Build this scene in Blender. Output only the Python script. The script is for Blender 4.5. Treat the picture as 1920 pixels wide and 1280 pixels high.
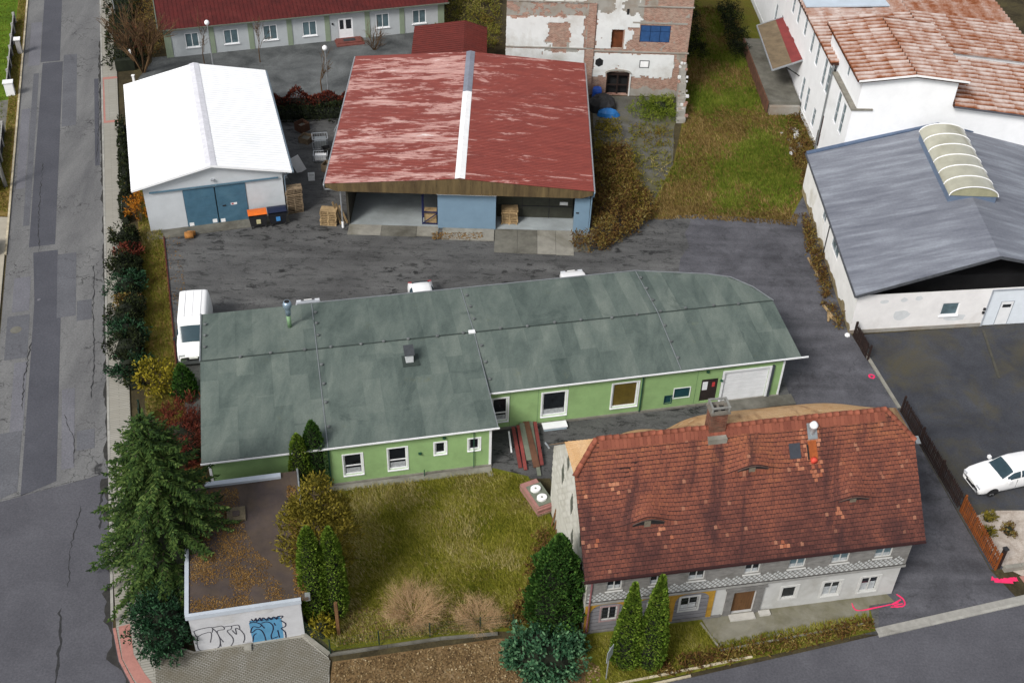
import bpy, bmesh, math, random
from mathutils import Vector, Matrix, noise
for o in list(bpy.data.objects): bpy.data.objects.remove(o, do_unlink=True)
SC = bpy.context.scene
COL = SC.collection
rad = math.radians
# ---------------------------------------------------------------- camera
CAM_H = 50.0; F_PX = 2217.16; PITCH = rad(40.127); ROLL = rad(-2.029)
cam = bpy.data.cameras.new('camera'); camo = bpy.data.objects.new('camera', cam); COL.objects.link(camo)
cam.sensor_fit = 'HORIZONTAL'; cam.sensor_width = 36.0; cam.lens = 36.0 * F_PX / 1920.0
cam.clip_start = 0.5; cam.clip_end = 2000
_fw = Vector((0, math.cos(PITCH), -math.sin(PITCH))); _rt = Vector((1, 0, 0)); _dn = _fw.cross(_rt)
_r2 = math.cos(ROLL) * _rt + math.sin(ROLL) * _dn; _d2 = -math.sin(ROLL) * _rt + math.cos(ROLL) * _dn
M = Matrix.Identity(4)
for i in range(3):
    M[i][0] = _r2[i]; M[i][1] = -_d2[i]; M[i][2] = -_fw[i]
M[2][3] = CAM_H
camo.matrix_world = M
SC.camera = camo
# ---------------------------------------------------------------- sky, sun, exposure
SUN_EL = 44.0; SUN_AZ = 218.0          # azimuth clockwise from +Y: behind the camera, to the left
W = bpy.data.worlds.new('World'); SC.world = W; W.use_nodes = True
nt = W.node_tree; nt.nodes.clear()
sky = nt.nodes.new('ShaderNodeTexSky'); sky.sky_type = 'NISHITA'; sky.sun_disc = False
sky.sun_elevation = rad(SUN_EL); sky.sun_rotation = rad(SUN_AZ); sky.air_density = 1.0; sky.dust_density = 2.5; sky.ozone_density = 1.0
hs = nt.nodes.new('ShaderNodeHueSaturation'); hs.inputs['Saturation'].default_value = 0.26
bg = nt.nodes.new('ShaderNodeBackground'); bg.inputs['Strength'].default_value = 0.088
wo = nt.nodes.new('ShaderNodeOutputWorld')
nt.links.new(sky.outputs[0], hs.inputs['Color']); nt.links.new(hs.outputs[0], bg.inputs['Color']); nt.links.new(bg.outputs[0], wo.inputs['Surface'])
sl = bpy.data.lights.new('sun', 'SUN'); sl.energy = 1.5; sl.angle = rad(16); sl.color = (1.0, 0.965, 0.92)
so = bpy.data.objects.new('sun', sl); COL.objects.link(so)
_sd = Vector((math.sin(rad(SUN_AZ)) * math.cos(rad(SUN_EL)), math.cos(rad(SUN_AZ)) * math.cos(rad(SUN_EL)), math.sin(rad(SUN_EL))))
so.rotation_euler = _sd.to_track_quat('Z', 'Y').to_euler()
SC.view_settings.view_transform = 'Standard'; SC.view_settings.look = 'None'
SC.view_settings.exposure = 0.92; SC.view_settings.gamma = 1.0; SC.view_settings.use_curve_mapping = False
SC.render.engine = 'CYCLES'
SC.cycles.max_bounces = 5; SC.cycles.transparent_max_bounces = 4
# ---------------------------------------------------------------- materials
MATS = {}
def hexc(h):
    h = h.lstrip('#'); r = []
    for i in (0, 2, 4):
        v = int(h[i:i + 2], 16) / 255.0
        r.append(v / 12.92 if v <= .04045 else ((v + .055) / 1.055) ** 2.4)
    return tuple(r)
def c4(c):
    if isinstance(c, str): c = hexc(c)
    return (c[0], c[1], c[2], 1.0)
class NT:
    def __init__(s, name):
        s.m = bpy.data.materials.new(name); s.m.use_nodes = True; s.t = s.m.node_tree; s.t.nodes.clear()
        s.out = s.n('ShaderNodeOutputMaterial'); s.b = s.n('ShaderNodeBsdfPrincipled'); s.l(s.b.outputs[0], s.out.inputs['Surface'])
        s.geo = s.n('ShaderNodeNewGeometry'); MATS[name] = s.m
    def n(s, t, **k):
        o = s.t.nodes.new(t)
        for a, b in k.items(): setattr(o, a, b)
        return o
    def l(s, a, b): s.t.links.new(a, b)
    def val(s, sock, v):
        if hasattr(v, 'is_output'): s.l(v, sock)
        else: sock.default_value = v
    def pos(s, scale=(1, 1, 1), local=False, rotz=0):
        mp = s.n('ShaderNodeMapping'); mp.inputs['Scale'].default_value = scale; mp.inputs['Rotation'].default_value = (0, 0, rotz)
        if local:
            tc = s.n('ShaderNodeTexCoord'); s.l(tc.outputs['Object'], mp.inputs['Vector'])
        else: s.l(s.geo.outputs['Position'], mp.inputs['Vector'])
        return mp.outputs[0]
    def noise(s, vec, scale, detail=4, rough=.6, dist=0):
        n = s.n('ShaderNodeTexNoise'); n.inputs['Scale'].default_value = scale; n.inputs['Detail'].default_value = detail
        n.inputs['Roughness'].default_value = rough; n.inputs['Distortion'].default_value = dist
        s.l(vec, n.inputs['Vector']); return n.outputs['Fac']
    def ramp(s, fac, stops, interp='LINEAR'):
        r = s.n('ShaderNodeValToRGB'); r.color_ramp.interpolation = interp; e = r.color_ramp.elements
        while len(e) < len(stops): e.new(.5)
        for i, (p, c) in enumerate(stops): e[i].position = p; e[i].color = c4(c) if not isinstance(c, (int, float)) else (c, c, c, 1)
        s.l(fac, r.inputs['Fac']); return r.outputs['Color']
    def mix(s, fac, a, b, mode='MIX'):
        m = s.n('ShaderNodeMix', data_type='RGBA', blend_type=mode)
        s.val(m.inputs[0], fac)
        for sock, v in ((m.inputs[6], a), (m.inputs[7], b)):
            if hasattr(v, 'is_output'): s.l(v, sock)
            else: sock.default_value = c4(v) if not isinstance(v, (int, float)) else (v, v, v, 1)
        return m.outputs[2]
    def math(s, op, a, b=0.0, clamp=False):
        m = s.n('ShaderNodeMath', operation=op); m.use_clamp = clamp; s.val(m.inputs[0], a); s.val(m.inputs[1], b); return m.outputs[0]
    def bump(s, h, strength=.3, dist=.02):
        b = s.n('ShaderNodeBump'); b.inputs['Strength'].default_value = strength; b.inputs['Distance'].default_value = dist
        s.l(h, b.inputs['Height']); s.l(b.outputs[0], s.b.inputs['Normal'])
    def done(s, col, rough=.8, metal=0, spec=.4):
        s.val(s.b.inputs['Base Color'], col if hasattr(col, 'is_output') else c4(col))
        s.val(s.b.inputs['Roughness'], rough); s.b.inputs['Metallic'].default_value = metal
        s.b.inputs['Specular IOR Level'].default_value = spec
        return s.m
def m_plain(name, c, var=.12, scale=2.0, rough=.7, metal=0, bump=0.0, dirt=None, dirt_amt=.0, spec=.35, stretch=(1, 1, 1), local=False, rnd=0.0):
    s = NT(name); v = s.pos(stretch, local); f = s.noise(v, scale, 6, .65)
    c = c4(c)[:3]; lo = tuple(x * (1 - var * 1.6) for x in c); hi = tuple(min(1, x * (1 + var)) for x in c)
    col = s.ramp(f, [(.3, lo), (.7, hi)])
    if dirt is not None:
        f2 = s.noise(v, scale * .23, 8, .7, .4); k = s.ramp(f2, [(.62 - dirt_amt * .45, 0.0), (.82 - dirt_amt * .3, 1.0)])
        col = s.mix(s.math('MULTIPLY', k, .85), col, dirt)
    if rnd:
        oi = s.n('ShaderNodeObjectInfo'); mr = s.n('ShaderNodeMapRange'); s.l(oi.outputs['Random'], mr.inputs[0]); mr.inputs[3].default_value = 1 - rnd; mr.inputs[4].default_value = 1 + rnd
        cb = s.n('ShaderNodeCombineColor'); [s.l(mr.outputs[0], cb.inputs[i]) for i in range(3)]
        col = s.mix(1.0, col, cb.outputs[0], 'MULTIPLY')
    if bump: s.bump(s.noise(v, scale * 6, 5, .7), bump, .03)
    return s.done(col, rough, metal, spec)
def m_isl(name, stops, rough=.8, nscale=.8, namt=.35, spec=.2, trans=0.0):
    """foliage, leaves, tiles: colour varies piece by piece and in patches"""
    s = NT(name); r = s.geo.outputs['Random Per Island']; v = s.pos()
    f = s.noise(v, nscale, 3, .6)
    mr = s.math('ADD', s.math('MULTIPLY', r, 1 - namt), s.math('MULTIPLY', s.math('MULTIPLY', s.math('SUBTRACT', f, .5), 2.2), namt))
    mr = s.math('ADD', mr, namt * .5)
    col = s.ramp(mr, stops)
    m = s.done(col, rough, 0, spec)
    if trans:
        tr = s.n('ShaderNodeBsdfTranslucent'); s.l(col, tr.inputs['Color']); mx = s.n('ShaderNodeMixShader'); mx.inputs[0].default_value = trans
        s.l(s.b.outputs[0], mx.inputs[1]); s.l(tr.outputs[0], mx.inputs[2]); s.l(mx.outputs[0], s.out.inputs['Surface'])
    return m
# ---------------------------------------------------------------- mesh builder
class MB:
    def __init__(s, mtx=None): s.v = []; s.f = []; s.mi = []; s.M = mtx; s.cur = 0
    def vert(s, p):
        p = Vector(p)
        if s.M is not None: p = s.M @ p
        s.v.append(p); return len(s.v) - 1
    def face(s, pts):
        s.f.append([s.vert(p) for p in pts]); s.mi.append(s.cur)
    def idx(s, ids): s.f.append(list(ids)); s.mi.append(s.cur)
    def box(s, x0, x1, y0, y1, z0, z1):
        a = [s.vert((x, y, z)) for z in (z0, z1) for (x, y) in ((x0, y0), (x1, y0), (x1, y1), (x0, y1))]
        for q in ((3, 2, 1, 0), (4, 5, 6, 7), (0, 1, 5, 4), (1, 2, 6, 5), (2, 3, 7, 6), (3, 0, 4, 7)): s.idx([a[i] for i in q])
        return s
    def beam(s, a, b, w, h, up=(0, 0, 1)):
        """box with rectangular section w x h between points a and b"""
        a = Vector(a); b = Vector(b); d = (b - a).normalized(); up = Vector(up)
        if abs(d.dot(up)) > .99: up = Vector((0, 1, 0))
        x = d.cross(up).normalized(); y = x.cross(d).normalized()
        q = [(-w / 2, -h / 2), (w / 2, -h / 2), (w / 2, h / 2), (-w / 2, h / 2)]
        r0 = [s.vert(a + x * i + y * j) for i, j in q]; r1 = [s.vert(b + x * i + y * j) for i, j in q]
        for i in range(4): s.idx([r0[i], r0[(i + 1) % 4], r1[(i + 1) % 4], r1[i]])
        s.idx(r0[::-1]); s.idx(r1); return s
    def tube(s, pts, r, n=8, cap=True):
        pts = [Vector(p) for p in pts]; rs = r if isinstance(r, (list, tuple)) else [r] * len(pts); rings = []
        for i, p in enumerate(pts):
            d = (pts[min(i + 1, len(pts) - 1)] - pts[max(i - 1, 0)]).normalized()
            up = Vector((0, 0, 1)) if abs(d.z) < .95 else Vector((0, 1, 0))
            x = d.cross(up).normalized(); y = x.cross(d).normalized()
            rings.append([s.vert(p + (x * math.cos(2 * math.pi * k / n) + y * math.sin(2 * math.pi * k / n)) * rs[i]) for k in range(n)])
        for a, b in zip(rings, rings[1:]):
            for k in range(n): s.idx([a[k], a[(k + 1) % n], b[(k + 1) % n], b[k]])
        if cap: s.idx(rings[0][::-1]); s.idx(rings[-1])
        return s
    def prism(s, poly, z0, z1):
        """vertical prism over a ccw xy polygon"""
        a = [s.vert((x, y, z0)) for x, y in poly]; b = [s.vert((x, y, z1)) for x, y in poly]; n = len(poly)
        for i in range(n): s.idx([a[i], a[(i + 1) % n], b[(i + 1) % n], b[i]])
        s.idx(b); s.idx(a[::-1]); return s
    def slab(s, pts, t):
        """sheet with thickness: pts = top outline in 3d (ccw from above)"""
        a = [s.vert(p) for p in pts]; b = [s.vert((p[0], p[1], p[2] - t)) for p in pts]; n = len(pts)
        s.idx(a); s.idx(b[::-1])
        for i in range(n): s.idx([a[i], b[i], b[(i + 1) % n], a[(i + 1) % n]])
        return s
    def lathe(s, prof, n=12, c=(0, 0)):
        rings = [[s.vert((c[0] + r * math.cos(2 * math.pi * k / n), c[1] + r * math.sin(2 * math.pi * k / n), z)) for k in range(n)] for r, z in prof]
        for a, b in zip(rings, rings[1:]):
            for k in range(n): s.idx([a[k], a[(k + 1) % n], b[(k + 1) % n], b[k]])
        s.idx(rings[0][::-1]); s.idx(rings[-1]); return s
    def mesh(s, name, mats, smooth=False):
        me = bpy.data.meshes.new(name); me.from_pydata([tuple(p) for p in s.v], [], s.f)
        if not isinstance(mats, (list, tuple)): mats = [mats]
        for m in mats: me.materials.append(m)
        if len(mats) > 1: me.polygons.foreach_set('material_index', s.mi)
        if smooth: me.polygons.foreach_set('use_smooth', [True] * len(me.polygons))
        me.update(); return me
    def build(s, name, mats, parent=None, smooth=False, **k):
        return put(name, s.mesh(name, mats, smooth), parent, **k)
def put(name, me, parent=None, loc=None, rotz=None, label=None, cat=None, group=None, kind=None):
    o = bpy.data.objects.new(name, me); COL.objects.link(o)
    if parent is not None: o.parent = parent
    if loc is not None: o.location = loc
    if rotz is not None: o.rotation_euler = (0, 0, rotz)
    tag(o, label, cat, group, kind); return o
def tag(o, label=None, cat=None, group=None, kind=None):
    if label: o['label'] = label
    if cat: o['category'] = cat
    if group: o['group'] = group
    if kind: o['kind'] = kind
    return o
def thing(name, label, cat, loc=(0, 0, 0), rotz=0.0, group=None):
    return put(name, None, None, loc, rotz, label, cat, group)
def copy_tree(o, parent=None):
    c = o.copy(); COL.objects.link(c)
    if parent is not None: c.parent = parent
    for ch in list(o.children): copy_tree(ch, c)
    return c
class WallF:
    """wall frame: p = left end, q = right end seen from outside; coordinates (along, outward, up)"""
    def __init__(s, p, q, z=0.0):
        p = Vector((p[0], p[1], 0)); q = Vector((q[0], q[1], 0)); d = q - p; s.len = d.length; d.normalize(); n = Vector((d.y, -d.x, 0))
        s.M = Matrix(((d.x, n.x, 0, p.x), (d.y, n.y, 0, p.y), (0, 0, 1, z), (0, 0, 0, 1)))
    def mb(s): return MB(s.M)
def holed(mb, x0, x1, z0, z1, holes, depth=.18, ztop=None, d=0.0):
    """outer wall skin with rectangular openings and their reveals; ztop(x) gives a sloping top"""
    xs = sorted(set([x0, x1] + [h[0] for h in holes] + [h[1] for h in holes])); zs = sorted(set([z0, z1] + [h[2] for h in holes] + [h[3] for h in holes]))
    if ztop is not None:
        k = getattr(ztop, 'knots', ()); xs = sorted(set(xs + [q for q in k if x0 < q < x1]))
    for a, b in zip(xs, xs[1:]):
        for c, e in zip(zs, zs[1:]):
            cx = (a + b) / 2; cz = (c + e) / 2
            if any(h[0] < cx < h[1] and h[2] < cz < h[3] for h in holes): continue
            mb.face([(a, d, c), (b, d, c), (b, d, e), (a, d, e)])
        if ztop is not None: mb.face([(a, d, z1), (b, d, z1), (b, d, ztop(b)), (a, d, ztop(a))])
    for h in holes:
        a, b, c, e = h[:4]; y = d - depth
        mb.face([(a, d, c), (b, d, c), (b, y, c), (a, y, c)]); mb.face([(a, d, e), (a, y, e), (b, y, e), (b, d, e)])
        mb.face([(a, d, c), (a, y, c), (a, y, e), (a, d, e)]); mb.face([(b, d, c), (b, d, e), (b, y, e), (b, y, c)])
    return mb
def window(wf, parent, a, b, c, e, frame, glass, depth=.12, fw=.07, mull=(), trans=(), sill=None, surround=None, sw=.09, name='window', net=None):
    """window in the opening a..b, c..e: window frame mesh > pane, sill, surround"""
    mb = wf.mb(); y1 = -depth + .05; y0 = -depth - .02
    mb.box(a, a + fw, y0, y1, c, e); mb.box(b - fw, b, y0, y1, c, e); mb.box(a + fw, b - fw, y0, y1, c, c + fw); mb.box(a + fw, b - fw, y0, y1, e - fw, e)
    for k in mull:
        x = a + (b - a) * k; mb.box(x - fw * .45, x + fw * .45, y0 + .002, y1 - .003, c + fw, e - fw)
    for k in trans:
        z = c + (e - c) * k; mb.box(a + fw, b - fw, y0 + .004, y1 - .006, z - fw * .4, z + fw * .4)
    o = mb.build(name, frame, parent)
    xs = [a + fw] + [a + (b - a) * k for k in mull] + [b - fw]
    for x0, x1 in zip(xs, xs[1:]):
        g = wf.mb(); g.box(x0, x1, -depth - .012, -depth + .008, c + fw, e - fw); g.build('pane', glass, o)
    if net is not None:
        k, m_ = net
        for x0, x1 in zip(xs, xs[1:]): g = wf.mb(); g.box(x0 + .03, x1 - .03, -depth - .01, -depth + .0095, c + fw + .005, c + fw + (e - c - 2 * fw) * k * rnd.uniform(.8, 1.15)); g.build('net_curtain', m_, o)
    if sill is not None: q = wf.mb(); q.box(a - .07, b + .07, -depth + .051, .09, c - .06, c - .003); q.build('sill', sill, o)
    if surround is not None:
        q = wf.mb(); q.box(a - sw, a - .002, -.02, .03, c - sw, e + sw); q.box(b + .002, b + sw, -.02, .03, c - sw, e + sw)
        q.box(a - .002, b + .002, -.02, .028, e + .002, e + sw)
        q.box(a - .002, b + .002, -.02, .028, c - sw, c - .002)
        q.build('surround', surround, o)
    return o
def ribbed(mb, p00, p10, p01, p11, n, amp, w=(.55, .1), t=.02):
    """profiled sheet: ribs run from edge p00-p01 (ridge) to p10-p11 (eave); n ribs along the ridge"""
    p00, p10, p01, p11 = map(Vector, (p00, p10, p01, p11)); nn = (p10 - p00).cross(p01 - p00).normalized()
    if nn.z < 0: nn = -nn
    ks = []
    for i in range(n):
        for f, h in ((0, 0), (w[0], 0), (w[0] + w[1], 1), (1 - w[1], 1)): ks.append(((i + f) / n, h))
    ks.append((1, 0))
    a = [mb.vert(p00.lerp(p01, k) + nn * (amp * h)) for k, h in ks]; b = [mb.vert(p10.lerp(p11, k) + nn * (amp * h)) for k, h in ks]
    for i in range(len(ks) - 1): mb.idx([a[i], b[i], b[i + 1], a[i + 1]])
    return mb
rnd = random.Random(7)
def sheet(name, poly, z, mat, kind='structure', parent=None, sub=0, **k):
    mb = MB(); mb.face([(x, y, z) for x, y in poly]); o = mb.build(name, mat, parent, kind=kind, **k); return o
rnd = random.Random(7)
# ---------------------------------------------------------------- local frames
class Frame:
    """building frame: x runs along azimuth az (clockwise from +Y), y away from the camera"""
    def __init__(s, az): s.rot = rad(90 - az); a = rad(az); s.u = Vector((math.sin(a), math.cos(a))); s.v = Vector((-math.cos(a), math.sin(a)))
    def w(s, u, v, z=0.0): p = s.u * u + s.v * v; return (p.x, p.y, z)
# ================================================================ materials
K = 1.3
def ph(h):                       # colour read off the photograph's level surfaces, brought down to an albedo
    return tuple(min(.86, v / K) for v in hexc(h))
def m_asphalt(name, base, dark, crack=.5, cscale=.55, speck=0.0, moss=None, rough=.9, stretch=(1, 1, 1), rotz=0, wet=None):
    s = NT(name); v = s.pos(stretch, rotz=rotz); v1 = s.pos()
    big = s.noise(v, .35, 6, .65, .3); fine = s.noise(v1, 9, 4, .7)
    col = s.ramp(big, [(.3, dark), (.7, base)])
    col = s.mix(.55, col, s.ramp(fine, [(.25, .25), (.75, .8)]), 'OVERLAY')
    if speck:
        sp = s.noise(v, 1.7, 9, .8, .5); k = s.ramp(sp, [(.425, 1.0), (.47, 0.0)]); ms = s.ramp(s.noise(v1, .16, 4, .6), [(.36, .25), (.58, 1.0)])
        col = s.mix(s.math('MULTIPLY', s.math('MULTIPLY', k, ms), speck * 2.0), col, tuple(x * .3 for x in dark))
        tk = s.n('ShaderNodeTexNoise'); tk.inputs['Scale'].default_value = 1.0; tk.inputs['Detail'].default_value = 7; s.l(s.pos((.09, 1.1, 1), rotz=rad(-12)), tk.inputs['Vector'])
        col = s.mix(.45, col, s.ramp(tk.outputs['Fac'], [(.32, .22), (.6, .62)]), 'OVERLAY')
    if moss is not None:
        mo = s.noise(v1, .28, 7, .7, .5); k = s.ramp(mo, [(.47, 0.0), (.64, 1.0)]); col = s.mix(s.math('MULTIPLY', k, .7), col, moss)
    if crack:
        vo = s.n('ShaderNodeTexVoronoi', feature='DISTANCE_TO_EDGE'); vo.inputs['Scale'].default_value = cscale
        w = s.mix(.12, v1, s.n('ShaderNodeTexNoise').outputs['Color'], 'ADD')
        nn = s.n('ShaderNodeTexNoise'); nn.inputs['Scale'].default_value = 1.6; nn.inputs['Detail'].default_value = 5; s.l(v1, nn.inputs['Vector'])
        va = s.n('ShaderNodeVectorMath', operation='MULTIPLY_ADD'); s.l(nn.outputs['Color'], va.inputs[0]); va.inputs[1].default_value = (1.6, 1.6, 0); s.l(v1, va.inputs[2])
        s.l(va.outputs[0], vo.inputs['Vector'])
        k = s.ramp(vo.outputs['Distance'], [(.0, 1.0), (.022, 0.0)]); msk = s.ramp(s.noise(v1, .22, 4, .6), [(.45, 0.0), (.6, 1.0)])
        k = s.math('MULTIPLY', s.math('MULTIPLY', k, msk), crack); col = s.mix(k, col, tuple(x * .25 for x in dark))
    s.bump(fine, .25, .01)
    return s.done(col, rough, 0, .3)
def m_ground(name, stops, scale=.5, fine=7, fstr=.5, rough=.95, stretch=(1, 1, 1), rotz=0):
    s = NT(name); v = s.pos(stretch, rotz=rotz); f = s.noise(v, scale, 9, .68, .4); col = s.ramp(f, stops)
    g = s.noise(s.pos(), fine, 5, .7); col = s.mix(fstr, col, s.ramp(g, [(.25, .12), (.75, .85)]), 'OVERLAY'); s.bump(g, .5, .05)
    return s.done(col, rough, 0, .15)
RROT = rad(16.7)
m_road = m_asphalt('old_asphalt', ph('#828281'), ph('#5e5e60'), 1.0, .9, stretch=(1, .25, 1), rotz=-RROT)
m_road2 = m_asphalt('newer_asphalt', ph('#616167'), ph('#505056'), .0)
m_dkpatch = m_asphalt('dark_asphalt_patch', ph('#57585f'), ph('#4b4c53'), .0)
m_ltpatch = m_asphalt('pale_asphalt_patch', ph('#7a7a80'), ph('#6a6a70'), .2)
m_mdpatch = m_asphalt('grey_asphalt_patch', ph('#6b6c71'), ph('#5b5c61'), .35)
m_yard = m_asphalt('yard_asphalt', ph('#6a6a69'), ph('#4b4b4b'), .6, .4, speck=.5, stretch=(.5, 1.2, 1), rotz=rad(-12), rough=.7)
m_drive = m_asphalt('drive_asphalt', ph('#6a6a70'), ph('#45454a'), .4, .25, speck=.15)
m_gyard = m_asphalt('gravel_yard', ph('#4d4f55'), ph('#36383e'), 0, moss=ph('#56503a'))
m_oyard = m_asphalt('office_yard', ph('#747777'), ph('#3c3f40'), .3, .5)
m_ryard = m_asphalt('ruin_yard_ground', ph('#73726f'), ph('#4d4b42'), .3, .5, moss=ph('#6a6532'))
m_dirt = m_ground('bare_soil', [(.3, ph('#2c271c')), (.5, ph('#4a4330')), (.7, ph('#5d5538'))])
m_verge = m_ground('dry_verge', [(.3, ph('#5b4a28')), (.5, ph('#7a6636')), (.7, ph('#8d7a48'))], .8)
m_nlawn = m_ground('neighbour_lawn', [(.3, ph('#3f5612')), (.55, ph('#5b761a')), (.75, ph('#6f7f30'))], .5)
m_lawn = m_ground('lawn_soil', [(.3, ph('#4f5216')), (.5, ph('#686a20')), (.7, ph('#7f7c34'))], .45)
m_rough = m_ground('rough_grass_soil', [(.28, ph('#4a3d1a')), (.45, ph('#6a5f2a')), (.58, ph('#66691f')), (.75, ph('#857c46'))], .22)
m_litter = m_ground('leaf_litter_soil', [(.3, ph('#574530')), (.5, ph('#7d6545')), (.7, ph('#937b5c'))], .9)
m_paver = NT('paving')
def _paver(s, base, dark, bw, bh, rotz):
    v = s.pos(rotz=rotz); b = s.n('ShaderNodeTexBrick'); b.inputs['Scale'].default_value = 1; b.inputs['Brick Width'].default_value = bw; b.inputs['Row Height'].default_value = bh
    b.inputs['Mortar Size'].default_value = .018; b.inputs['Color1'].default_value = c4(base); b.inputs['Color2'].default_value = c4(tuple(x * .86 for x in base)); b.inputs['Mortar'].default_value = c4(tuple(x * .68 for x in dark))
    s.l(v, b.inputs['Vector']); f = s.noise(s.pos(), .6, 8, .7, .3); col = s.mix(s.ramp(f, [(.35, .75), (.62, 0.0)]), b.outputs['Color'], dark); s.bump(b.outputs['Fac'], -.3, .01)
    return s.done(col, .9, 0, .2)
m_paver = _paver(m_paver, ph('#b0ada3'), ph('#9b978c'), 1.2, .16, -RROT)
m_fore = _paver(NT('forecourt_paving'), ph('#9d9c95'), ph('#6d6656'), .2, .1, -RROT)
m_kerb = m_plain('kerb_concrete', ph('#a9a7a0'), .12, 3, .9, bump=.2, dirt=ph('#6a6558'), dirt_amt=.1, rnd=.12)
m_kerbl = m_plain('pale_kerb_stone', ph('#cfc3a8'), .14, 3, .9, bump=.2, dirt=ph('#7a6b4c'), dirt_amt=.25, rnd=.15)
m_redkerb = m_plain('red_paving', ph('#b98378'), .1, 5, .9, bump=.2)
m_conc = m_plain('weathered_concrete', ph('#9a978d'), .15, 1.2, .9, bump=.3, dirt=ph('#56523f'), dirt_amt=.3)
m_concd = m_plain('dark_concrete', ph('#77756c'), .2, 1.2, .9, bump=.3, dirt=ph('#3f3b30'), dirt_amt=.35)
m_pave2 = m_plain('pale_concrete_path', ph('#b3ab9a'), .08, 1.2, .9, bump=.15)
m_gravel = m_ground('white_gravel_bed', [(.3, ph('#a39689')), (.5, ph('#c2b6aa')), (.7, ph('#d6ccc2'))], 2.0, 14, .35)
m_pink = m_plain('pink_marking_paint', ph('#ff3470'), .15, 4, .8)
m_white = m_plain('white_paint', (.8, .8, .8), .05, 2, .6)
m_black = m_plain('black_paint', (.02, .02, .022), .2, 3, .5)
m_glass = m_plain('window_glass', (.012, .015, .018), .3, 1.5, .2, spec=.25)
m_glassg = m_plain('grey_window_glass', (.10, .15, .17), .25, 1.5, .15, spec=.6)
m_blackhole = m_plain('unlit_room', (.012, .012, .013), .2, 1, .9)
m_steel = m_plain('galvanised_steel', (.42, .44, .46), .12, 4, .45, .6)
m_wood = m_plain('pallet_wood', ph('#b59a72'), .22, 3, .85, bump=.3, dirt=ph('#5d4a34'), dirt_amt=.2, rnd=.25)
m_wood2 = m_plain('old_timber', ph('#7d5a3a'), .25, 3, .85, bump=.3, rnd=.25)
m_rubber = m_plain('black_rubber', (.018, .018, .018), .2, 6, .8)
m_trunk = m_plain('bark', (.10, .075, .05), .3, 4, .95, bump=.6)
# ================================================================ ground, roads and pavements
xl = lambda y: -33.0 - .299 * (y - 57.5)
xr = lambda y: -24.47 - .2975 * (y - 51.93)
yb = lambda x: 37.06 + .297 * (x - 19.28)
def strip(mb, pts, w0, w1, z0, z1):
    """band along a polyline, between offsets w0 and w1 (to the right of travel)"""
    P = [Vector((p[0], p[1])) for p in pts]; A = []; B = []
    for i, p in enumerate(P):
        d = (P[min(i + 1, len(P) - 1)] - P[max(i - 1, 0)]).normalized(); n = Vector((d.y, -d.x)); A.append(p + n * w0); B.append(p + n * w1)
    poly = [(a.x, a.y) for a in A] + [(b.x, b.y) for b in reversed(B)]
    return poly
sheet('ground', [(-260, -60), (260, -60), (260, 420), (-260, 420)], 0.0, m_dirt)
sheet('old_road', [(xl(40), 40), (xr(40), 40), (xr(190), 190), (xl(190), 190)], .004, m_road)
corner = [(-19.56, 35.73), (-18.75, 33.9), (-17.86, 32.69), (-16.4, 31.2), (-14.2, 29.7), (-11.0, 28.5)]
sheet('newer_road', [(xl(43.6), 43.6), (xl(5), 5), (75, 32), (75, yb(75))] + [(5, yb(5))] + corner[::-1] + [(xr(40), 40), (xr(46.4), 46.4)], .009, m_road2)
OR = bpy.data.objects['old_road']; NR = bpy.data.objects['newer_road']
def road_uv(a, y):           # a: 0 at the left kerb .. 1 at the right kerb
    c = (xl(y) + xr(y)) / 2; k = (a - .5) * 6.35; return (c + .958 * k, y + .287 * k)
_pz = [.0088]
def rpatch(pts, m, z=.010, name='road_patch'):
    _pz[0] += .00035; z = _pz[0]; sheet(name, [road_uv(a, y) for a, y in pts], z, m, None, OR)
# the long dark trench strip and the rectangular repairs
rpatch([(.21, 120), (.21, 96), (.47, 96), (.47, 120)], m_dkpatch)
rpatch([(.24, 95.8), (.22, 80), (.21, 68.3), (.49, 68.3), (.50, 80), (.51, 95.8)], m_dkpatch)
rpatch([(.26, 67.6), (.30, 62), (.29, 55), (.27, 44.8), (.57, 45.5), (.57, 55), (.57, 62), (.52, 67.6)], m_dkpatch)
rpatch([(.05, 104), (.05, 95.5), (.20, 95.5), (.20, 104)], m_ltpatch)
rpatch([(.52, 97), (.52, 84.5), (.70, 84.5), (.70, 97)], m_mdpatch)
rpatch([(.01, 88), (.02, 76), (.12, 76), (.12, 88)], m_ltpatch)
rpatch([(.13, 94), (.13, 71), (.2, 71), (.2, 94)], m_mdpatch)
rpatch([(.52, 67), (.53, 60), (.72, 60), (.72, 67)], m_mdpatch)
rpatch([(.73, 61.5), (.73, 59.4), (.88, 59.4), (.88, 61.5)], m_mdpatch)
rpatch([(.08, 64.9), (.08, 61.2), (.25, 61.2), (.25, 64.9)], m_ltpatch)
rpatch([(.04, 60.8), (.04, 56.5), (.26, 56.5), (.26, 60.8)], m_mdpatch)
rpatch([(.14, 56.1), (.14, 50), (.26, 50), (.26, 56.1)], m_ltpatch)
rpatch([(.60, 53), (.61, 46.3), (.72, 46.3), (.72, 53)], m_ltpatch)
rpatch([(.03, 50), (.01, 44.6), (.24, 45.2), (.25, 50)], m_mdpatch)
rpatch([(.93, 92), (.93, 78), (.985, 78), (.985, 92)], m_dkpatch)
rpatch([(.74, 49.2), (.74, 47.6), (.90, 47.6), (.90, 49.2)], m_mdpatch, .010)
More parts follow.
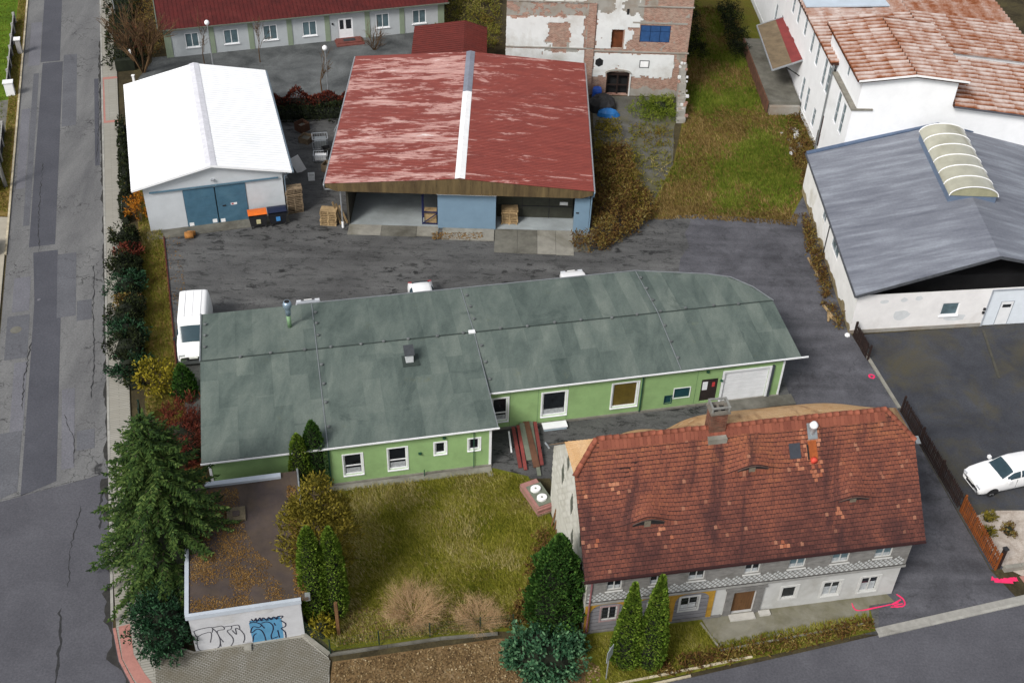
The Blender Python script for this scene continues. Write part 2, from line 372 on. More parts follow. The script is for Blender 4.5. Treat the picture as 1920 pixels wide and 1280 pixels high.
# cracks: ragged slits of dark tar
def crack(pts, w, parent, z, seed):
    r = random.Random(seed); mb = MB(); L = []; P = [Vector(p) for p in pts]; Q = []
    for a, b in zip(P, P[1:]):
        n = max(2, int((b - a).length / .25))
        for i in range(n): Q.append(a.lerp(b, i / n) + Vector((r.uniform(-.07, .07), r.uniform(-.05, .05))))
    Q.append(P[-1])
    for i, q in enumerate(Q):
        k = w * r.uniform(.15, 1.0) * (1 if 0 < i < len(Q) - 1 else .1); L.append((mb.vert((q.x - k, q.y, z)), mb.vert((q.x + k, q.y, z))))
    for a, b in zip(L, L[1:]): mb.idx([a[0], a[1], b[1], b[0]])
    mb.build('road_crack', m_black_tar, parent)
m_black_tar = m_plain('tar_filled_crack', (.028, .028, .03), .3, 6, .9)
for i, (pts, w) in enumerate([([(-22.9, 45.6), (-22.6, 44), (-22.1, 42.2)], .09), ([(-23.6, 43.8), (-23.3, 41), (-22.6, 38.2)], .04), ([(-22.6, 36.9), (-22.0, 35), (-21.5, 33), (-21.4, 31)], .09), ([(-28.9, 43.7), (-26, 45.0), (-23.0, 46.3)], .05)]):
    crack(pts, w, NR, .013, i)
for i, (pts, w) in enumerate([([(-31.0, 57.5), (-30.2, 54), (-29.4, 51.2)], .05), ([(-37.2, 79), (-35.4, 72.5), (-33.6, 67)], .04), ([(-29.4, 66), (-28.0, 61), (-26.6, 56.5), (-25.6, 52.5)], .05), ([(-37.9, 96.5), (-35.6, 88.7), (-33.0, 79)], .04), ([(-31.2, 64.2), (-30.0, 64.5), (-29.2, 64.9)], .06), ([(-26.8, 51), (-25.5, 48.8), (-25.0, 47)], .04)]):
    crack(pts, w, OR, .0165, 20 + i)
def stain(pts, w0, w1, parent, z, seed):
    r = random.Random(seed); mb = MB(); P = [Vector(p) for p in pts]; prev = None
    for a, b in zip(P, P[1:]):
        n = max(2, int((b - a).length / .3)); d = (b - a).normalized(); nn = Vector((-d.y, d.x))
        for i in range(n):
            q = a.lerp(b, i / n); k = w0 + (w1 - w0) * max(0, .5 + noise.noise((q.x * .8, q.y * .8, seed)) + r.uniform(-.25, .25)); c = (mb.vert((q.x, q.y, z)), mb.vert((q.x - nn.x * k, q.y - nn.y * k, z)))
            if prev: mb.idx([prev[0], prev[1], c[1], c[0]])
            prev = c
    mb.build('gutter_dirt', m_gdirt, parent)
m_gdirt = m_plain('damp_gutter_dirt', (.03, .029, .027), .3, 3, .9)
stain([(xr(100) - .02, 100), (xr(46.8) - .02, 46.8)], .0, .22, OR, .0172, 3)
stain([(xr(46) - .02, 46), (-19.6, 35.73), (-18.8, 33.9), (-17.9, 32.67), (-16.45, 31.15), (-14.2, 29.65)], .05, .5, NR, .0145, 5)
mh = MB(); mh.lathe([(.36, .011), (.36, .022), (.3, .022)], 16); mh.build('manhole_cover', m_concd, OR, loc=(-32.35, 58.7, 0))
mh = MB(); mh.lathe([(.12, .011), (.12, .03), (.1, .03)], 12); mh.build('valve_cover', m_ltpatch, OR, loc=(-31.9, 61.9, 0))
# right-hand pavement with its kerb stones
edge = [(xr(y), y) for y in (150, 130, 110, 90, 70, 55, 45, 40)] + corner
mb = MB(); pv = []
path_r = [(xr(y) + 1.3, y + .35) for y in (150, 110, 70, 52, 44)] + [(-19.0, 38.6), (-17.4, 35.2), (-15.2, 34.55), (-10.05, 35.75), (-8.5, 34.45), (-8.3, 33.2), (-8.1, 29.3)]
kerb_in = [(xr(y) + .15, y) for y in (150, 110, 70, 45, 40)] + [(-19.4, 35.78), (-18.6, 33.97), (-17.72, 32.78), (-16.3, 31.32), (-14.1, 29.83), (-10.95, 28.63), (-8.1, 29.0)]
mb.prism([(x, y) for x, y in kerb_in] + [(x, y) for x, y in path_r[::-1]], -.02, .10)
pavement = mb.build('pavement', m_paver, kind='structure')
sheet('forecourt', [(-17.3, 35.1), (-16.4, 31.9), (-14.2, 30.4), (-8.2, 29.6), (-8.4, 34.3), (-10.05, 35.6), (-15.2, 34.45)], .104, m_fore)
def stones(parent, pts, m, w, h, L=1.0, gap=.012, side=1, name='kerb_stone'):
    P = [Vector(p) for p in pts]; tot = sum((b - a).length for a, b in zip(P, P[1:])); d = 0; base = MB().box(0, L - gap, 0, w, -.02, h).mesh(name, m); c = 0
    def at(t):
        for a, b in zip(P, P[1:]):
            l = (b - a).length
            if t <= l: return a.lerp(b, t / l)
            t -= l
        return P[-1].copy()
    while d + L <= tot + .01 and c < 140:
        a = at(d); b = at(d + L); ang = math.atan2(b.y - a.y, b.x - a.x)
        put(name, base, parent, (a.x, a.y, rnd.uniform(-.006, .006)), ang + rnd.uniform(-.008, .008)); d += L; c += 1
stones(pavement, [(xr(36), 36), (xr(112), 112)][::-1], m_kerb, .14, .115, 1.0)
redk = [(-19.63, 36.0), (-18.9, 34.0), (-17.95, 32.75), (-16.5, 31.25), (-14.2, 29.72), (-11, 28.5)]
mb = MB(); P = strip(mb, [(-19.3, 35.85), (-18.6, 34.0), (-17.72, 32.85), (-16.3, 31.4), (-14.1, 29.95)], -.55, 0, 0, 0); 
sheet('red_paving_strip', P[::-1] if False else P, .108, m_redkerb, None, pavement)
sheet('red_paving_strip', [(-36.6, 92.9), (-35.4, 93.25), (-35.4 + .2, 92.9), (-36.5, 92.5)], .104, m_redkerb, None, pavement)
sheet('red_paving_strip', [(-34.35, 85.5), (-33.15, 85.85), (-33.05, 85.5), (-34.25, 85.15)], .104, m_redkerb, None, pavement)
sheet('red_paving_strip', [(-36.5, 92.5), (-36.3, 92.56), (-34.15, 85.55), (-34.35, 85.5)], .104, m_redkerb, None, pavement)
stones(pavement, [(x, y) for x, y in corner], m_redkerb, .14, .115, .5, name='red_kerb_stone')
# left-hand kerb, verge, concrete path and the neighbour's lawn
mb = MB(); mb.prism([(xl(y) - .12, y) for y in (71.5, 130)] + [(xl(y) - .95, y) for y in (130, 71.5)], -.02, .08); verge = mb.build('verge', m_verge, kind='structure')
stones(verge, [(xl(130), 130), (xl(66), 66)], m_kerbl, -.14, .11, 1.0)
mb = MB(); mb.prism([(xl(40) - .14, 40), (xl(71.3) - .14, 71.3), (xl(71.3) - 14, 71.3), (xl(40) - 14, 40)], -.02, .09); mb.build('concrete_path', m_pave2, kind='structure')
mb = MB(); mb.prism([(xl(72) - .95, 72), (xl(140) - .95, 140), (xl(140) - 40, 140), (xl(72) - 40, 72)], -.02, .07); mb.build('neighbour_lawn', m_nlawn, kind='structure')
sheet('neighbour_drive', [(xl(88.5) - .95, 88.5), (xl(83.5) - .95, 83.5), (xl(83.5) - 12, 80), (xl(88.5) - 12, 85)], .076, m_concd)
# yards
yard = sheet('yard', [(-26.6, 73), (-21.3, 56.0), (-19.2, 49), (-10.5, 46.2), (2.5, 47.2), (3, 43.2), (4, 36.5), (19.3, 37.1), (20.9, 39), (22.5, 62), (22.3, 78.2), (20.5, 74.7), (13.0, 75.0), (9.2, 74.0), (6.0, 78), (6.0, 93), (-15, 97.5), (-33.3, 97.2), (-32, 91), (-27, 74.5)], .004, m_yard)
sheet('drive', [(19.3, 37.12), (27.3, 39.5), (26.3, 41.6), (24.3, 53.5), (22.65, 61.3), (22.3, 78.1), (20.6, 74.6), (13.2, 74.9), (13.0, 73.6), (12.5, 72.4), (12.7, 70.8), (11.9, 69.2), (11.6, 67.4), (10.8, 65.9), (10.9, 63.5), (17.0, 61.0), (17.6, 54.6), (21.2, 45.5)], .009, m_drive)
gy = sheet('gravel_yard', [(26.35, 41.6), (70, 46), (70, 68), (40, 64), (22.7, 61.2), (24.35, 53.5)], .006, m_gyard)
mb = MB(); mb.beam((22.95, 60.6, .03), (24.25, 54.2, .03), .22, .1); mb.build('edging_kerb', m_conc, gy)
mb = MB(); mb.beam((31.75, 62.2, .01), (31.4, 57.4, .01), .16, .07); mb.build('edging_kerb', m_plain('sunk_dark_kerb', ph('#55534a'), .2, 2, .9), gy)
sheet('white_gravel_garden', [(26.5, 45.4), (27.6, 45.9), (29.5, 46.0), (40, 47), (40, 42.6), (28.0, 41.2), (27.0, 41.9), (26.75, 43.2)], .011, m_gravel)
# kerb of the lower road
mb = MB(); mb.prism([(19.3, 37.05), (60, yb(60) - .02), (60, yb(60) + .38), (19.2, 37.45)], -.02, .05); kb = mb.build('footway_edge', m_kerb, kind='structure')
stones(kb, [(19.3, 36.9), (45, yb(45) - .17)], m_kerb, .16, .08, 1.0)
# grass areas
sheet('rough_grass', [(10.2, 74.3), (13, 75.05), (20.7, 74.7), (22.2, 78.2), (24.4, 79), (24.2, 120), (14, 120), (14.4, 93.5), (13.6, 88), (12.4, 82), (10.6, 77)], .0095, m_rough)
sheet('lawn', [(-9.9, 45.9), (-9.8, 36.3), (-8.35, 34.95), (-.2, 36.45), (4.6, 36.6), (3.2, 42.8), (1.2, 47.3), (-.8, 47.85)], .012, m_lawn)
sheet('leaf_strip', [(-8.3, 34.3), (-8.2, 29.6), (yb(0) * 0 - 8.0, 28.9), (5.5, yb(5.5) + .25), (5.5, 34.6), (3.5, 36.4), (-.3, 36.0)], .01, m_litter)
sheet('front_garden', [(5.5, 33.2), (19.2, 37.3), (19.2, 38.6), (11, 38), (4.2, 36.7), (4.2, 33.0)], .014, m_lawn)
sheet('office_forecourt', [(-33, 97.2), (-33.5, 93), (-21.5, 88.2), (-14.5, 88.4), (-6, 90.5), (-6, 104), (-12, 104)], .01, m_oyard)
sheet('ruin_yard', [(6.2, 93), (6.2, 79), (9.3, 74.2), (13, 75.2), (12.2, 80), (13.0, 88), (14.2, 93.1)], .0075, m_ryard)
sheet('hedge_bed', [(-30.5, 82.0), (-31.2, 82.2), (-27.0, 69.0), (-23.1, 55.0), (-20.2, 46.5), (-16.6, 36.0), (-15.3, 36), (-16, 44), (-19.0, 50.0), (-21.1, 55.6), (-25.9, 71)], .007, m_verge)
mb = MB(); mb.beam((-25.4, 69.6, .05), (-21.2, 55.9, .05), .07, .12); mb.build('bed_edging', m_plain('red_edging', ph('#5e2a22'), .25, 3, .9), bpy.data.objects['hedge_bed'])
# ================================================================ green workshop (long low L-shaped building)
m_green = m_plain('light_green_render', ph('#a0c383'), .06, 1.5, .85, bump=.08, dirt=ph('#89a56f'), dirt_amt=.32)
m_plinth = m_plain('grey_plinth', ph('#8d8a80'), .15, 2, .9, bump=.2, dirt=ph('#4f4b40'), dirt_amt=.3)
def m_bitumen(name, a, b, c, moss):
    s = NT(name); v = s.pos(local=True); oi = s.n('ShaderNodeObjectInfo'); va = s.n('ShaderNodeVectorMath', operation='ADD'); s.l(v, va.inputs[0]); s.l(s.pos((.4, .4, .4)), va.inputs[1])
    f = s.noise(s.pos((1, .35, 1)), .8, 8, .7, .4); fine = s.noise(s.pos(), 11, 4, .7)
    k = s.math('ADD', s.math('MULTIPLY', f, .75), s.math('ADD', s.math('MULTIPLY', oi.outputs['Random'], .15), .07))
    col = s.ramp(k, [(.28, a), (.5, b), (.78, c)])
    st = s.ramp(s.noise(s.pos((.5, .5, 1)), .42, 7, .65, 1.0), [(.60, 0.0), (.66, 1.0)]); col = s.mix(s.math('MULTIPLY', st, .55), col, a)
    mo = s.ramp(s.noise(s.pos(), .5, 8, .75), [(.62, 0.0), (.78, 1.0)]); col = s.mix(s.math('MULTIPLY', mo, .6), col, moss)
    col = s.mix(.4, col, s.ramp(fine, [(.25, .3), (.75, .75)]), 'OVERLAY'); s.bump(fine, .25, .01)
    return s.done(col, .85, 0, .35)
m_bit = m_bitumen('green_grey_bitumen', ph('#414e4a'), ph('#5f6b65'), ph('#7f887f'), ph('#75744e'))
m_bitdk = m_plain('dark_bitumen_edge', ph('#3a4440'), .2, 2, .9)
m_trim = m_plain('white_trim', (.78, .79, .8), .05, 2, .5)
m_pvc = m_plain('white_plastic_frame', (.8, .81, .82), .04, 3, .4)
m_zinc = m_plain('zinc_sheet', (.27, .29, .3), .12, 3, .4, .5)
FG = Frame(77.4)
GB = thing('green_workshop', 'long low light green workshop with grey green felt roof across the middle', 'building', FG.w(-6.1, 47.1), FG.rot)
ZE, ZR, YR = 3.35, 3.78, 7.65
wl = WallF((0, 0), (15.6, 0)); wr = WallF((15.6, 2.9), (34.45, 2.9))
hl = [(7.19, 8.23, .7, 2.3), (9.70, 10.76, .68, 2.38), (12.36, 12.99, 1.5, 2.4), (14.31, 14.94, 1.48, 2.38)]
hr = [(16.2 - 15.6, 17.15 - 15.6, .65, 2.5), (3.66, 5.14, .62, 2.5), (7.98, 9.57, .64, 2.58), (15.05, 17.93, .02, 2.48), (13.63, 14.70, .3, 2.1), (11.93, 12.93, .85, 1.62), (11.39, 11.8, .5, 1.08)]
mb = wl.mb(); holed(mb, 0, 15.6, .02, 3.3, hl); mb.M = wr.M; holed(mb, 0, 18.85, .02, 3.3, hr)
for p, q in (((0, 12.3), (0, 0)), ((15.6, 0), (15.6, 2.9)), ((34.45, 2.9), (34.45, 8.2)), ((34.45, 8.2), (33.3, 10.9)), ((33.3, 10.9), (27.4, 12.3)), ((27.4, 12.3), (0, 12.3))):
    w = WallF(p, q); mb.M = w.M; holed(mb, 0, w.len, .02, 3.3, [])
mb.build('wall', m_green, GB)
mb = MB(); mb.box(.2, 15.4, .35, 12.1, .05, 3.28); mb.box(15.45, 34.2, 3.3, 8, .05, 3.28); mb.box(15.42, 33, 8.02, 11, .05, 3.28); mb.build('interior', m_blackhole, GB)
mb = wl.mb(); mb.box(-.02, 15.64, 0.0, .1, -.02, .16); mb.M = wr.M; mb.box(.05, 18.9, 0.0, .1, -.02, .14); mb.build('plinth', m_plinth, GB)
mb = wl.mb(); mb.box(15.3, 15.62, .0, .9, -.02, .05); mb.box(0, 15.3, .1, .55, -.02, .05); mb.build('apron', m_conc, GB)
mb = wr.mb(); mb.box(14.2, 19.7, .12, 1.0, -.02, .12); mb.build('threshold_slab', m_concd, GB)
m_net = m_plain('grey_net_curtain', (.36, .38, .39), .25, 6, .9); m_netw = m_plain('white_net_curtain', (.55, .56, .56), .15, 6, .9)
for h in hl[:2]: window(wl, GB, *h, m_pvc, m_glass, .1, .08, trans=(.42,), sill=m_pvc, surround=m_pvc, sw=.08, net=(.28, m_net))
for h in hl[2:]: window(wl, GB, *h, m_pvc, m_glass, .1, .09, trans=(), sill=m_pvc, surround=m_pvc, sw=.09)
m_ochreg = m_plain('drawn_ochre_blind', ph('#6a5a20'), .2, 2, .6)
for h, g in zip(hr[:3], (m_glass, m_glass, m_ochreg)): window(wr, GB, *h, m_pvc, g, .1, .09, trans=(.35,) if h is hr[0] else (), sill=m_pvc, surround=m_pvc, sw=.09, net=None if g is m_ochreg else (.2, m_net))
# roller door, side door and small hatches
mb = wr.mb(); a, b, c, e = hr[3]
mb.box(a - .14, a, -.02, .06, c, e + .14); mb.box(b, b + .14, -.02, .06, c, e + .14); mb.box(a, b, -.02, .055, e, e + .14); rd = mb.build('roller_door', m_pvc, GB)
for k in range(8):
    z0 = c + (e - c) * k / 8; z1 = c + (e - c) * (k + 1) / 8; q = wr.mb(); q.box(a + .005, b - .005, -.10, -.05, z0 + .008, z1 - .008); q.build('door_slat', m_trim, rd)
mb = wr.mb(); mb.box(b + .15, b + .28, 0, .12, c, e + .2); mb.build('door_guide', m_plain('dark_grey_metal', (.06, .07, .08), .2, 3, .5), GB)
a, b, c, e = hr[4]; mb = wr.mb(); mb.box(a, b, -.12, -.05, c, e); dd = mb.build('door', m_plain('dark_brown_door', (.03, .022, .02), .2, 3, .5), GB); q = wr.mb(); q.box(a + .1, a + .42, -.05, -.03, c + .9, e - .25); q.build('notice', m_trim, dd); q = wr.mb(); q.box(b - .35, b - .18, -.05, -.03, c + 1.1, e - .35); q.build('notice', m_plain('red_sticker', (.5, .05, .05)), dd)
m_teal = m_plain('teal_metal_hatch', ph('#1f4a50'), .15, 3, .5)
for h in hr[5:]: a, b, c, e = h; mb = wr.mb(); mb.box(a, b, -.09, -.03, c, e); hh = mb.build('hatch', m_teal, GB); q = wr.mb(); q.box(a - .05, a - .002, -.02, .03, c - .05, e + .05); q.box(b + .002, b + .05, -.02, .03, c - .05, e + .05); q.box(a - .002, b + .002, -.02, .028, e + .002, e + .05); q.box(a - .002, b + .002, -.02, .028, c - .05, c - .002); q.build('hatch_frame', m_teal if h is hr[6] else m_pvc, hh)
# white corner trims, down pipes, vents on the wall
for x, w in ((15.62, wl), (.02, wl)):
    q = w.mb(); q.box(x - .13, x + .015, .002, .035, .1, 3.28); q.build('corner_trim', m_trim, GB)
q = wr.mb(); q.box(18.76, 18.88, -.06, .03, .1, 3.28); q.build('corner_trim', m_trim, GB)
m_pipe = m_plain('dark_green_pipe', ph('#2c5a45'), .15, 3, .5)
for w, x in ((wl, 6.4), (wr, 9.8), (wl, 14.6)): q = w.mb(); q.tube([(x, .25, 3.25), (x, .09, 2.95), (x, .09, .15)], .045 if x != 14.6 else .025, 8); q.build('downpipe', m_pipe, GB)
for w, x, z in ((wl, 11.5, 1.75), (wl, 12.9, 2.75), (wr, 14.9, 1.9), (wr, 13.9, 2.75)): q = w.mb(); q.box(x - .09, x + .09, .002, .08, z - .07, z + .07); q.box(x - .04, x + .04, .08, .16, z - .03, z + .03); q.build('wall_lamp', m_pipe, GB)
for x in (1.7, 3.4, 5.2, 13.3, 14.9):
    q = wr.mb(); q.box(x - .006, x + .006, .001, .008, .15, 3.3); q.build('wall_joint', m_pipe, GB)
for x in (11.7,): q = wl.mb(); q.tube([(x, .2, 0), (x, .2, .55)], .03, 6); q.build('gas_pipe', m_pipe, GB)
# roof deck and the felt sheets laid on it
def zroof(x, y):
    if y >= YR: return ZR - (ZR - ZE) * (y - YR) / (12.65 - YR)
    ye = -.3 if x < 15.95 else 2.6
    return ZR - (ZR - ZE) * (YR - y) / (YR - ye)
rear = [(35.3, YR), (34.6, 9.4), (33.6, 10.75), (32.2, 11.4), (27.65, 12.65)]
mb = MB(); P = lambda x, y: (x, y, zroof(x, y) - .012)
mb.slab([P(-.4, -.3), P(15.93, -.3), (15.93, YR, ZR - .012), P(-.4, YR)], .16)
mb.slab([(15.95, 2.6, ZE - .012), P(35.3, 2.6), P(35.3, YR), (15.95, YR, ZR - .012)], .16)
mb.slab([P(-.4, YR + .002), P(35.3, YR + .002)] + [P(x, y) for x, y in rear[1:]] + [P(-.4, 12.65)], .16)
deck = mb.build('roof', m_bitdk, GB)
r5 = random.Random(5)
def felt(x0, x1, ya, yb_, lift):
    """one felt sheet between two lines across the slope, on the roof plane"""
    m = MB(); xm = (x0 + x1) / 2; t = .004 + lift
    q = []
    for x, y in ((x0, ya), (x1, ya), (x1, yb_), (x0, yb_)): q.append((x, y, (zroof(xm, y)) + t - .012))
    m.slab(q, .004 + t * .5); m.build('felt_sheet', m_bit, deck)
x = -.4; i = 0
while x < 15.9:
    w = min(1.02, 15.93 - x); cuts = [-.3] + sorted(r5.uniform(.8, 6.9) for _ in range(r5.choice((2, 3, 4)))) + [YR]
    for k, (a, b) in enumerate(zip(cuts, cuts[1:])): felt(x, x + w, a, b - .002, .003 + .005 * (i % 2) + .002 * (k % 2))
    x += 1.022; i += 1
x = 15.955; i = 0
while x < 35.2:
    w = min(1.02, 35.3 - x); c = r5.uniform(3.6, 6.6); felt(x, x + w, 2.6, c - .002, .003 + .005 * (i % 2)); felt(x, x + w, c, YR, .005 + .005 * (i % 2)); x += 1.022; i += 1
def yrear(x):
    for (xa, ya), (xb, yb_) in zip(rear, rear[1:]):
        if xb <= x <= xa: return ya + (yb_ - ya) * (xa - x) / (xa - xb)
    return 12.65
x = -.4; i = 0
while x < 35.2:
    w = min(1.02, 35.3 - x); y1 = yrear(x); y2 = yrear(x + w - .001); m = MB(); t = .003 + .005 * (i % 2)
    m.slab([(x, YR + .003, ZR + t - .012), (x + w, YR + .003, ZR + t - .012), (x + w, y2, zroof(x, y2) + t - .012), (x, y1, zroof(x, y1) + t - .012)], .006); m.build('felt_sheet', m_bit, deck)
    x += 1.022; i += 1
# gutters and edge strips
mb = MB(); mb.beam((-.45, -.33, ZE - .1), (16.02, -.33, ZE - .06), .06, .09); mb.build('gutter', m_trim, GB)
mb = MB(); mb.beam((16.0, 2.57, ZE - .08), (35.75, 2.57, ZE - .04), .06, .09); mb.build('gutter', m_trim, GB)
mb = MB(); mb.beam((5.5, 12.68, ZE + .0), (27.65, 12.68, ZE + .0), .07, .08); mb.beam((27.65, 12.68, ZE), (32.2, 11.43, zroof(32, 11.4)), .07, .08); mb.beam((32.2, 11.43, zroof(32, 11.4)), (33.6, 10.78, zroof(33, 10.75)), .07, .08); mb.beam((33.6, 10.78, zroof(33, 10.75)), (34.6, 9.43, zroof(34, 9.4)), .07, .08); mb.beam((34.6, 9.43, zroof(34, 9.4)), (35.33, YR, ZR), .07, .08); mb.build('roof_edge_trim', m_zinc, GB)
mb = MB(); mb.beam((-.42, YR, ZR + .01), (-.42, 12.65, ZE + .01), .08, .1); mb.build('roof_edge_trim', m_zinc, GB)
for x in (27.65, 15.94, 6.4):
    mb = MB(); y0 = -.3 if x < 15.95 else 2.6
    mb.beam((x, y0, ZE + .012), (x, YR, ZR + .014), .05, .025); mb.beam((x, YR, ZR + .014), (x, 12.6, ZE + .012), .05, .025); mb.build('expansion_joint', m_zinc, GB)
mb = MB(); mb.beam((-.4, YR, ZR + .008), (35.3, YR, ZR + .008), .1, .02); mb.build('ridge_strip', m_bitdk, GB)
vent = MB().lathe([(.06, 0), (.06, .07), (.1, .08), (.1, .12), (.03, .15)], 10).mesh('roof_vent', m_plain('dark_vent_metal', (.12, .13, .13), .3, 3, .6))
for x in [1.8, 3.7, 5.6, 7.3, 8.9, 10.4, 12, 13.6, 15.2, 17.5, 19.2, 21, 22.8, 24.5, 26.2, 27.9, 29.6, 31.3, 33]: put('roof_vent', vent, GB, (x + r5.uniform(-.15, .15), YR + r5.uniform(-.1, .1), ZR))
for x in (6.45, 16.05, 27.6):
    for y in ((1.2, 3.1, 4.6, 6.2, 9, 10.3, 11.5) if x < 16 else (3.6, 5, 6.4, 9, 10.4, 11.7)): put('roof_vent', vent, GB, (x + .12, y, zroof(x, y)))
for y in (9, 10.2, 11.4): put('roof_vent', vent, GB, (-.15, y, zroof(0, y)))
mb = MB(); mb.box(15.6, 16.0, YR - .12, YR + .12, ZR + .01, ZR + .12); mb.build('ridge_cap', m_trim, GB)
# flue and roof box
fl = MB(); fz = zroof(4.9, 10.2); fl.lathe([(.13, fz - .02), (.13, fz + .95)], 14, (4.93, 10.26)); flo = fl.build('flue', m_plain('green_painted_steel', ph('#7fa27a'), .2, 4, .5), GB, True)
q = MB(); q.lathe([(.15, fz + .95), (.17, fz + 1.3), (.21, fz + 1.55), (.27, fz + 1.62), (.27, fz + 1.8), (.2, fz + 1.98), (.17, fz + 1.98)], 16, (4.93, 10.26)); q.build('flue_cowl', m_plain('bluish_steel', ph('#9fb4c4'), .15, 4, .35, .5), flo, True)
q = MB(); q.lathe([(.165, fz + 1.982), (.16, fz + 1.99)], 16, (4.93, 10.26)); q.build('flue_mouth', m_blackhole, flo)
q = MB(); q.box(4.3, 6.4, 9.75, 10.75, fz - .03, fz + .018); q.build('flue_flashing', m_bit, flo)
bz = zroof(11.7, 5.9); q = MB(); q.box(11.5, 11.95, 5.6, 6.2, bz - .05, bz + .62); bo = q.build('exhaust_box', m_plain('pale_grey_metal', (.55, .57, .58), .1, 4, .5), GB)
q = MB(); q.slab([(11.42, 5.5, bz + .66), (12.03, 5.5, bz + .66), (12.03, 6.32, bz + .80), (11.42, 6.32, bz + .80)], .04); q.build('exhaust_lid', m_plain('dark_lid', (.05, .055, .06), .2, 4, .5), bo)
q = MB(); q.box(11.3, 12.3, 5.3, 6.4, bz - .04, bz + .02); q.build('exhaust_flashing', m_bitdk, bo)
# ================================================================ tiled house with half-hipped roof
def m_tiles(name, stops, streak, spots, zlo, zhi):
    s = NT(name); r = s.geo.outputs['Random Per Island']; v = s.pos()
    f = s.noise(v, .55, 6, .65, .6); sep = s.n('ShaderNodeSeparateXYZ'); s.l(s.geo.outputs['Position'], sep.inputs[0])
    mr = s.n('ShaderNodeMapRange'); s.l(sep.outputs['Z'], mr.inputs[0]); mr.inputs[1].default_value = zlo; mr.inputs[2].default_value = zhi
    k = s.math('ADD', s.math('MULTIPLY', mr.outputs[0], .45), s.math('ADD', s.math('MULTIPLY', r, .15), s.math('MULTIPLY', s.math('SUBTRACT', f, .34), 1.1)))
    col = s.ramp(k, stops)
    st = s.ramp(s.noise(s.pos((1.1, .22, .22), rotz=rad(-11)), 1.0, 6, .6, .5), [(.53, 0.0), (.66, 1.0)]); col = s.mix(s.math('MULTIPLY', st, .7), col, streak)
    sp = s.ramp(r, [(.984, 0.0), (.992, 1.0)]); col = s.mix(s.math('MULTIPLY', sp, .75), col, spots)
    g = s.noise(v, 14, 4, .7); col = s.mix(.35, col, s.ramp(g, [(.25, .25), (.75, .75)]), 'OVERLAY')
    return s.done(col, .85, 0, .2)
m_tile = m_tiles('weathered_clay_tiles', [(.05, ph('#472b29')), (.34, ph('#6a4037')), (.6, ph('#87503f')), (.95, ph('#a56848'))], ph('#402a2b'), ph('#a5735c'), 4.6, 9.4)
m_tilenew = m_isl('orange_repair_tiles', [(.2, ph('#96563f')), (.8, ph('#b87d60'))], .85)
m_ridget = m_plain('orange_ridge_tile', ph('#93533e'), .2, 3, .8, bump=.2, rnd=.22)
m_backt = m_tiles('pale_tiles', [(.1, ph('#a9805a')), (.5, ph('#c9a071')), (.9, ph('#d8b48a'))], ph('#8a6647'), ph('#e0c49c'), 4, 9)
m_slateg = m_plain('grey_weatherboard', ph('#8a8884'), .2, 2.5, .9, bump=.3, dirt=ph('#5f5b55'), dirt_amt=.2, local=True, stretch=(1, 1, 3))
m_logs = m_plain('grey_log_wall', ph('#8b8a8e'), .15, 2.5, .9, bump=.3, dirt=ph('#5c5b60'), dirt_amt=.2, local=True, stretch=(.4, 1, 4))
m_ochre = m_plain('ochre_timber', ph('#b98f33'), .15, 3, .8, dirt=ph('#7a5a25'), dirt_amt=.15)
m_render = m_plain('off_white_render', ph('#c9c9c6'), .06, 1.2, .9, bump=.1, dirt=ph('#a5a39b'), dirt_amt=.2)
m_whiteslate = m_plain('cream_slate', ph('#d9d7cc'), .08, 3, .85, dirt=ph('#b6b2a2'), dirt_amt=.2)
m_stone = m_plain('grey_stone_surround', ph('#7f7d7a'), .2, 3, .9, bump=.3)
m_browndoor = m_plain('brown_boarded_door', ph('#6b4a2a'), .25, 4, .8, local=True, stretch=(6, 1, .5))
m_slatew = m_isl('white_grey_slates', [(.1, ph('#b9bcba')), (.8, ph('#d6d8d6'))], .8)
m_slated = m_plain('dark_slate', ph('#3c4048'), .15, 3, .6)
m_brick = NT('chimney_brick')
def _brick(s, c1, c2, mo, local=True, bw=.25, bh=.085, mort=.012, pl=None, planes='xz'):
    tc = s.n('ShaderNodeTexCoord'); sp = s.n('ShaderNodeSeparateXYZ'); s.l(tc.outputs['Object'], sp.inputs[0]); cb = s.n('ShaderNodeCombineXYZ')
    s.l(s.math('ADD', sp.outputs['X'], sp.outputs['Y']), cb.inputs[0]); s.l(sp.outputs['Z'], cb.inputs[1])
    b = s.n('ShaderNodeTexBrick'); b.inputs['Scale'].default_value = 1; b.inputs['Brick Width'].default_value = bw; b.inputs['Row Height'].default_value = bh; b.inputs['Mortar Size'].default_value = mort
    b.inputs['Color1'].default_value = c4(c1); b.inputs['Color2'].default_value = c4(c2); b.inputs['Mortar'].default_value = c4(mo); s.l(cb.outputs[0], b.inputs['Vector'])
    f = s.noise(s.pos(), 1.4, 7, .7, .3); col = s.mix(s.ramp(f, [(.45, 0.0), (.7, .8)]), b.outputs['Color'], pl or mo)
    f2 = s.noise(s.pos((1, 1, 2)), 3.0, 6, .7); col = s.mix(.6, col, s.ramp(f2, [(.25, .2), (.75, .8)]), 'OVERLAY')
    s.bump(b.outputs['Fac'], -.5, .02); return s.done(col, .9, 0, .2)
m_brick = _brick(m_brick, ph('#6a3c2e'), ph('#8a5644'), ph('#6e5c4e'))
FH = Frame(79)
HO = thing('tiled_house', 'old two storey house with weathered red brown clay tile roof in the lower right', 'house', FH.w(11.0, 35.1), FH.rot)
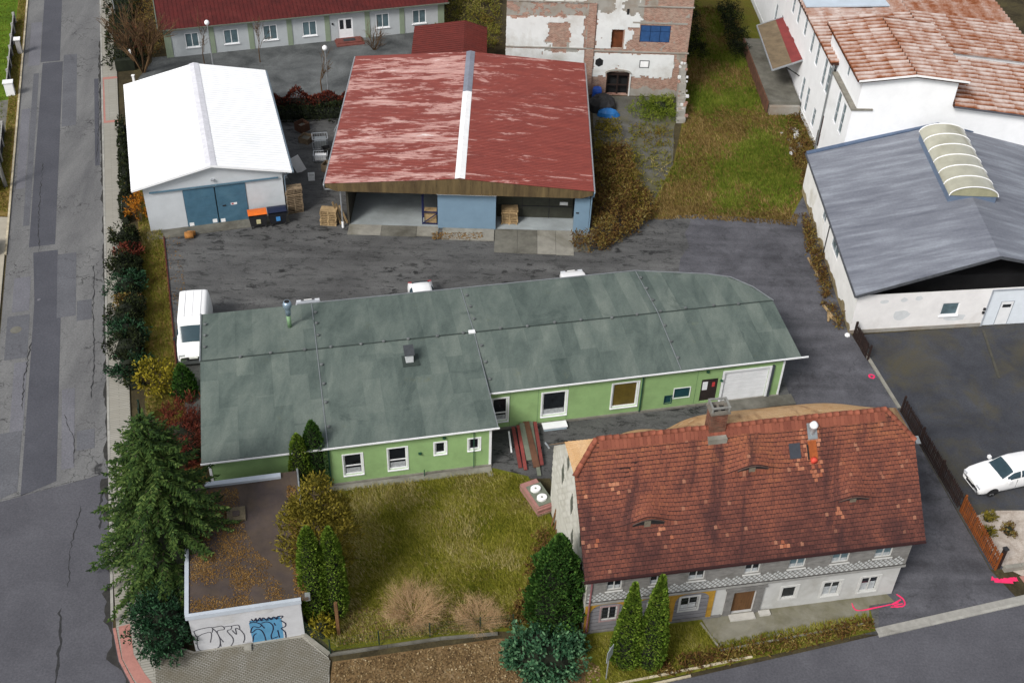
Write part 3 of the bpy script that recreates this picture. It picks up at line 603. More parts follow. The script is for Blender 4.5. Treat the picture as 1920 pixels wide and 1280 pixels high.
# local frame: x 0..16.75 along the front, y 0 = front wall; roof eaves y=-.35 and 8.95, ridge y=4.3
HE, HR, YRG, XL, XR_ = 4.6, 9.5, 4.3, -.25, 17.3
HIPZ = 8.3; hy = 3.12; rl, rr = 1.0, 15.95
EYES = [(3.12, 1.22, .95, .52), (8.65, 2.62, 1.0, .48), (13.7, 1.25, .9, .36)]
def hbump(x, y):
    b = 0
    for ex, ey, w, A in EYES:
        dy = y - ey
        if dy >= -.001: b += A * math.exp(-((x - ex) / w) ** 2) * max(0.0, 1 - dy / 1.7) ** 1.3
    return b + .02 * noise.noise((x * .6, y * .6, 3.1))
SL = (HR - HE) / (YRG + .35)
def hz(x, y): return HE + (y + .35) * SL + hbump(x, y)
REPAIR = [(.1, .7, 2.2, 2.4), (1.4, 1.85, 2.3, 2.75), (.35, .65, .6, 1.0), (.35, .5, 1.25, 1.4), (3.55, 4.1, .85, 1.1), (4.05, 4.4, .5, .75), (9.75, 10.15, -.08, .1), (10.95, 11.3, 2.4, 2.9), (11.15, 11.6, 2.9, 3.9), (11.6, 12.3, 2.0, 3.9), (12.75, 13.1, .7, 1.1), (7.15, 7.35, 2.0, 2.1), (2.2, 2.35, .55, .7)]
def near_rep(x, y, r):
    for a, b, c, d in REPAIR:
        if a - r < x < b + r and c - r < y < d + r: return True
    return False
mb = MB(); rt = random.Random(3); NROW = 31; run = (YRG + .35) / NROW; TW = .18
for i in range(NROW):
    y0 = -.35 + i * run; y1 = y0 + run * 1.18
    # the half hip cuts the upper rows
    cut = 0
    if y0 > hy: cut = (y0 - hy) / (YRG - hy)
    xa = XL + (rl - XL) * cut; xb = XR_ + (rr - XR_) * cut; x = xa - (TW / 2 if i % 2 else 0)
    while x < xb - .02:
        x0 = max(xa, x); x1 = min(xb, x + TW - .012); x += TW
        if x1 - x0 < .03: continue
        lift = .03 + rt.uniform(-.006, .01); j = rt.uniform(-.008, .008); dz = rt.uniform(-.004, .004)
        mb.cur = 1 if near_rep((x0 + x1) / 2, y0, rt.uniform(-.12, .04)) and rt.random() < .8 else 0
        a = (x0, y0 + j, hz(x0, y0) + lift + dz); b = (x1, y0 + j, hz(x1, y0) + lift - dz); c = (x1, y1, hz(x1, y0 + run) + run * .18 * SL + .006); d = (x0, y1, hz(x0, y0 + run) + run * .18 * SL + .006)
        ia, ib, ic, id_ = [mb.vert(p) for p in (a, b, c, d)]; mb.idx([ia, ib, ic, id_])
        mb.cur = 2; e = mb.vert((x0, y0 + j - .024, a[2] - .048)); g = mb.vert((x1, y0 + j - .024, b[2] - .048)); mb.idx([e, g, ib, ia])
roof = MB()
roof.slab([(XL, -.33, HE - .03), (XR_, -.33, HE - .03), (XR_, hy, HIPZ - .03), (rr, YRG, HR - .03), (rl, YRG, HR - .03), (XL, hy, HIPZ - .03)], .1)
by = 2 * YRG + .35
ro = roof.build('roof', m_plain('dark_batten_void', ph('#2e1b1a'), .2, 3, .95), HO)
mb.build('roof_tiles', [m_tile, m_tilenew, m_plain('painted_shade_tile_edge', ph('#3a2422'), .25, 5, .9)], ro, kind='stuff')  # third material: shadow lines between the tile rows, put into the edge colour
# rear slope with broad eyebrow waves, laid as stepped tile courses
def bz_(x, t):
    z = HR + (HE - HR) * t
    w = .45 * math.exp(-((x - 4.3) / .8) ** 2) + 1.15 / (1 + math.exp(-(x - 6.7) * 2.6)) / (1 + math.exp((x - 15.8) * 1.7))
    return z + w * math.sin(math.pi * min(1, t * .62)) * .95
mb = MB(); NB = 26; xs = [XL + (XR_ - XL) * k / 70 for k in range(71)]
for i in range(NB):
    t0 = i / NB; t1 = (i + 1.12) / NB
    for xa, xb in zip(xs, xs[1:]):
        yv0 = YRG + (by - YRG) * t0; yv1 = YRG + (by - YRG) * t1
        if yv0 < by - hy - .35:
            cut = 1 - (yv0 - YRG) / (by - hy - .35 - YRG)
            if xa < XL + (rl - XL) * cut or xb > XR_ + (rr - XR_) * cut: continue
        mb.face([(xa, yv0, bz_(xa, t0) + .0), (xa, yv1, bz_(xa, t1) + .03), (xb - .01, yv1, bz_(xb, t1) + .03), (xb - .01, yv0, bz_(xb, t0))])
mb.build('rear_roof_tiles', m_backt, ro, kind='stuff')
# half hips
for side in (0, 1):
    xe, xr0 = (XL, rl) if side == 0 else (XR_, rr); mb = MB(); NH = 8
    for i in range(NH):
        t0 = i / NH; t1 = (i + 1.15) / NH; xx0 = xr0 + (xe - xr0) * t0; xx1 = xr0 + (xe - xr0) * min(t1, 1.02); z0 = HR + (HIPZ - HR) * t0; z1 = HR + (HIPZ - HR) * t1
        yh0 = (YRG - hy) * t0; yh1 = (YRG - hy) * min(t1, 1.0); n = 14
        for k in range(n):
            f0 = -1 + 2 * k / n; f1 = -1 + 2 * (k + 1) / n - .01
            q = [(xx0, YRG + f0 * yh0, z0), (xx1, YRG + f0 * yh1, z1 + .03), (xx1, YRG + f1 * yh1, z1 + .03), (xx0, YRG + f1 * yh0, z0)]
            mb.face(q if side == 0 else q[::-1])
    mb.build('hip_tiles', m_backt, ro, kind='stuff')
# ridge and hip tiles, one by one
def half_tile(L, r=.13):
    m = MB(); n = 7; A = []; B = []
    for k in range(n):
        a = math.pi * k / (n - 1); A.append(m.vert((0, r * math.cos(a), r * math.sin(a) * .9))); B.append(m.vert((L, r * 1.12 * math.cos(a), r * 1.12 * math.sin(a) * .9)))
    for k in range(n - 1): m.idx([A[k], B[k], B[k + 1], A[k + 1]])
    m.idx(A[::-1]); m.idx(B); return m.mesh('ridge_tile', m_ridget, True)
def lay(p, q, L, parent=None):
    p = Vector(p); q = Vector(q); d = q - p; n = int(d.length / L); L = d.length / n; me = half_tile(L * 1.08)
    rot = d.to_track_quat('X', 'Z').to_euler()
    for i in range(n): o = put('ridge_tile', me, ro, p + d * (i / n) + Vector((0, rnd.uniform(-.02, .02), rnd.uniform(-.01, .015)))); o.rotation_euler = rot
lay((rl, YRG, HR - .02), (rr, YRG, HR - .02), .36)
lay((rl, YRG, HR + .0), (XL, hy, HIPZ + .02), .34); lay((rr, YRG, HR), (XR_, hy, HIPZ + .02), .34)
# course of long orange tiles just below the ridge
mb = MB(); x = rl + .1
while x < rr - .1:
    w = .2; y0 = YRG - .42 + rnd.uniform(-.02, .02); mb.face([(x, y0, hz(x, y0) + .055), (x + w - .015, y0, hz(x, y0) + .055), (x + w - .015, YRG - .03, HR + .03), (x, YRG - .03, HR + .03)]); x += w
mb.build('top_course', m_tilenew if False else m_isl('orange_top_course', [(.1, ph('#7a4537')), (.8, ph('#955845'))]), ro, kind='stuff')
# eyebrow openings
for ex, ey, w, A in EYES:
    m = MB(); n = 12; ww = .8
    top = [(ex - ww + 2 * ww * k / n, ey - .02, hz(ex - ww + 2 * ww * k / n, ey + .001) + .005) for k in range(n + 1)]
    bot = [(p[0], ey - .02, HE + (ey + .35) * SL + .02) for p in top]
    for k in range(n): m.face([bot[k], bot[k + 1], top[k + 1], top[k]])
    ow = m.build('eyebrow_window', m_blackhole, ro)
    q = MB(); q.box(ex - .22, ex + .1, ey - .06, ey - .03, HE + (ey + .35) * SL + .03, hz(ex, ey + .001) - .1); q.build('eyebrow_pane', m_plain('cracked_pane', ph('#7d7566'), .2, 5, .6), ow)
    q = MB()
    for k in range(n): q.beam(Vector(top[k]) + Vector((0, -.03, 0)), Vector(top[k + 1]) + Vector((0, -.03, 0)), .045, .03)
    q.build('eyebrow_frame', m_plain('dark_grey_board', ph('#5f4c45'), .2, 4, .9), ow)
# chimney, pipe vent, slate patch and the open slot with a red pipe
cx, cy = 7.05, YRG + .1; q = MB(); q.box(cx - .42, cx + .42, cy - .33, cy + .33, HR - .9, HR + 1.05); ch = q.build('chimney', m_brick, ro)
q = MB()
for a, b, c, d in ((-.5, .5, -.42, -.24), (-.5, .5, .24, .42), (-.5, -.32, -.24, .24), (.32, .5, -.24, .24), (-.06, .06, -.24, .24)): q.box(cx + a, cx + b, cy + c, cy + d, HR + 1.052, HR + 1.17)
q.build('chimney_cap', m_plain('grey_chimney_cap', ph('#7f796f'), .2, 4, .9, bump=.3), ch)
q = MB()
for a in (-.45, .38):
    for c in (-.37, .3): q.box(cx + a, cx + a + .07, cy + c, cy + c + .07, HR + 1.172, HR + 1.42)
q.box(cx - .47, cx + .47, cy - .39, cy - .30, HR + 1.42, HR + 1.5); q.box(cx - .47, cx + .47, cy + .28, cy + .37, HR + 1.42, HR + 1.5); q.box(cx - .47, cx - .38, cy - .30, cy + .28, HR + 1.42, HR + 1.5); q.box(cx + .38, cx + .47, cy - .30, cy + .28, HR + 1.42, HR + 1.5)
q.build('chimney_frame', m_plain('weathered_metal_frame', ph('#8d8d88'), .2, 4, .8), ch)
q = MB(); q.box(cx - .31, cx + .31, cy - .23, cy + .23, HR + 1.04, HR + 1.06); q.build('chimney_flue', m_blackhole, ch)
q = MB(); q.box(cx - .5, cx + .45, cy - .72, cy - .42, HR - .62, HR - .3); q.build('chimney_step', m_conc, ch)
q = MB(); vx, vy = 11.95, 3.75; vz = hz(vx, vy); q.lathe([(.13, vz - .1), (.13, vz + .4), (.2, vz + .42), (.22, vz + .55), (.12, vz + .7), (.04, vz + .74)], 14, (vx, vy)); q.build('pipe_vent', m_trim, ro, True)
q = MB(); q.slab([(vx - .25, vy - .25, hz(vx, vy - .25) + .07), (vx + .25, vy - .25, hz(vx, vy - .25) + .07), (vx + .25, vy + .3, hz(vx, vy + .3) + .08), (vx - .25, vy + .3, hz(vx, vy + .3) + .08)], .03); q.build('vent_flashing', m_zinc, ro)
def onroof(x0, x1, y0, y1, t=.05): return [(x0, y0, hz(x0, y0) + t), (x1, y0, hz(x1, y0) + t), (x1, y1, hz(x1, y1) + t), (x0, y1, hz(x0, y1) + t)]
q = MB(); q.slab(onroof(10.66, 11.24, 2.9, 3.42, .065), .03); q.build('slate_patch', m_slated, ro)
q = MB(); q.slab(onroof(11.66, 12.1, 2.8, 3.45, .06), .02); q.build('rusty_patch', m_plain('rust_stained_sheet', ph('#a3562a'), .25, 3, .9), ro)
q = MB(); q.slab(onroof(11.58, 11.65, 2.8, 3.3, .12), .05); q.build('slot_edge', m_blackhole, ro)
q = MB(); q.tube([(11.87, 2.85, hz(11.87, 2.85) + .0), (11.87, 2.65, hz(11.87, 2.65) + .2)], .17, 12); q.build('red_pipe_end', m_plain('red_clay_pipe', ph('#e0523f'), .1, 4, .6), ro, True)
# walls
f1 = WallF((0, 0), (16.75, 0)); fu = WallF((-.02, -.09), (16.85, -.09))
lowh = [(.86, 1.69, .82, 1.9), (4.97, 5.93, .82, 1.88), (7.78, 8.98, .05, 1.85), (10.42, 11.2, .78, 1.68), (12.68, 13.6, .56, 1.66), (14.75, 15.7, .52, 1.66), (3.3, 3.95, .8, 1.8)]
uph = [(.95, 1.72), (3.13, 3.92), (5.09, 5.95), (8.01, 8.81), (10.33, 11.2), (12.6, 13.53), (14.9, 15.85)]
UH = [(a + .02, b + .02, 3.32, 4.25) for a, b in uph]
mb = f1.mb(); holed(mb, 6.75, 16.75, -.02, 2.42, [h for h in lowh if h[0] > 6.7]); mb.build('ground_floor_wall', m_render, HO)
mb = f1.mb(); holed(mb, 0, 6.75, -.02, 2.42, [h for h in lowh if h[0] < 6.7]); mb.build('log_wall', m_logs, HO)
mb = fu.mb(); holed(mb, 0, 16.87, 2.42, 4.62, UH); mb.build('upper_wall', m_slateg, HO)
def ztop(x): return HE + .0 + SL * min(x + .35, 9.0 - x + .35)
ztop.knots = (4.5,)
def gab(x): return min(HE - .1 + SL * (min(x, 8.6 - x) + .35), HIPZ + .02)
gab.knots = (3.05, 4.3, 5.5)
wg = WallF((0, 8.6), (0, 0)); mb = wg.mb(); holed(mb, 0, 8.6, -.02, 4.55, [], ztop=gab); mb.build('gable_wall', m_whiteslate, HO)
wg2 = WallF((16.75, 0), (16.75, 8.6)); mb = wg2.mb(); holed(mb, 0, 8.6, -.02, 4.55, [], ztop=gab); mb.build('gable_wall', m_whiteslate, HO)
wb = WallF((16.75, 8.6), (0, 8.6)); mb = wb.mb(); holed(mb, 0, 16.75, -.02, 4.6, []); mb.build('rear_wall', m_render, HO)
mb = MB(); mb.box(.3, 16.45, .4, 8.3, .0, 4.5); mb.build('interior', m_blackhole, HO)
# courses of slates on the left gable, with dark lozenges
mb = wg.mb(); z = 2.6; i = 0
while z < 8.2:
    for k in range(22):
        a = k * .4 + (.2 if i % 2 else 0); b = a + .385
        if b > 8.6 or gab(a) < z + .3 or gab(b) < z + .3: continue
        mb.face([(a, .03, z), (b, .03, z), (b, .008, z + .3), (a, .008, z + .3)]); mb.face([(a, .0, z), (b, .0, z), (b, .03, z), (a, .03, z)])
    z += .24; i += 1
mb.build('gable_slates', m_isl('cream_gable_slates', [(.1, ph('#c3c0b3')), (.8, ph('#dedcd2'))]), HO, kind='stuff')
for (a, z, w, h_) in ((6.8, 5.3, .28, .75), (4.6, 5.3, .28, .8), (2.4, 5.2, .28, .8), (5.7, 6.9, .24, .65), (3.3, 7.0, .24, .65), (5.2, 3.4, .26, .7), (7.4, 3.5, .26, .7)):
    q = wg.mb(); pts = [(a - w, .045, z), (a, .045, z - h_), (a + w, .045, z), (a, .045, z + h_)]; q.face(pts); q.face([(p[0], .012, p[2]) for p in pts][::-1])
    for u, v in zip(pts, pts[1:] + pts[:1]): q.face([u, (u[0], .012, u[2]), (v[0], .012, v[2]), v])
    q.build('dark_lozenge', m_plain('grey_green_slate', ph('#66695f'), .25, 4, .8), HO)
# patterned slate band over the ground floor
mb = fu.mb(); s_ = .27
for row in range(5):
    for k in range(62):
        x = .14 + k * s_ + (s_ / 2 if row % 2 else 0); z = 2.66 + row * s_ / 2
        if x > 16.72 or (row == 4 and k % 2): continue
        r_ = s_ * (.36 if row < 4 else .3); mb.face([(x - r_, .02, z), (x, .02, z - r_), (x + r_, .02, z), (x, .02, z + r_)])
mb.build('slate_band', m_slatew, HO, kind='stuff')
mb = fu.mb(); mb.box(-.02, 16.89, .0, .06, 2.36, 2.52); mb.build('jetty_beam', m_plain('pale_beam', ph('#9d9c98'), .15, 3, .9), HO)
mb = fu.mb(); mb.box(0, 16.87, .0, .04, 2.5, 2.52); mb.build('band_board', m_slated, HO)
# timber arches of the log room
def arch(a, b, zt):
    q = f1.mb(); n = 10; r_ = .62; out = [(a, .05, 0)]; inner = []
    pts = [(a + .26, 0)] + [(a + .26 + r_ * (1 - math.cos(math.pi / 2 * k / n)), zt - r_ + r_ * math.sin(math.pi / 2 * k / n) - .12) for k in range(n + 1)]
    pts += [(b - .26 - r_ * (1 - math.cos(math.pi / 2 * (n - k) / n)), zt - r_ + r_ * math.sin(math.pi / 2 * (n - k) / n) - .12) for k in range(n + 1)] + [(b - .26, 0)]
    for (x0, z0), (x1, z1) in zip(pts, pts[1:]):
        o0 = (a if x0 < (a + b) / 2 else b); 
        if abs(x1 - x0) < 1e-4: o = a if x0 < (a + b) / 2 else b; q.face([(min(o, x0), .07, min(z0, z1)), (max(o, x0), .07, min(z0, z1)), (max(o, x0), .07, max(z0, z1)), (min(o, x0), .07, max(z0, z1))])
        else: q.face([(x0, .07, z0), (x1, .07, z1), (x1, .07, zt), (x0, .07, zt)])
        q.face([(x0, .07, z0), (x0, 0, z0), (x1, 0, z1), (x1, .07, z1)])
    za = pts[1][1]; q.face([(a, .07, za), (a + .26, .07, za), (a + .26, .07, zt), (a, .07, zt)]); q.face([(b - .26, .07, za), (b, .07, za), (b, .07, zt), (b - .26, .07, zt)])
    q.face([(a, .07, 0), (a, .07, zt), (a, 0, zt), (a, 0, 0)]); q.face([(b, .07, 0), (b, 0, 0), (b, 0, zt), (b, .07, zt)])
    q.build('timber_arch', m_ochre, HO)
arch(0.02, 2.32, 2.34); arch(2.34, 4.4, 2.34); arch(4.42, 6.74, 2.34)
mb = f1.mb()
for k in range(7): mb.box(.1, 6.7, .002, .012, .12 + k * .3, .13 + k * .3)
mb.build('log_joints', m_plain('dark_log_joint', ph('#4b4a4c'), .2, 3, .9), HO)
m_frame = m_plain('old_white_window_frame', ph('#d2d2ce'), .06, 4, .7)
m_glassd = m_plain('dark_window_glass', (.016, .02, .025), .3, 2, .1, spec=.6)
m_pinkf = m_plain('pinkish_window_frame', ph('#a88f8e'), .1, 4, .8)
for h in lowh:
    if h[2] < .1: continue
    a, b, c, e = h
    window(f1, HO, a, b, c, e, m_frame, m_glassd, .08, .06, mull=() if 10 < a < 11 else (.5,), surround=(m_pinkf if a < 2 else m_frame) if True else None, sw=.13 if a > 10 else .09, sill=m_frame if a > 12 else None, net=(.4, m_netw) if 4 < a < 7 else ((.55, m_net) if a > 12 else None))
for h in UH: window(fu, HO, *h, m_frame, m_glassd if h[0] < 9 else m_glassg, .09, .055, mull=(.5,), sill=m_frame, surround=m_slateg, sw=.1, net=(.3, m_net))
# stone portal and door
mb = f1.mb(); mb.box(7.4, 7.77, .0, .1, 0, 2.1); mb.box(9.0, 9.37, .0, .1, 0, 2.1); mb.box(7.77, 9.0, .0, .1, 1.86, 2.1); mb.box(7.3, 9.47, .0, .16, 2.1, 2.2); mb.build('stone_portal', m_stone, HO)
mb = f1.mb(); mb.box(7.79, 8.97, -.15, -.1, .1, 1.84); dr = mb.build('front_door', m_browndoor, HO); q = f1.mb(); q.box(8.0, 8.75, -.099, -.085, .25, .75); q.box(8.0, 8.75, -.099, -.085, 1.0, 1.65); q.build('door_panel', m_browndoor, dr)
mb = f1.mb(); mb.box(7.7, 9.05, .11, .5, -.02, .12); mb.box(9.3, 9.9, .11, .4, -.02, .14); mb.build('door_step', m_plain('pale_stone_step', ph('#c7c4bc'), .1, 3, .9), HO)
mb = f1.mb(); mb.tube([(.25, -.32 + .55, 4.4), (.2, .12, 4.1), (.12, .2, .1)], .05, 8); mb.build('downpipe', m_plain('pinkish_downpipe', ph('#8a5a5c'), .15, 4, .7), HO)
mb = f1.mb(); mb.beam((-.3, .4, HE - .07), (17.3, .4, HE - .07), .1, .1); mb.build('gutter', m_plain('dark_brown_gutter', ph('#3a1e1e'), .15, 4, .7), HO)
mb = MB(); mb.tube([(-.4, 9.0, 4.75), (-.35, 8.6, 4.9), (-.35, 8.3, 5.05)], .05, 6); mb.build('gutter_bracket', m_steel, HO)
mb = MB(); mb.slab([(17.3, hy - .25, HIPZ - .02), (17.55, hy - .25, HIPZ - .05), (17.5, hy + .1, HIPZ + .15), (17.28, hy + .1, HIPZ + .15)], .04); mb.build('hip_flashing', m_zinc, HO)
mb = f1.mb(); mb.box(0.0, 7.3, .0, .12, -.02, .1); mb.build('plinth', m_stone, HO)
# ================================================================ white barn with blue doors
m_wall_w = m_plain('pale_blue_white_render', ph('#d5dade'), .05, 1.2, .9, bump=.08, dirt=ph('#bcc3c6'), dirt_amt=.15)
m_roof_w = m_plain('white_coated_sheet', (.84, .85, .86), .03, 1.2, .5, dirt=(.72, .74, .75), dirt_amt=.15)
m_blue = m_plain('blue_metal_door', ph('#4c7288'), .1, 2, .55, dirt=ph('#5f8497'), dirt_amt=.3)
m_bluerail = m_plain('blue_grey_rail', ph('#5e7f92'), .1, 3, .5)
FB = Frame(72.8)
BA = thing('white_barn', 'white gabled barn with white sheet roof and blue double doors', 'barn', (-26.49, 70.22, 0), FB.rot)
bx0, bx1, bd = 0, 9.8, 15.2
def bt(x): return 3.8 + 1.2 * (1 - abs(x - 4.9) / 5.65)
bt.knots = (4.9,)
w = WallF((0, 0), (9.8, 0)); mb = w.mb(); holed(mb, 0, 9.8, -.02, 3.5, [(2.66, 7.1, -.01, 3.1)], ztop=bt, depth=.1)
for p, q in (((9.8, 0), (9.8, bd)), ((9.8, bd), (0, bd)), ((0, bd), (0, 0))):
    ww = WallF(p, q); mb.M = ww.M; holed(mb, 0, ww.len, -.02, 3.85, [])
mb.build('wall', m_wall_w, BA)
mb = MB(); ribbed(mb, (4.92, -.35, 5.1), (-.75, -.35, 3.85), (4.92, 15.55, 5.1), (-.75, 15.55, 3.85), 46, .022); mb.build('roof_slope', m_roof_w, BA)
mb = MB(); ribbed(mb, (4.92, -.35, 5.1), (10.5, -.35, 3.85), (4.92, 15.55, 5.1), (10.5, 15.55, 3.85), 46, .022); mb.build('roof_slope', m_roof_w, BA)
mb = MB(); mb.slab([(-.7, -.3, 3.83), (4.92, -.3, 5.07), (4.92, 15.5, 5.07), (-.7, 15.5, 3.83)], .1); mb.slab([(4.93, -.3, 5.07), (10.45, -.3, 3.83), (10.45, 15.5, 3.83), (4.93, 15.5, 5.07)], .1); mb.build('roof_deck', m_roof_w, BA)
mb = MB(); mb.slab([(4.55, -.38, 5.06), (4.92, -.38, 5.16), (4.92, 15.58, 5.16), (4.55, 15.58, 5.06)], .015); mb.slab([(4.925, -.38, 5.16), (5.3, -.38, 5.06), (5.3, 15.58, 5.06), (4.925, 15.58, 5.16)], .015); mb.build('ridge_flashing', m_plain('pale_grey_flashing', (.62, .62, .66), .1, 3, .5), BA)
mb = MB(); mb.beam((-.75, -.39, 3.80), (4.92, -.39, 5.06), .04, .16); mb.beam((4.92, -.39, 5.06), (10.5, -.39, 3.80), .04, .16); mb.build('verge_trim', m_roof_w, BA)
mb = MB(); mb.tube([(10.58, -.4, 3.78), (10.58, 15.5, 3.78)], .07, 8); mb.tube([(10.58, -.1, 3.76), (9.95, -.06, 3.3), (9.92, -.06, .1)], .045, 8); mb.build('gutter', m_plain('grey_blue_gutter', ph('#6f7f8c'), .1, 3, .5), BA)
mb = w.mb(); mb.beam((.4, .12, 3.33), (9.5, .12, 3.30), .08, .1); mb.build('door_rail', m_bluerail, BA)
for a, b in ((2.68, 4.86), (4.94, 7.08)):
    mb = w.mb(); mb.box(a, b, -.06, .05, .02, 3.15); d = mb.build('sliding_door', m_blue, BA)
    for z in (.75, 1.5, 2.3): q = w.mb(); q.box(a + .03, b - .03, .05, .06, z, z + .012); q.build('door_seam', m_bluerail, d)
    q = w.mb(); q.box(a + (.1 if a < 4 else .08), a + (.42 if a < 4 else .4), .05, .065, .08, .36); q.build('notice_sticker', m_white, d)
    if a < 4: q = w.mb(); q.box(b - .42, b - .1, .05, .065, .12, .42); q.build('notice_sticker', m_white, d)
    else:
        q = w.mb(); q.box(a + .95, a + 1.4, .05, .06, 1.45, 1.62); q.build('notice_sticker', m_white, d); q = w.mb(); q.box(a + 1.0, a + 1.16, .06, .065, 1.48, 1.6); q.build('notice_sticker', m_plain('red_print', ph('#c04a4a')), d); q = w.mb(); q.box(a + .35, a + .6, .05, .09, 1.42, 1.52); q.build('door_handle', m_black, d)
mb = w.mb(); mb.box(4.87, 4.93, -.08, -.02, 0, 3.15); mb.build('door_gap', m_blackhole, BA)
mb = w.mb(); mb.box(4.75, 5.0, .02, .2, 3.72, 3.8); mb.build('wall_lamp', m_steel, BA)
mb = w.mb(); mb.box(-.3, 9.9, .02, 1.1, -.02, .05); mb.build('apron', m_concd, BA)
# ================================================================ red-roofed shed
m_red = NT('flaking_red_sheet')
def _flake(s):
    tc = s.n('ShaderNodeTexCoord'); mp = s.n('ShaderNodeMapping'); mp.inputs['Scale'].default_value = (.28, 1.5, 1); s.l(tc.outputs['Object'], mp.inputs[0]); v = mp.outputs[0]
    sp = s.n('ShaderNodeSeparateXYZ'); s.l(tc.outputs['Object'], sp.inputs[0])
    base = s.ramp(s.noise(v, 1.6, 6, .7), [(.3, ph('#742f28')), (.7, ph('#8f4035'))])
    mr = s.n('ShaderNodeMapRange'); s.l(sp.outputs['X'], mr.inputs[0]); mr.inputs[1].default_value = 7.7; mr.inputs[2].default_value = 8.9; mr.inputs[3].default_value = .062; mr.inputs[4].default_value = .004
    n1 = s.noise(v, .55, 9, .72, .9); n2 = s.noise(v, 3.2, 6, .7)
    k = s.math('ADD', s.math('ADD', s.math('MULTIPLY', n1, .72), s.math('MULTIPLY', n2, .28)), mr.outputs[0])
    f = s.ramp(k, [(.55, 0.0), (.585, .6), (.66, .95)]); col = s.mix(f, base, ph('#cda49c'))
    f2 = s.ramp(k, [(.655, 0.0), (.70, .9)]); col = s.mix(f2, col, ph('#e3dedd'))
    g = s.noise(s.pos(), 9, 4, .7); col = s.mix(.25, col, s.ramp(g, [(.25, .3), (.75, .75)]), 'OVERLAY')
    return s.done(col, .6, 0, .4)
m_red = _flake(m_red)
m_fascia = m_plain('stained_brown_fascia', ph('#6b5a3c'), .25, 1.2, .9, dirt=ph('#3f2f20'), dirt_amt=.35, local=True, stretch=(2.5, 1, .4))
m_bpanel = m_plain('blue_grey_panel', ph('#7d98ad'), .05, 1.2, .6, dirt=ph('#8aa2b4'), dirt_amt=.2)
m_shedin = m_plain('dark_shed_lining', ph('#4a463c'), .25, 1.5, .9)
m_floor = m_plain('shed_floor_concrete', ph('#aab2b4'), .1, .6, .8, dirt=ph('#7d8280'), dirt_amt=.35)
RS = thing('red_roofed_shed', 'wide shed with flaking red profiled metal roof and open front bays', 'shed', (-12.3, 72.0, 0), rad(.6))
ex0, ex1, yf, ybk, ze, zr_, xrg = -1.45, 17.75, -.75, 18.9, 4.0, 4.72, 8.2
mb = MB(); ribbed(mb, (xrg, yf, zr_), (ex0, yf, ze), (xrg, ybk, zr_), (ex0, ybk, ze), 92, .04, (.5, .12)); mb.build('roof_slope', m_red, RS)
mb = MB(); ribbed(mb, (xrg, yf, zr_), (ex1, yf, ze), (xrg, ybk, zr_), (ex1, ybk, ze), 92, .04, (.5, .12)); mb.build('roof_slope', m_red, RS)
mb = MB(); mb.slab([(ex0 + .1, yf + .06, ze - .02), (xrg, yf + .06, zr_ - .02), (xrg, ybk, zr_ - .02), (ex0 + .1, ybk, ze - .02)], .12); mb.slab([(xrg + .01, yf + .06, zr_ - .02), (ex1 - .1, yf + .06, ze - .02), (ex1 - .1, ybk, ze - .02), (xrg + .01, ybk, zr_ - .02)], .12); mb.build('roof_deck', m_shedin, RS)
for y0, y1, m in ((yf, 12.0, m_white), (12.02, ybk + .05, m_plain('grey_ridge_sheet', ph('#8a8f9c'), .12, 2, .5))):
    mb = MB(); mb.slab([(xrg - .36, y0, zr_ + .02), (xrg, y0, zr_ + .1), (xrg, y1, zr_ + .1), (xrg - .36, y1, zr_ + .02)], .012); mb.slab([(xrg + .005, y0, zr_ + .1), (xrg + .36, y0, zr_ + .02), (xrg + .36, y1, zr_ + .02), (xrg + .005, y1, zr_ + .1)], .012); mb.build('ridge_cap', m, RS)
mb = MB()
def zt(x): return ze + (zr_ - ze) * (1 - abs(x - xrg) / (9.6))
N = 24
for k in range(N):
    x0 = ex0 + .05 + (ex1 - ex0 - .1) * k / N; x1 = ex0 + .05 + (ex1 - ex0 - .1) * (k + 1) / N - .012; mb = MB(); y0 = yf + .012 * (k % 2)
    tb = ze - .62 + (.25 if k == 0 else 0); pts = [(x0, y0, tb if k else ze - .3), (x1, y0, ze - .62), (x1, y0, zt(x1) - .03), (x0, y0, zt(x0) - .03)]
    if k == N - 1: pts[1] = (x1, y0, ze - .35)
    mb.face(pts); mb.face([(p[0], y0 + .05, p[2]) for p in pts][::-1]); mb.face([pts[0], (pts[0][0], y0 + .05, pts[0][2]), (pts[1][0], y0 + .05, pts[1][2]), pts[1]]); mb.build('fascia_board', m_fascia, RS)
mb = MB(); mb.box(-.1, .05, 0, 18.4, -.02, 3.95); mb.box(.05, 17.3, 18.3, 18.45, -.02, 4.0); mb.box(17.25, 17.4, 0, 18.3, -.02, 3.95); mb.build('side_wall', m_shedin, RS)
mb = MB(); mb.box(.06, 17.24, .02, 18.28, -.02, .06); mb.build('floor', m_floor, RS)
mb = MB(); mb.box(0.06, 17.2, -.1, .12, 2.95, 3.6); mb.build('lintel', m_shedin, RS)
for k, y in enumerate((3.5, 7.5, 12)):
    for x in (6.4, 11): mb = MB(); mb.box(x - .1, x + .1, y - .1, y + .1, .06, 4.1); mb.build('post', m_shedin, RS)
mb = MB(); mb.box(6.55, 10.78, -.14, -.05, .05, 2.95); pn = mb.build('sliding_panel', m_bpanel, RS)
mb = MB(); mb.box(6.5, 10.82, -.16, -.04, 2.95, 3.03); mb.build('panel_rail', m_white, pn)
mb = MB(); mb.box(16.5, 17.6, -.2, .3, .0, 3.0); sp = mb.build('side_panel', m_bpanel, RS); q = MB(); q.box(16.62, 16.85, -.215, -.2, 1.7, 1.82); q.build('lock', m_black, sp)
mb = MB(); mb.box(10.85, 16.48, 1.6, 1.7, .06, 2.2); bk = mb.build('back_partition', m_plain('dark_olive_sheet', ph('#43443a'), .15, 2, .7), RS)
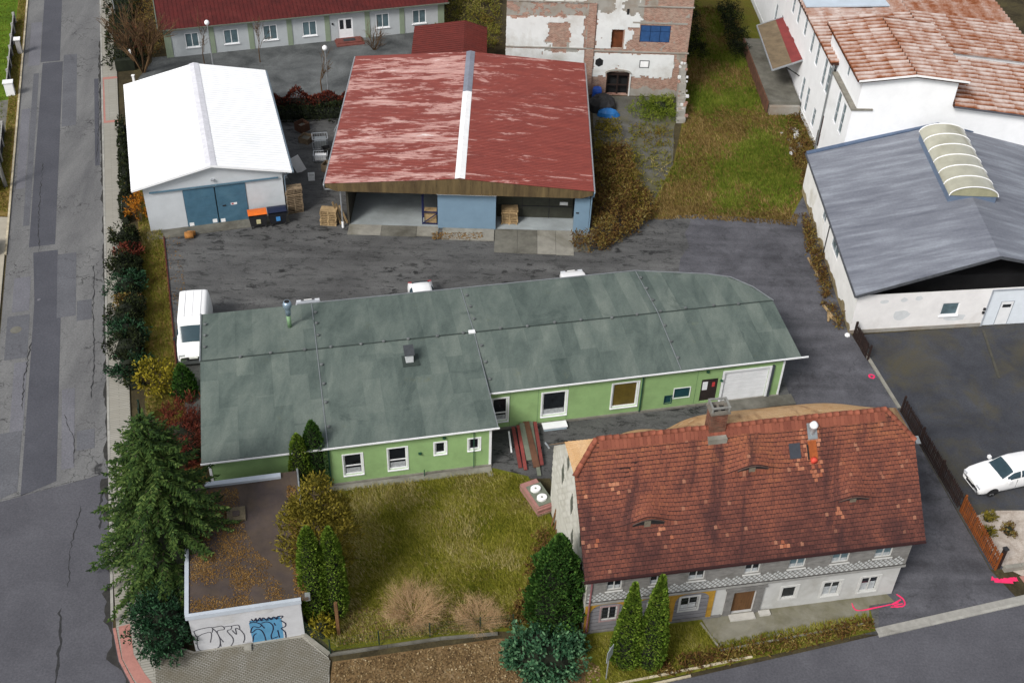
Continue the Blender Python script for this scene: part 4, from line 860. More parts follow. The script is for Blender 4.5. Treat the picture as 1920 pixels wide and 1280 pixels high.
for x in (12.7, 14.7): q = MB(); q.box(x, x + .04, 1.57, 1.6, .06, 2.2); q.build('partition_post', m_black, bk)
q = MB(); q.box(10.9, 16.4, 1.565, 1.6, 1.05, 1.1); q.build('partition_rail', m_black, bk)
q = MB(); q.box(15.5, 16.1, 1.55, 1.6, 1.25, 1.5); q.build('notice', m_white, bk)
mb = MB(); mb.tube([(-1.5, -.8, 3.9), (-1.5, -.6, 3.45), (-.6, -.35, 3.3), (-.42, -.35, 3.2), (-.42, -.35, .5)], .055, 8); mb.build('downpipe', m_steel, RS)
mb = MB(); mb.tube([(-.42, -.35, .5), (-.42, -.35, 0)], .09, 8); mb.build('drain_pipe', m_white, RS)
mb = MB(); mb.tube([(17.8, -.8, 3.9), (17.8, -.5, 3.4), (17.7, -.25, 3.3), (17.66, -.25, .2)], .05, 8); mb.build('downpipe', m_bpanel, RS)
mb = MB(); mb.tube([(ex0 - .06, yf, ze - .06), (ex0 - .06, ybk, ze - .06)], .07, 6); mb.build('gutter', m_steel, RS); mb = MB(); mb.tube([(ex1 + .06, yf, ze - .06), (ex1 + .06, ybk, ze - .06)], .07, 6); mb.build('gutter', m_steel, RS)
# concrete slabs in front of the shed
for n, (x0, x1, y0, y1, h_, m) in enumerate([(.0, 2.4, -1.25, -.0, .06, m_conc), (2.42, 5.0, -1.3, 0, .06, m_concd), (5.02, 6.6, -1.2, -.0, .055, m_conc), (6.9, 10.7, -1.55, -.18, .12, m_conc), (10.75, 12.4, -2.95, -.05, .05, m_concd), (12.42, 13.85, -3.0, -.05, .05, m_concd), (13.87, 15.2, -3.0, -.05, .06, m_conc), (15.22, 16.5, -3.05, -.05, .065, m_conc), (16.52, 17.7, -2.6, -.25, .05, m_concd)]):
    put('yard_slab', MB().box(x0, x1, y0, y1, -.02, h_).mesh('yard_slab', m), yard, (-12.3, 72.0, 0.004), rad(.6))
# ================================================================ office building
m_off = m_plain('pale_grey_panel', ph('#c3c9cc'), .05, 1.5, .8)
m_sage = m_plain('sage_green_pilaster', ph('#93a18a'), .06, 2, .8)
m_redr = m_plain('dark_red_roof_sheet', ph('#5a1c18'), .2, 1.2, .6, dirt=ph('#70332c'), dirt_amt=.15)
FO = Frame(72.4); OF = thing('office_block', 'long single storey office block with pale panels, sage pilasters and dark red roof', 'building', FO.w(-1.06, 102.3), FO.rot)
w = WallF((0, 0), (25.65, 0))
ow = [(1.8, 3.0, .78, 2.15), (5.2, 6.5, .74, 2.12), (8.72, 10.0, .72, 2.15), (12.3, 13.6, .74, 2.15), (15.6, 16.95, .2, 2.12), (19.13, 20.38, .82, 2.2), (22.6, 23.9, .86, 2.22)]
mb = w.mb(); holed(mb, 0, 25.65, -.02, 2.85, ow, .1)
for p, q in (((25.65, 0), (25.65, 10)), ((25.65, 10), (0, 10)), ((0, 10), (0, 0))): ww = WallF(p, q); mb.M = ww.M; holed(mb, 0, ww.len, -.02, 2.85, [])
mb.build('wall', m_off, OF)
for x in (.0, 3.92, 7.4, 10.9, 14.36, 18.1, 21.37, 25.05): q = w.mb(); q.box(x, x + (.6 if x in (.0, 25.05) else .46), .0, .05, .0, 2.84); q.build('pilaster', m_sage, OF)
for k, h in enumerate(ow):
    if k == 4: continue
    window(w, OF, *h, m_pvc, m_glassg, .07, .07, mull=(.5,), sill=m_pvc)
a, b, c, e = ow[4]; mb = w.mb(); mb.box(a, b, -.09, -.03, c, e); dd = mb.build('entrance_door', m_pvc, OF)
for x0, x1 in ((a + .14, a + .5), (a + .72, b - .14)): q = w.mb(); q.box(x0, x1, -.03, -.02, c + .85, e - .18); q.build('pane', m_glassd, dd)
q = w.mb(); q.box(15.3, 17.6, .0, 1.0, 0, .2); q.box(15.15, 17.75, .0, 1.4, 0, .1); q.build('entrance_steps', m_plain('red_brick_step', ph('#7a463e'), .15, 4, .9), OF)
q = w.mb(); q.box(15.9, 17.0, .25, .8, .2, .215); q.build('doormat', m_black, OF)
for x, z in ((.9, 2.6), (15.0, 1.6)): q = w.mb(); q.box(x, x + .14, .0, .1, z, z + .16); q.build('wall_lamp', m_black, OF)
mb = MB(); mb.slab([(-.35, -.4, 2.86), (26.0, -.4, 2.86), (26.0, 5, 4.3), (-.35, 5, 4.3)], .1); mb.slab([(-.35, 5.01, 4.3), (26.0, 5.01, 4.3), (26.0, 10.4, 2.86), (-.35, 10.4, 2.86)], .1); mb.build('roof', m_redr, OF)
mb = MB()
for k in range(72): x = -.3 + k * .365; mb.beam((x, -.39, 2.885), (x, 5, 4.325), .03, .03)
mb.build('roof_seams', m_redr, OF)
mb = MB(); mb.beam((-.4, -.46, 2.8), (26.05, -.46, 2.8), .1, .1); mb.beam((-.4, -.4, 2.84), (-.4, 5, 4.28), .08, .14); mb.build('gutter', m_plain('grey_green_gutter', ph('#6a7367'), .1, 3, .6), OF)
# small red-roofed outbuilding
SB = thing('red_outbuilding', 'small outbuilding with dark red roof between office and shed', 'outbuilding', (-9.5, 92.6, 0), rad(2))
mb = MB(); mb.box(.2, 6.2, .3, 6.0, -.02, 3.0); mb.build('wall', m_off, SB)
mb = MB(); mb.slab([(0, 0, 3.1), (4.5, 0, 3.75), (4.5, 6.3, 3.75), (0, 6.3, 3.1)], .12); mb.slab([(4.51, 0, 3.75), (6.5, 0, 3.1), (6.5, 6.3, 3.1), (4.51, 6.3, 3.75)], .12); mb.build('roof', m_plain('brick_red_roof', ph('#6e2a22'), .15, 1.5, .7), SB)
mb = MB()
for k in range(16): y = .2 + k * .4; mb.beam((0, y, 3.115), (4.5, y, 3.765), .03, .025); mb.beam((4.5, y, 3.765), (6.5, y, 3.115), .03, .025)
mb.build('roof_seams', m_plain('brick_red_seam', ph('#5e241d'), .15, 1.5, .7), SB)
# ================================================================ ruined brick building
m_rbrick = _brick(NT('old_brick'), ph('#8d5c4e'), ph('#b28776'), ph('#b5a596'), pl=ph('#a9998b'))
m_plaster = m_plain('peeling_white_plaster', ph('#e9ebea'), .06, .8, .9, bump=.2, dirt=ph('#a59a88'), dirt_amt=.28)
m_gplaster = m_plain('grey_base_plaster', ph('#a7a49c'), .1, 1.5, .9, bump=.25, dirt=ph('#8a7560'), dirt_amt=.3)
RU = thing('ruined_brick_building', 'derelict brick building with peeling white plaster and a blue boarded window', 'building', (-1.42, 93.1, 0), rad(.6))
w = WallF((0, 0), (15.5, 0))
rh = [(11.3, 13.85, 5.05, 6.6), (8.92, 9.9, 4.42, 6.1), (8.8, 10.75, .1, 2.2)]
mb = w.mb(); holed(mb, 0, 15.5, -.02, 11.8, rh, .3)
for p, q in (((15.5, 0), (15.5, 12)), ((15.5, 12), (0, 12)), ((0, 12), (0, 0))): ww = WallF(p, q); mb.M = ww.M; holed(mb, 0, ww.len, -.02, 11.8, [])
mb.build('brick_wall', m_rbrick, RU)
mb = MB(); mb.box(.5, 15, .5, 11.5, .0, 11.6); mb.build('interior', m_blackhole, RU)
mb = MB(); mb.slab([(-.3, -.3, 11.9), (15.8, -.3, 11.9), (15.8, 6, 14), (-.3, 6, 14)], .12); mb.slab([(-.3, 6.01, 14), (15.8, 6.01, 14), (15.8, 12.3, 11.9), (-.3, 12.3, 11.9)], .12); mb.build('roof', m_redr, RU)
def nz(x, z, s=1.0, o=0): return noise.fractal((x * s + o, z * s, o * 1.7), 1.0, 2.0, 5)
def plaster(name, m, mask, d, cell=.11, x0=0, x1=15.5, z0=0, z1=11.8):
    q = w.mb(); nx = int((x1 - x0) / cell); nzz = int((z1 - z0) / cell); on = {}
    for i in range(nx):
        for j in range(nzz):
            cx = x0 + (i + .5) * cell; cz = z0 + (j + .5) * cell
            if any(h[0] - .06 < cx < h[1] + .06 and h[2] - .06 < cz < h[3] + .06 for h in rh): continue
            if mask(cx, cz): on[i, j] = 1
    V = {}
    def vv(i, j, front):
        k = (i, j, front)
        if k not in V:
            jx = .04 * noise.noise((i * .9, j * .9, 1.3)); jz = .04 * noise.noise((i * .9, j * .9, 9.1)); V[k] = q.vert((x0 + i * cell + jx, d if front else .001, z0 + j * cell + jz))
        return V[k]
    for (i, j) in on:
        q.idx([vv(i, j, 1), vv(i + 1, j, 1), vv(i + 1, j + 1, 1), vv(i, j + 1, 1)])
        for di, dj, a, b in ((-1, 0, (0, 1), (0, 0)), (1, 0, (1, 0), (1, 1)), (0, -1, (0, 0), (1, 0)), (0, 1, (1, 1), (0, 1))):
            if (i + di, j + dj) not in on: q.idx([vv(i + a[0], j + a[1], 0), vv(i + b[0], j + b[1], 0), vv(i + b[0], j + b[1], 1), vv(i + a[0], j + a[1], 1)])
    q.build(name, m, RU)
def edge(v, lo, hi, n, s=.25): return lo + s * n < v < hi + s * n
def mk_white(x, z):
    n = nz(x, z, .9); n2 = nz(x, z, 2.3, 5)
    if x < 6.75:                                     # left bay
        if 3.55 + .35 * n < x < 5.45 + .35 * n and z < 6.55 and not (z < 4.4 + .5 * n2): return False
        if z < 4.35 + .15 * n2: return (4.2 > z and not 3.2 + .5 * n < x < 6.1 + .5 * n) or (z < 3.9 + .3 * n and not 1.4 < x < 3.2)
        if 7.2 + .5 * n < z < 8.45 + .2 * n2: return False
        return n + .3 * n2 > -.75 and x < 6.55 + .2 * n2
    if x < 7.6 + .15 * n2: return False              # pilaster strip
    if z < 1.75 + .2 * n2: return False
    if z < 4.05: return x < 14.4 + .5 * n and n > -.6 and z < 3.95 + .1 * n2
    if z < 4.42: return False
    if z < 8.0: return x < (10.4 + .7 * n if z < 6.4 else 11.2 + .5 * n) and n2 > -.8 and z < 7.7 + .5 * n
    return n > .1 and x < 11.3
def mk_grey(x, z):
    n = nz(x, z, 1.1, 3); n2 = nz(x, z, 2.1, 8)
    if 6.8 < x < 7.5 and 4.3 < z < 8.4: return n > -.3
    if x < 6.75: return (3.0 + .6 * n < x < 6.3 + .5 * n and 3.5 < z < 4.8 and not 3.9 < x < 5.2) or (7.1 < z < 8.4 and n2 > 0)
    if z > 7.3 and x < 11.4: return True
    if .0 < z < .75 + .3 * n and x > 10.8: return True
    return n > .45 and z > 1.8
plaster('base_plaster', m_gplaster, mk_grey, .018); plaster('white_plaster', m_plaster, mk_white, .045)
# ledges, window, doorway, arch gate, plate, pilaster
for z, a, b in ((4.12, 7.4, 15.6), (8.25, 10.9, 15.6), (4.3, 0, 7.4), (8.42, 0, 7.3)): q = w.mb(); q.box(a, b, .0, .09, z, z + .1); q.build('ledge', m_gplaster, RU)
q = w.mb(); q.box(6.85, 7.5, .0, .14, 0, 4.28); q.box(6.85, 7.5, .0, .14, 4.46, 8.4); q.build('pilaster', m_rbrick, RU)
q = w.mb(); q.box(10.6, 15.2, .0, .05, 6.75, 6.9); q.build('lintel', m_gplaster, RU)
m_bluew = m_plain('blue_boards', ph('#2f5587'), .18, 3, .6)
a, b, c, e = rh[0]; bw = w.mb(); bw.box(a, b, -.16, -.1, c, e); bo = bw.build('boarded_window', m_plain('dark_blue_frame', ph('#1d3a66'), .15, 3, .6), RU)
for k in range(3):
    for z0, z1 in ((c + .06, c + .95), (c + 1.0, e - .06)): q = w.mb(); x0 = a + .06 + k * .83; q.box(x0, x0 + .78, -.1, -.06, z0, z1); q.build('board', m_bluew, bo)
a, b, c, e = rh[1]; q = w.mb(); q.box(a, b, -.25, -.2, c, e); q.build('blocked_doorway', m_plain('rusty_brown_infill', ph('#6b3a1e'), .3, 2, .9), RU)
a, b, c, e = rh[2]; q = w.mb(); q.box(a, a + .12, -.2, -.1, c, e); q.box(b - .12, b, -.2, -.1, c, e); q.box((a + b) / 2 - .06, (a + b) / 2 + .06, -.2, -.1, c, e); q.box(a, b, -.19, -.11, e - .35, e); q.box(a, b, -.19, -.11, .9, 1.0); q.build('gate', m_plain('dark_brown_gate', ph('#2c1d18'), .2, 3, .8), RU)
q = w.mb(); n = 8; cxx = (a + b) / 2; pts = [(cxx + 1.1 * math.cos(math.pi * k / n), 2.12 + .35 * math.sin(math.pi * k / n)) for k in range(n + 1)]
for (xa, za), (xb, zb) in zip(pts, pts[1:]): q.beam((xa, .06, za), (xb, .06, zb), .12, .2, up=(0, 1, 0))
q.build('gate_arch', m_gplaster, RU)
q = w.mb(); q.box(11.5, 12.35, .05, .08, 2.72, 3.42); pl = q.build('wall_plate', m_plain('grey_plate_frame', ph('#77797a'), .1), RU); q = w.mb(); q.box(11.58, 12.27, .08, .09, 2.8, 3.34); q.build('plate_face', m_white, pl)
q = w.mb(); q.lathe([(.36, 0), (.36, .01)], 6); 
q = w.mb(); pts = [(8.05 + .38 * math.cos(math.pi / 3 * k + .5), .052, 3.1 + .42 * math.sin(math.pi / 3 * k + .5)) for k in range(6)]; q.face(pts); q.build('wall_hole', m_blackhole, RU)
q = w.mb(); q.box(10.02, 10.22, .02, .05, 7.5, 8.0); q.build('slit_opening', m_blackhole, RU)
q = w.mb(); q.box(10.78, 10.9, .0, .09, .0, 2.0); q.build('gate_post', m_plaster, RU)
# crumbling buttress wall
mb = MB(); r8 = random.Random(8); n = 9; prev = None
ys = [0.02 - 4.6 * k / n for k in range(n + 1)]; hs = [3.4, 3.1, 2.5, 2.3, 1.7, 1.5, 1.1, .8, .45, .15]
for k in range(n):
    mb.box(15.0 - .05 * k + r8.uniform(-.04, .04), 15.5 - .02 * k + r8.uniform(-.05, .05), ys[k + 1], ys[k] - .005, -.02, hs[k] + r8.uniform(-.1, .1))
bt_ = mb.build('buttress_wall', m_gplaster, RU)
for k in range(26):
    y = r8.uniform(-4.4, -.1); i = int(-y / 4.6 * n); q = MB(); s_ = r8.uniform(.12, .28); x = r8.uniform(14.7, 15.5); q.box(x, x + s_, y, y + s_ * .8, hs[i] - .05, hs[i] + s_ * .6); q.build('loose_stone', r8.choice((m_plaster, m_gplaster, m_rbrick)), bt_)
# ================================================================ white factory with rusty tile roofs
m_fwall = m_plain('bright_white_render', (.82, .83, .84), .04, .8, .85, bump=.08, dirt=(.66, .66, .64), dirt_amt=.1)
def m_sheettile(name, crest=True):
    s = NT(name); oi = s.n('ShaderNodeObjectInfo'); v = s.pos()
    f = s.noise(s.pos((.5, .5, 1)), .7, 7, .7, .6); f2 = s.noise(v, 2.4, 6, .7)
    k = s.math('ADD', s.math('MULTIPLY', f, .6), s.math('ADD', s.math('MULTIPLY', f2, .45), s.math('MULTIPLY', oi.outputs['Random'], .16)))
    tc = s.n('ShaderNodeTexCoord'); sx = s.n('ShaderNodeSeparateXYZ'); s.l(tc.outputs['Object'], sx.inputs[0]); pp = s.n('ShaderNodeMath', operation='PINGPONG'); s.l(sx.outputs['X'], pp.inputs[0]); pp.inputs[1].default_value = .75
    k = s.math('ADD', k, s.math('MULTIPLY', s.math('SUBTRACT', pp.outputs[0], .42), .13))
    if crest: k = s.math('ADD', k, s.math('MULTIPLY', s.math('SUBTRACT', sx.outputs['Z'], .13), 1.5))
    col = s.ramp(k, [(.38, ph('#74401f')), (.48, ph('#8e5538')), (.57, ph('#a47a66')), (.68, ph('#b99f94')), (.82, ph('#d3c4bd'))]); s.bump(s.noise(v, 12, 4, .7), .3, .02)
    return s.done(col, .85, 0, .2)
m_ftile = m_sheettile('rusty_pink_tiles'); m_ftile2 = m_sheettile('far_rusty_pink_tiles', False)
m_pipew = m_plain('light_grey_pipe', (.6, .62, .65), .1, 3, .5)
FA = thing('white_factory', 'tall white factory with rusty pink tile roofs and tall narrow windows', 'factory', (24.75, 79.1, 0), rad(3))
w = WallF((0, 42), (0, 0)); L = 42.0
def yy(y): return L - y        # wall coordinate of a point y metres behind the front
fwin = []
for y, c, e in ((12.75, 5.35, 7.5), (10.75, 5.2, 7.35), (8.15, 4.75, 7.1), (6.9, 4.75, 7.1), (3.3, 4.1, 6.75), (1.75, 4.05, 6.6), (18.0, 5.5, 7.5), (20, 5.5, 7.5), (22.8, 5.5, 7.5), (25, 5.5, 7.5), (12.85, .85, 3.0), (11.1, .75, 3.0), (8.45, .85, 2.5), (18.2, 2.0, 4.0), (20.4, 2.0, 4.0), (22.8, 2.0, 4.0), (25.2, 2.0, 4.0), (15.4, 5.6, 7.4)):
    fwin.append((yy(y) - .42, yy(y) + .42, c, e))
mb = w.mb(); holed(mb, 0, yy(5.9), -.02, 7.75, [h for h in fwin if h[1] < yy(5.9)], .15); holed(mb, yy(5.9), L, -.02, 7.05, [h for h in fwin if h[0] > yy(5.9)], .15); mb.build('left_wall', m_fwall, FA)
for h in fwin: window(w, FA, *h, m_plain('grey_window_frame', (.4, .42, .44), .1, 3, .6) if 'grey_window_frame' not in MATS else MATS['grey_window_frame'], m_glassg, .12, .06, trans=(.33, .66))
wf = WallF((0, 0), (16.8, 0)); mb = wf.mb()
def ftop(x): return 9.65 + .42 * (1 - abs(x - 4.0) / 3.8) if x <= 7.45 else 7.7 - .13 * (x - 7.5)
holed(mb, 0, .3, -.02, 7.05, []); 
mb.face([(.3, 0, -.02), (7.45, 0, -.02), (7.45, 0, 9.6), (4.0, 0, 10.0), (.3, 0, 9.6)])
mb.face([(7.45, 0, -.02), (16.8, 0, -.02), (16.8, 0, 6.45), (7.45, 0, 7.65)])
wr2 = WallF((16.8, 0), (16.8, 42)); mb.M = wr2.M; holed(mb, 0, 42, -.02, 7.1, []); wk = WallF((16.8, 42), (0, 42)); mb.M = wk.M; mb.face([(0, 0, -.02), (16.8, 0, -.02), (16.8, 0, 7.7), (8.8, 0, 8.2), (0, 0, 7.1)]); mb.build('front_wall', m_fwall, FA)
# raised attic over the front corner
wa = WallF((.3, 9), (.3, 0)); mb = wa.mb(); holed(mb, 0, 9, 7.0, 9.6, [(5.2, 5.75, 8.0, 9.0)], .12); wz = WallF((7.45, 0), (7.45, 9)); mb.M = wz.M; holed(mb, 0, 9, 6.8, 9.6, []); wy = WallF((7.45, 9), (.3, 9)); mb.M = wy.M; holed(mb, 0, 7.15, 7, 9.6, []); mb.build('attic_wall', m_fwall, FA)
window(wa, FA, 5.2, 5.75, 8.0, 9.0, MATS['grey_window_frame'], m_glassg, .1, .05)
mb = MB(); mb.box(-.12, .38, -.1, 5.8, 7.02, 7.18); mb.box(.38, 1.5, -.12, .02, 7.04, 7.17); mb.build('coping', m_plain('mossy_coping', ph('#8f8b80'), .25, 2, .9, bump=.3), FA)
mb = MB(); mb.box(.02, .3, .02, 5.8, 6.7, 7.04); mb.build('coping_bed', m_fwall, FA)
mb = w.mb(); mb.tube([(yy(5.9), .12, 7.7), (yy(5.9), .12, .1)], .07, 8); mb.build('downpipe', m_zinc, FA)
mb = w.mb()
r4 = random.Random(4); z = .0; pts = []
mb.box(yy(6.5), yy(5.75), .0, .04, -.02, 1.6); mb.box(yy(6.3), yy(5.8), .0, .038, 1.6, 3.2); mb.build('stained_patch', m_plain('brown_stained_render', ph('#4f3730'), .3, 2, .9), FA)
mb = w.mb(); mb.box(0, L, .0, .06, -.02, .5); mb.build('plinth', m_plaster, FA)
mb = MB(); mb.box(.4, 16.5, .4, 41, .0, 6.2); mb.build('interior', m_blackhole, FA)
# roof tiles
TL, TWD = 1.5, .62
def tile_mesh(L_, W_):
    m = MB(); n = 5; A = []; B = []
    for k in range(n + 1):
        t = k / n; zz = .2 * math.sin(math.pi * t) ** .8; A.append(m.vert((0, W_ * t, zz))); B.append(m.vert((L_ * 1.05, W_ * t, zz + .05)))
    for k in range(n): m.idx([A[k], B[k], B[k + 1], A[k + 1]])
    e = [m.vert((L_ * 1.05, W_ * k / n, -.02)) for k in range(n + 1)]
    for k in range(n): m.idx([B[k], e[k], e[k + 1], B[k + 1]])
    return m.mesh('roof_tile', m_ftile)
def tiled(parent, xa, za, xb, zb, y0, y1, limit=None, rise=0.0):
    """courses from (xa,za) at the top to (xb,zb) at the eave, rows along y"""
    d = Vector((xb - xa, 0, zb - za)); n = max(1, round(d.length / TL)); L_ = d.length / n; rows = max(1, round((y1 - y0) / TWD)); W_ = (y1 - y0) / rows; me = tile_mesh(L_, W_ * .82)
    ang = math.atan2(-d.z, abs(d.x)); c = 0
    for j in range(rows):
        for i in range(n):
            p = Vector((xa, 0, za + rise * j * W_)) + d * (i / n); y = y0 + j * W_
            if limit is not None and not limit(p.x + d.x / n / 2, y): continue
            if xb > xa: o = put('roof_tile', me, parent, (p.x, y, p.z + rnd.uniform(0, .015))); o.rotation_euler = (0, ang, rnd.uniform(-.006, .006))
            else: o = put('roof_tile', me, parent, (p.x, y + W_, p.z + rnd.uniform(0, .015))); o.rotation_euler = (0, ang, math.pi + rnd.uniform(-.006, .006))
            c += 1
    return c
rB = MB(); rB.slab([(-.1, -.4, 9.58), (4.0, -.4, 10.06), (4.0, 9.2, 10.06), (-.1, 9.2, 9.58)], .14); rB.slab([(4.01, -.4, 10.06), (8.0, -.4, 9.58), (8.0, 9.2, 9.58), (4.01, 9.2, 10.06)], .14)
rb = rB.build('attic_roof', m_plain('roof_underlay', ph('#4a2c20'), .2, 2, .9), FA)
cnt = tiled(rb, 4.0, 10.07, -.15, 9.6, -.42, 9.2) + tiled(rb, 4.0, 10.07, 8.05, 9.6, -.42, 9.2)
q = MB(); q.beam((-.15, -.45, 9.62), (4.0, -.45, 10.12), .06, .14); q.beam((4.0, -.45, 10.12), (8.05, -.45, 9.62), .06, .14); q.build('verge_board', m_white, rb)
q = MB(); q.beam((-.18, -.4, 9.56), (-.18, 9.2, 9.56), .1, .08); q.build('gutter', m_plain('dark_rust_gutter', ph('#4a2a20'), .2, 3, .8), rb)
q = MB(); q.beam((-.1, 9.25, 9.72), (4.0, 9.25, 10.22), .12, .12); q.beam((4.0, 9.25, 10.22), (8.05, 9.25, 9.72), .12, .12); q.build('roof_edge', m_ftile2, rb)
rC = MB(); rC.slab([(7.46, -.35, 7.62), (17.1, -.35, 6.38), (17.1, 7.36, 6.95), (7.46, 7.36, 8.1)], .14); rc = rC.build('side_roof', MATS['roof_underlay'], FA)
cnt += tiled(rc, 7.47, 7.64, 17.1, 6.4, -.4, 7.3, None, .065)
q = MB(); q.beam((7.46, -.42, 7.6), (17.1, -.42, 6.36), .05, .12); q.build('verge_board', m_plain('dark_verge', ph('#5e6068'), .1, 3, .7), rc)
q = MB(); q.face([(7.45, 7.38, 6.0), (17.2, 7.38, 6.0), (17.2, 7.38, 7.18), (8.0, 7.38, 8.32), (7.45, 7.38, 8.3)]); q.build('step_wall', m_fwall, FA)
q = MB(); q.beam((8.0, 7.3, 8.42), (17.3, 7.3, 7.28), .2, .1); q.build('roof_edge', m_ftile2, FA)
rM = MB(); rM.slab([(-.25, 5.9, 7.75), (8, 5.9, 8.35), (8, 42, 8.35), (-.25, 42, 7.75)], .14); rM.slab([(8.01, 7.4, 8.35), (17.2, 7.4, 7.2), (17.2, 42, 7.2), (8.01, 42, 8.35)], .14); rm = rM.build('main_roof', MATS['roof_underlay'], FA)
cnt += tiled(rm, 8.0, 8.37, -.3, 7.77, 5.9, 9.2, lambda x, y: x < .4); cnt += tiled(rm, 8.0, 8.37, -.3, 7.77, 9.3, 14.0); cnt += tiled(rm, 8.0, 8.37, 17.25, 7.22, 7.4, 14.5)
# beyond: joined courses
def tiled_far(xa, za, xb, zb, y0, y1):
    m = MB(); d = Vector((xb - xa, 0, zb - za)); n = round(d.length / TL); rows = round((y1 - y0) / TWD); W_ = (y1 - y0) / rows
    for j in range(rows):
        for i in range(n):
            p = Vector((xa, 0, za)) + d * (i / n); q_ = p + d * (1.05 / n); y = y0 + j * W_; ids = []
            for k in range(5):
                t = k / 4; zz = .2 * math.sin(math.pi * t) ** .8; ids.append((m.vert((p.x, y + W_ * .82 * t, p.z + zz)), m.vert((q_.x, y + W_ * .82 * t, q_.z + zz + .05))))
            for a, b in zip(ids, ids[1:]): m.idx([a[0], a[1], b[1], b[0]] if xb > xa else [b[0], b[1], a[1], a[0]])
    m.build('far_roof_tiles', m_ftile2, rm, kind='stuff')
tiled_far(8.0, 8.37, -.3, 7.77, 14.0, 42); tiled_far(8.0, 8.37, 17.25, 7.22, 14.5, 42)
q = MB(); q.slab([(-.2, 15.6, 8.12), (6.6, 14.9, 8.62), (6.3, 18.5, 8.62), (-.2, 20, 8.12)], .1); q.build('roof_skylight', m_plain('bluish_white_sheet', ph('#c9d6e2'), .06, 1, .4), rm)
q = MB(); q.beam((-.3, 5.9, 7.74), (-.3, 42, 7.74), .12, .1); q.build('gutter', MATS['dark_rust_gutter'], FA)
# loading dock and its canopy
m_canred = m_plain('red_canopy_sheet', ph('#8a3a38'), .15, 1, .7, dirt=ph('#7d6a52'), dirt_amt=.2); m_canbr = m_plain('mossy_brown_canopy', ph('#7d6d56'), .2, 1.5, .9, dirt=ph('#a89a80'), dirt_amt=.2)
DK = thing('loading_dock', 'concrete loading dock against the white factory under a red canopy', 'dock', (21.2, 91.0, 0), rad(2.5))
mb = MB(); mb.box(0, 2.75, 0, 12, -.02, 1.1); mb.build('platform', m_concd, DK); mb = MB(); mb.box(-.12, .0, -.1, 12, -.02, 1.14); mb.build('dock_edge', m_plain('rusty_edge', ph('#6b4a38'), .3, 2, .9), DK)
mb = MB(); mb.box(.1, 2.7, -.4, -.02, -.02, .8); mb.build('dock_step', m_gplaster, DK)
CN = thing('dock_canopy', 'half red half brown lean-to canopy over the factory loading dock', 'canopy', (21.3, 92.3, 3.3), rad(1))
mb = MB(); mb.slab([(0, 0, .1), (1.75, .65, .42), (1.75, 9.2, .42), (0, 8.6, .1)], .06); mb.build('canopy_sheet', m_canbr, CN); mb = MB(); mb.slab([(1.755, .65, .425), (3.0, 1.15, .65), (3.0, 9.7, .65), (1.755, 9.2, .425)], .06); mb.build('canopy_sheet', m_canred, CN)
for a, b in (((0, 0, .08), (3.0, 1.15, .63)), ((0, 8.6, .08), (3.0, 9.7, .63)), ((0, 0, .08), (0, 8.6, .08))): mb = MB(); mb.beam(Vector(a) + Vector((0, -.06, 0)), Vector(b) + Vector((0, -.06, 0)), .1, .12); mb.build('canopy_edge', m_steel, CN)
for y in (1.0, 5, 9.0): mb = MB(); mb.beam((1.0, y, .15), (2.95, y + .1, -1.1), .08, .08); mb.build('canopy_strut', m_black, CN)
# ================================================================ grey-roofed annex with barrel skylight
def m_streak(name):
    s = NT(name); v = s.pos((.05, 1.9, 1), rotz=rad(-5)); f = s.noise(v, 1.0, 6, .6, .0); g = s.noise(s.pos(), 6, 5, .7); f2 = s.noise(s.pos(), .18, 4, .6)
    col = s.ramp(s.math('ADD', s.math('MULTIPLY', f, .7), s.math('MULTIPLY', f2, .3)), [(.3, ph('#646772')), (.5, ph('#7e828c')), (.7, ph('#a0a6af'))])
    col = s.mix(.3, col, s.ramp(g, [(.25, .3), (.75, .75)]), 'OVERLAY'); s.bump(g, .15, .01); return s.done(col, .75, 0, .35)
m_groof = m_streak('streaked_grey_felt')
m_awall = m_plain('dirty_white_render', (.78, .765, .755), .06, .9, .9, bump=.12, dirt=(.55, .52, .48), dirt_amt=.08)
m_adirty = m_plain('mud_splashed_render', (.8, .79, .76), .06, .9, .9, bump=.15, dirt=ph('#b5aa86'), dirt_amt=.1)
AN = thing('grey_roofed_annex', 'annex with streaked grey roof, barrel skylight and black open gable', 'building', (22.5, 61.4, 0), 0)
fl, fr_, bl, br = (0, 0), (18.2, 2.6), (-.3, 17.3), (18.6, 19.2)
w = WallF(fl, fr_); W_ = w.len
ah = [(6.05, 7.3, 1.08, 2.15), (9.35, 13.4, .0, 2.98)]
mb = w.mb(); holed(mb, 0, W_, -.02, 3.2, ah, .12); mb.build('front_wall', m_awall, AN)
w2 = WallF(bl, fl); ahl = [(6.2, 7.3, 1.9, 2.9), (9.6, 11.6, 1.8, 2.9)]
mb = w2.mb(); holed(mb, 0, w2.len, -.02, 3.3, ahl, .12); mb.build('left_wall', m_adirty, AN)
w3 = WallF(fr_, br); mb = w3.mb(); holed(mb, 0, w3.len, -.02, 3.3, []); mb.build('right_wall', m_awall, AN)
mb = MB(); mb.prism([(.4, 2.0), (17.8, 4.0), (18, 18.5), (.1, 16.8)], 0, 3.1); mb.build('interior', m_blackhole, AN)
RF, RB_ = (8.75, 1.0, 5.95), (9.0, 18.1, 5.95)
e0, e1 = (-.3, -.4, 3.42), (-.55, 17.4, 3.42); e2, e3 = (18.6, 2.35, 3.42), (18.9, 19.4, 3.42)
mb = MB(); mb.slab([e0, RF, RB_, e1], .14); mb.slab([(RF[0] + .01, RF[1], RF[2]), e2, e3, (RB_[0] + .01, RB_[1], RB_[2])], .14); ra = mb.build('roof', m_groof, AN)
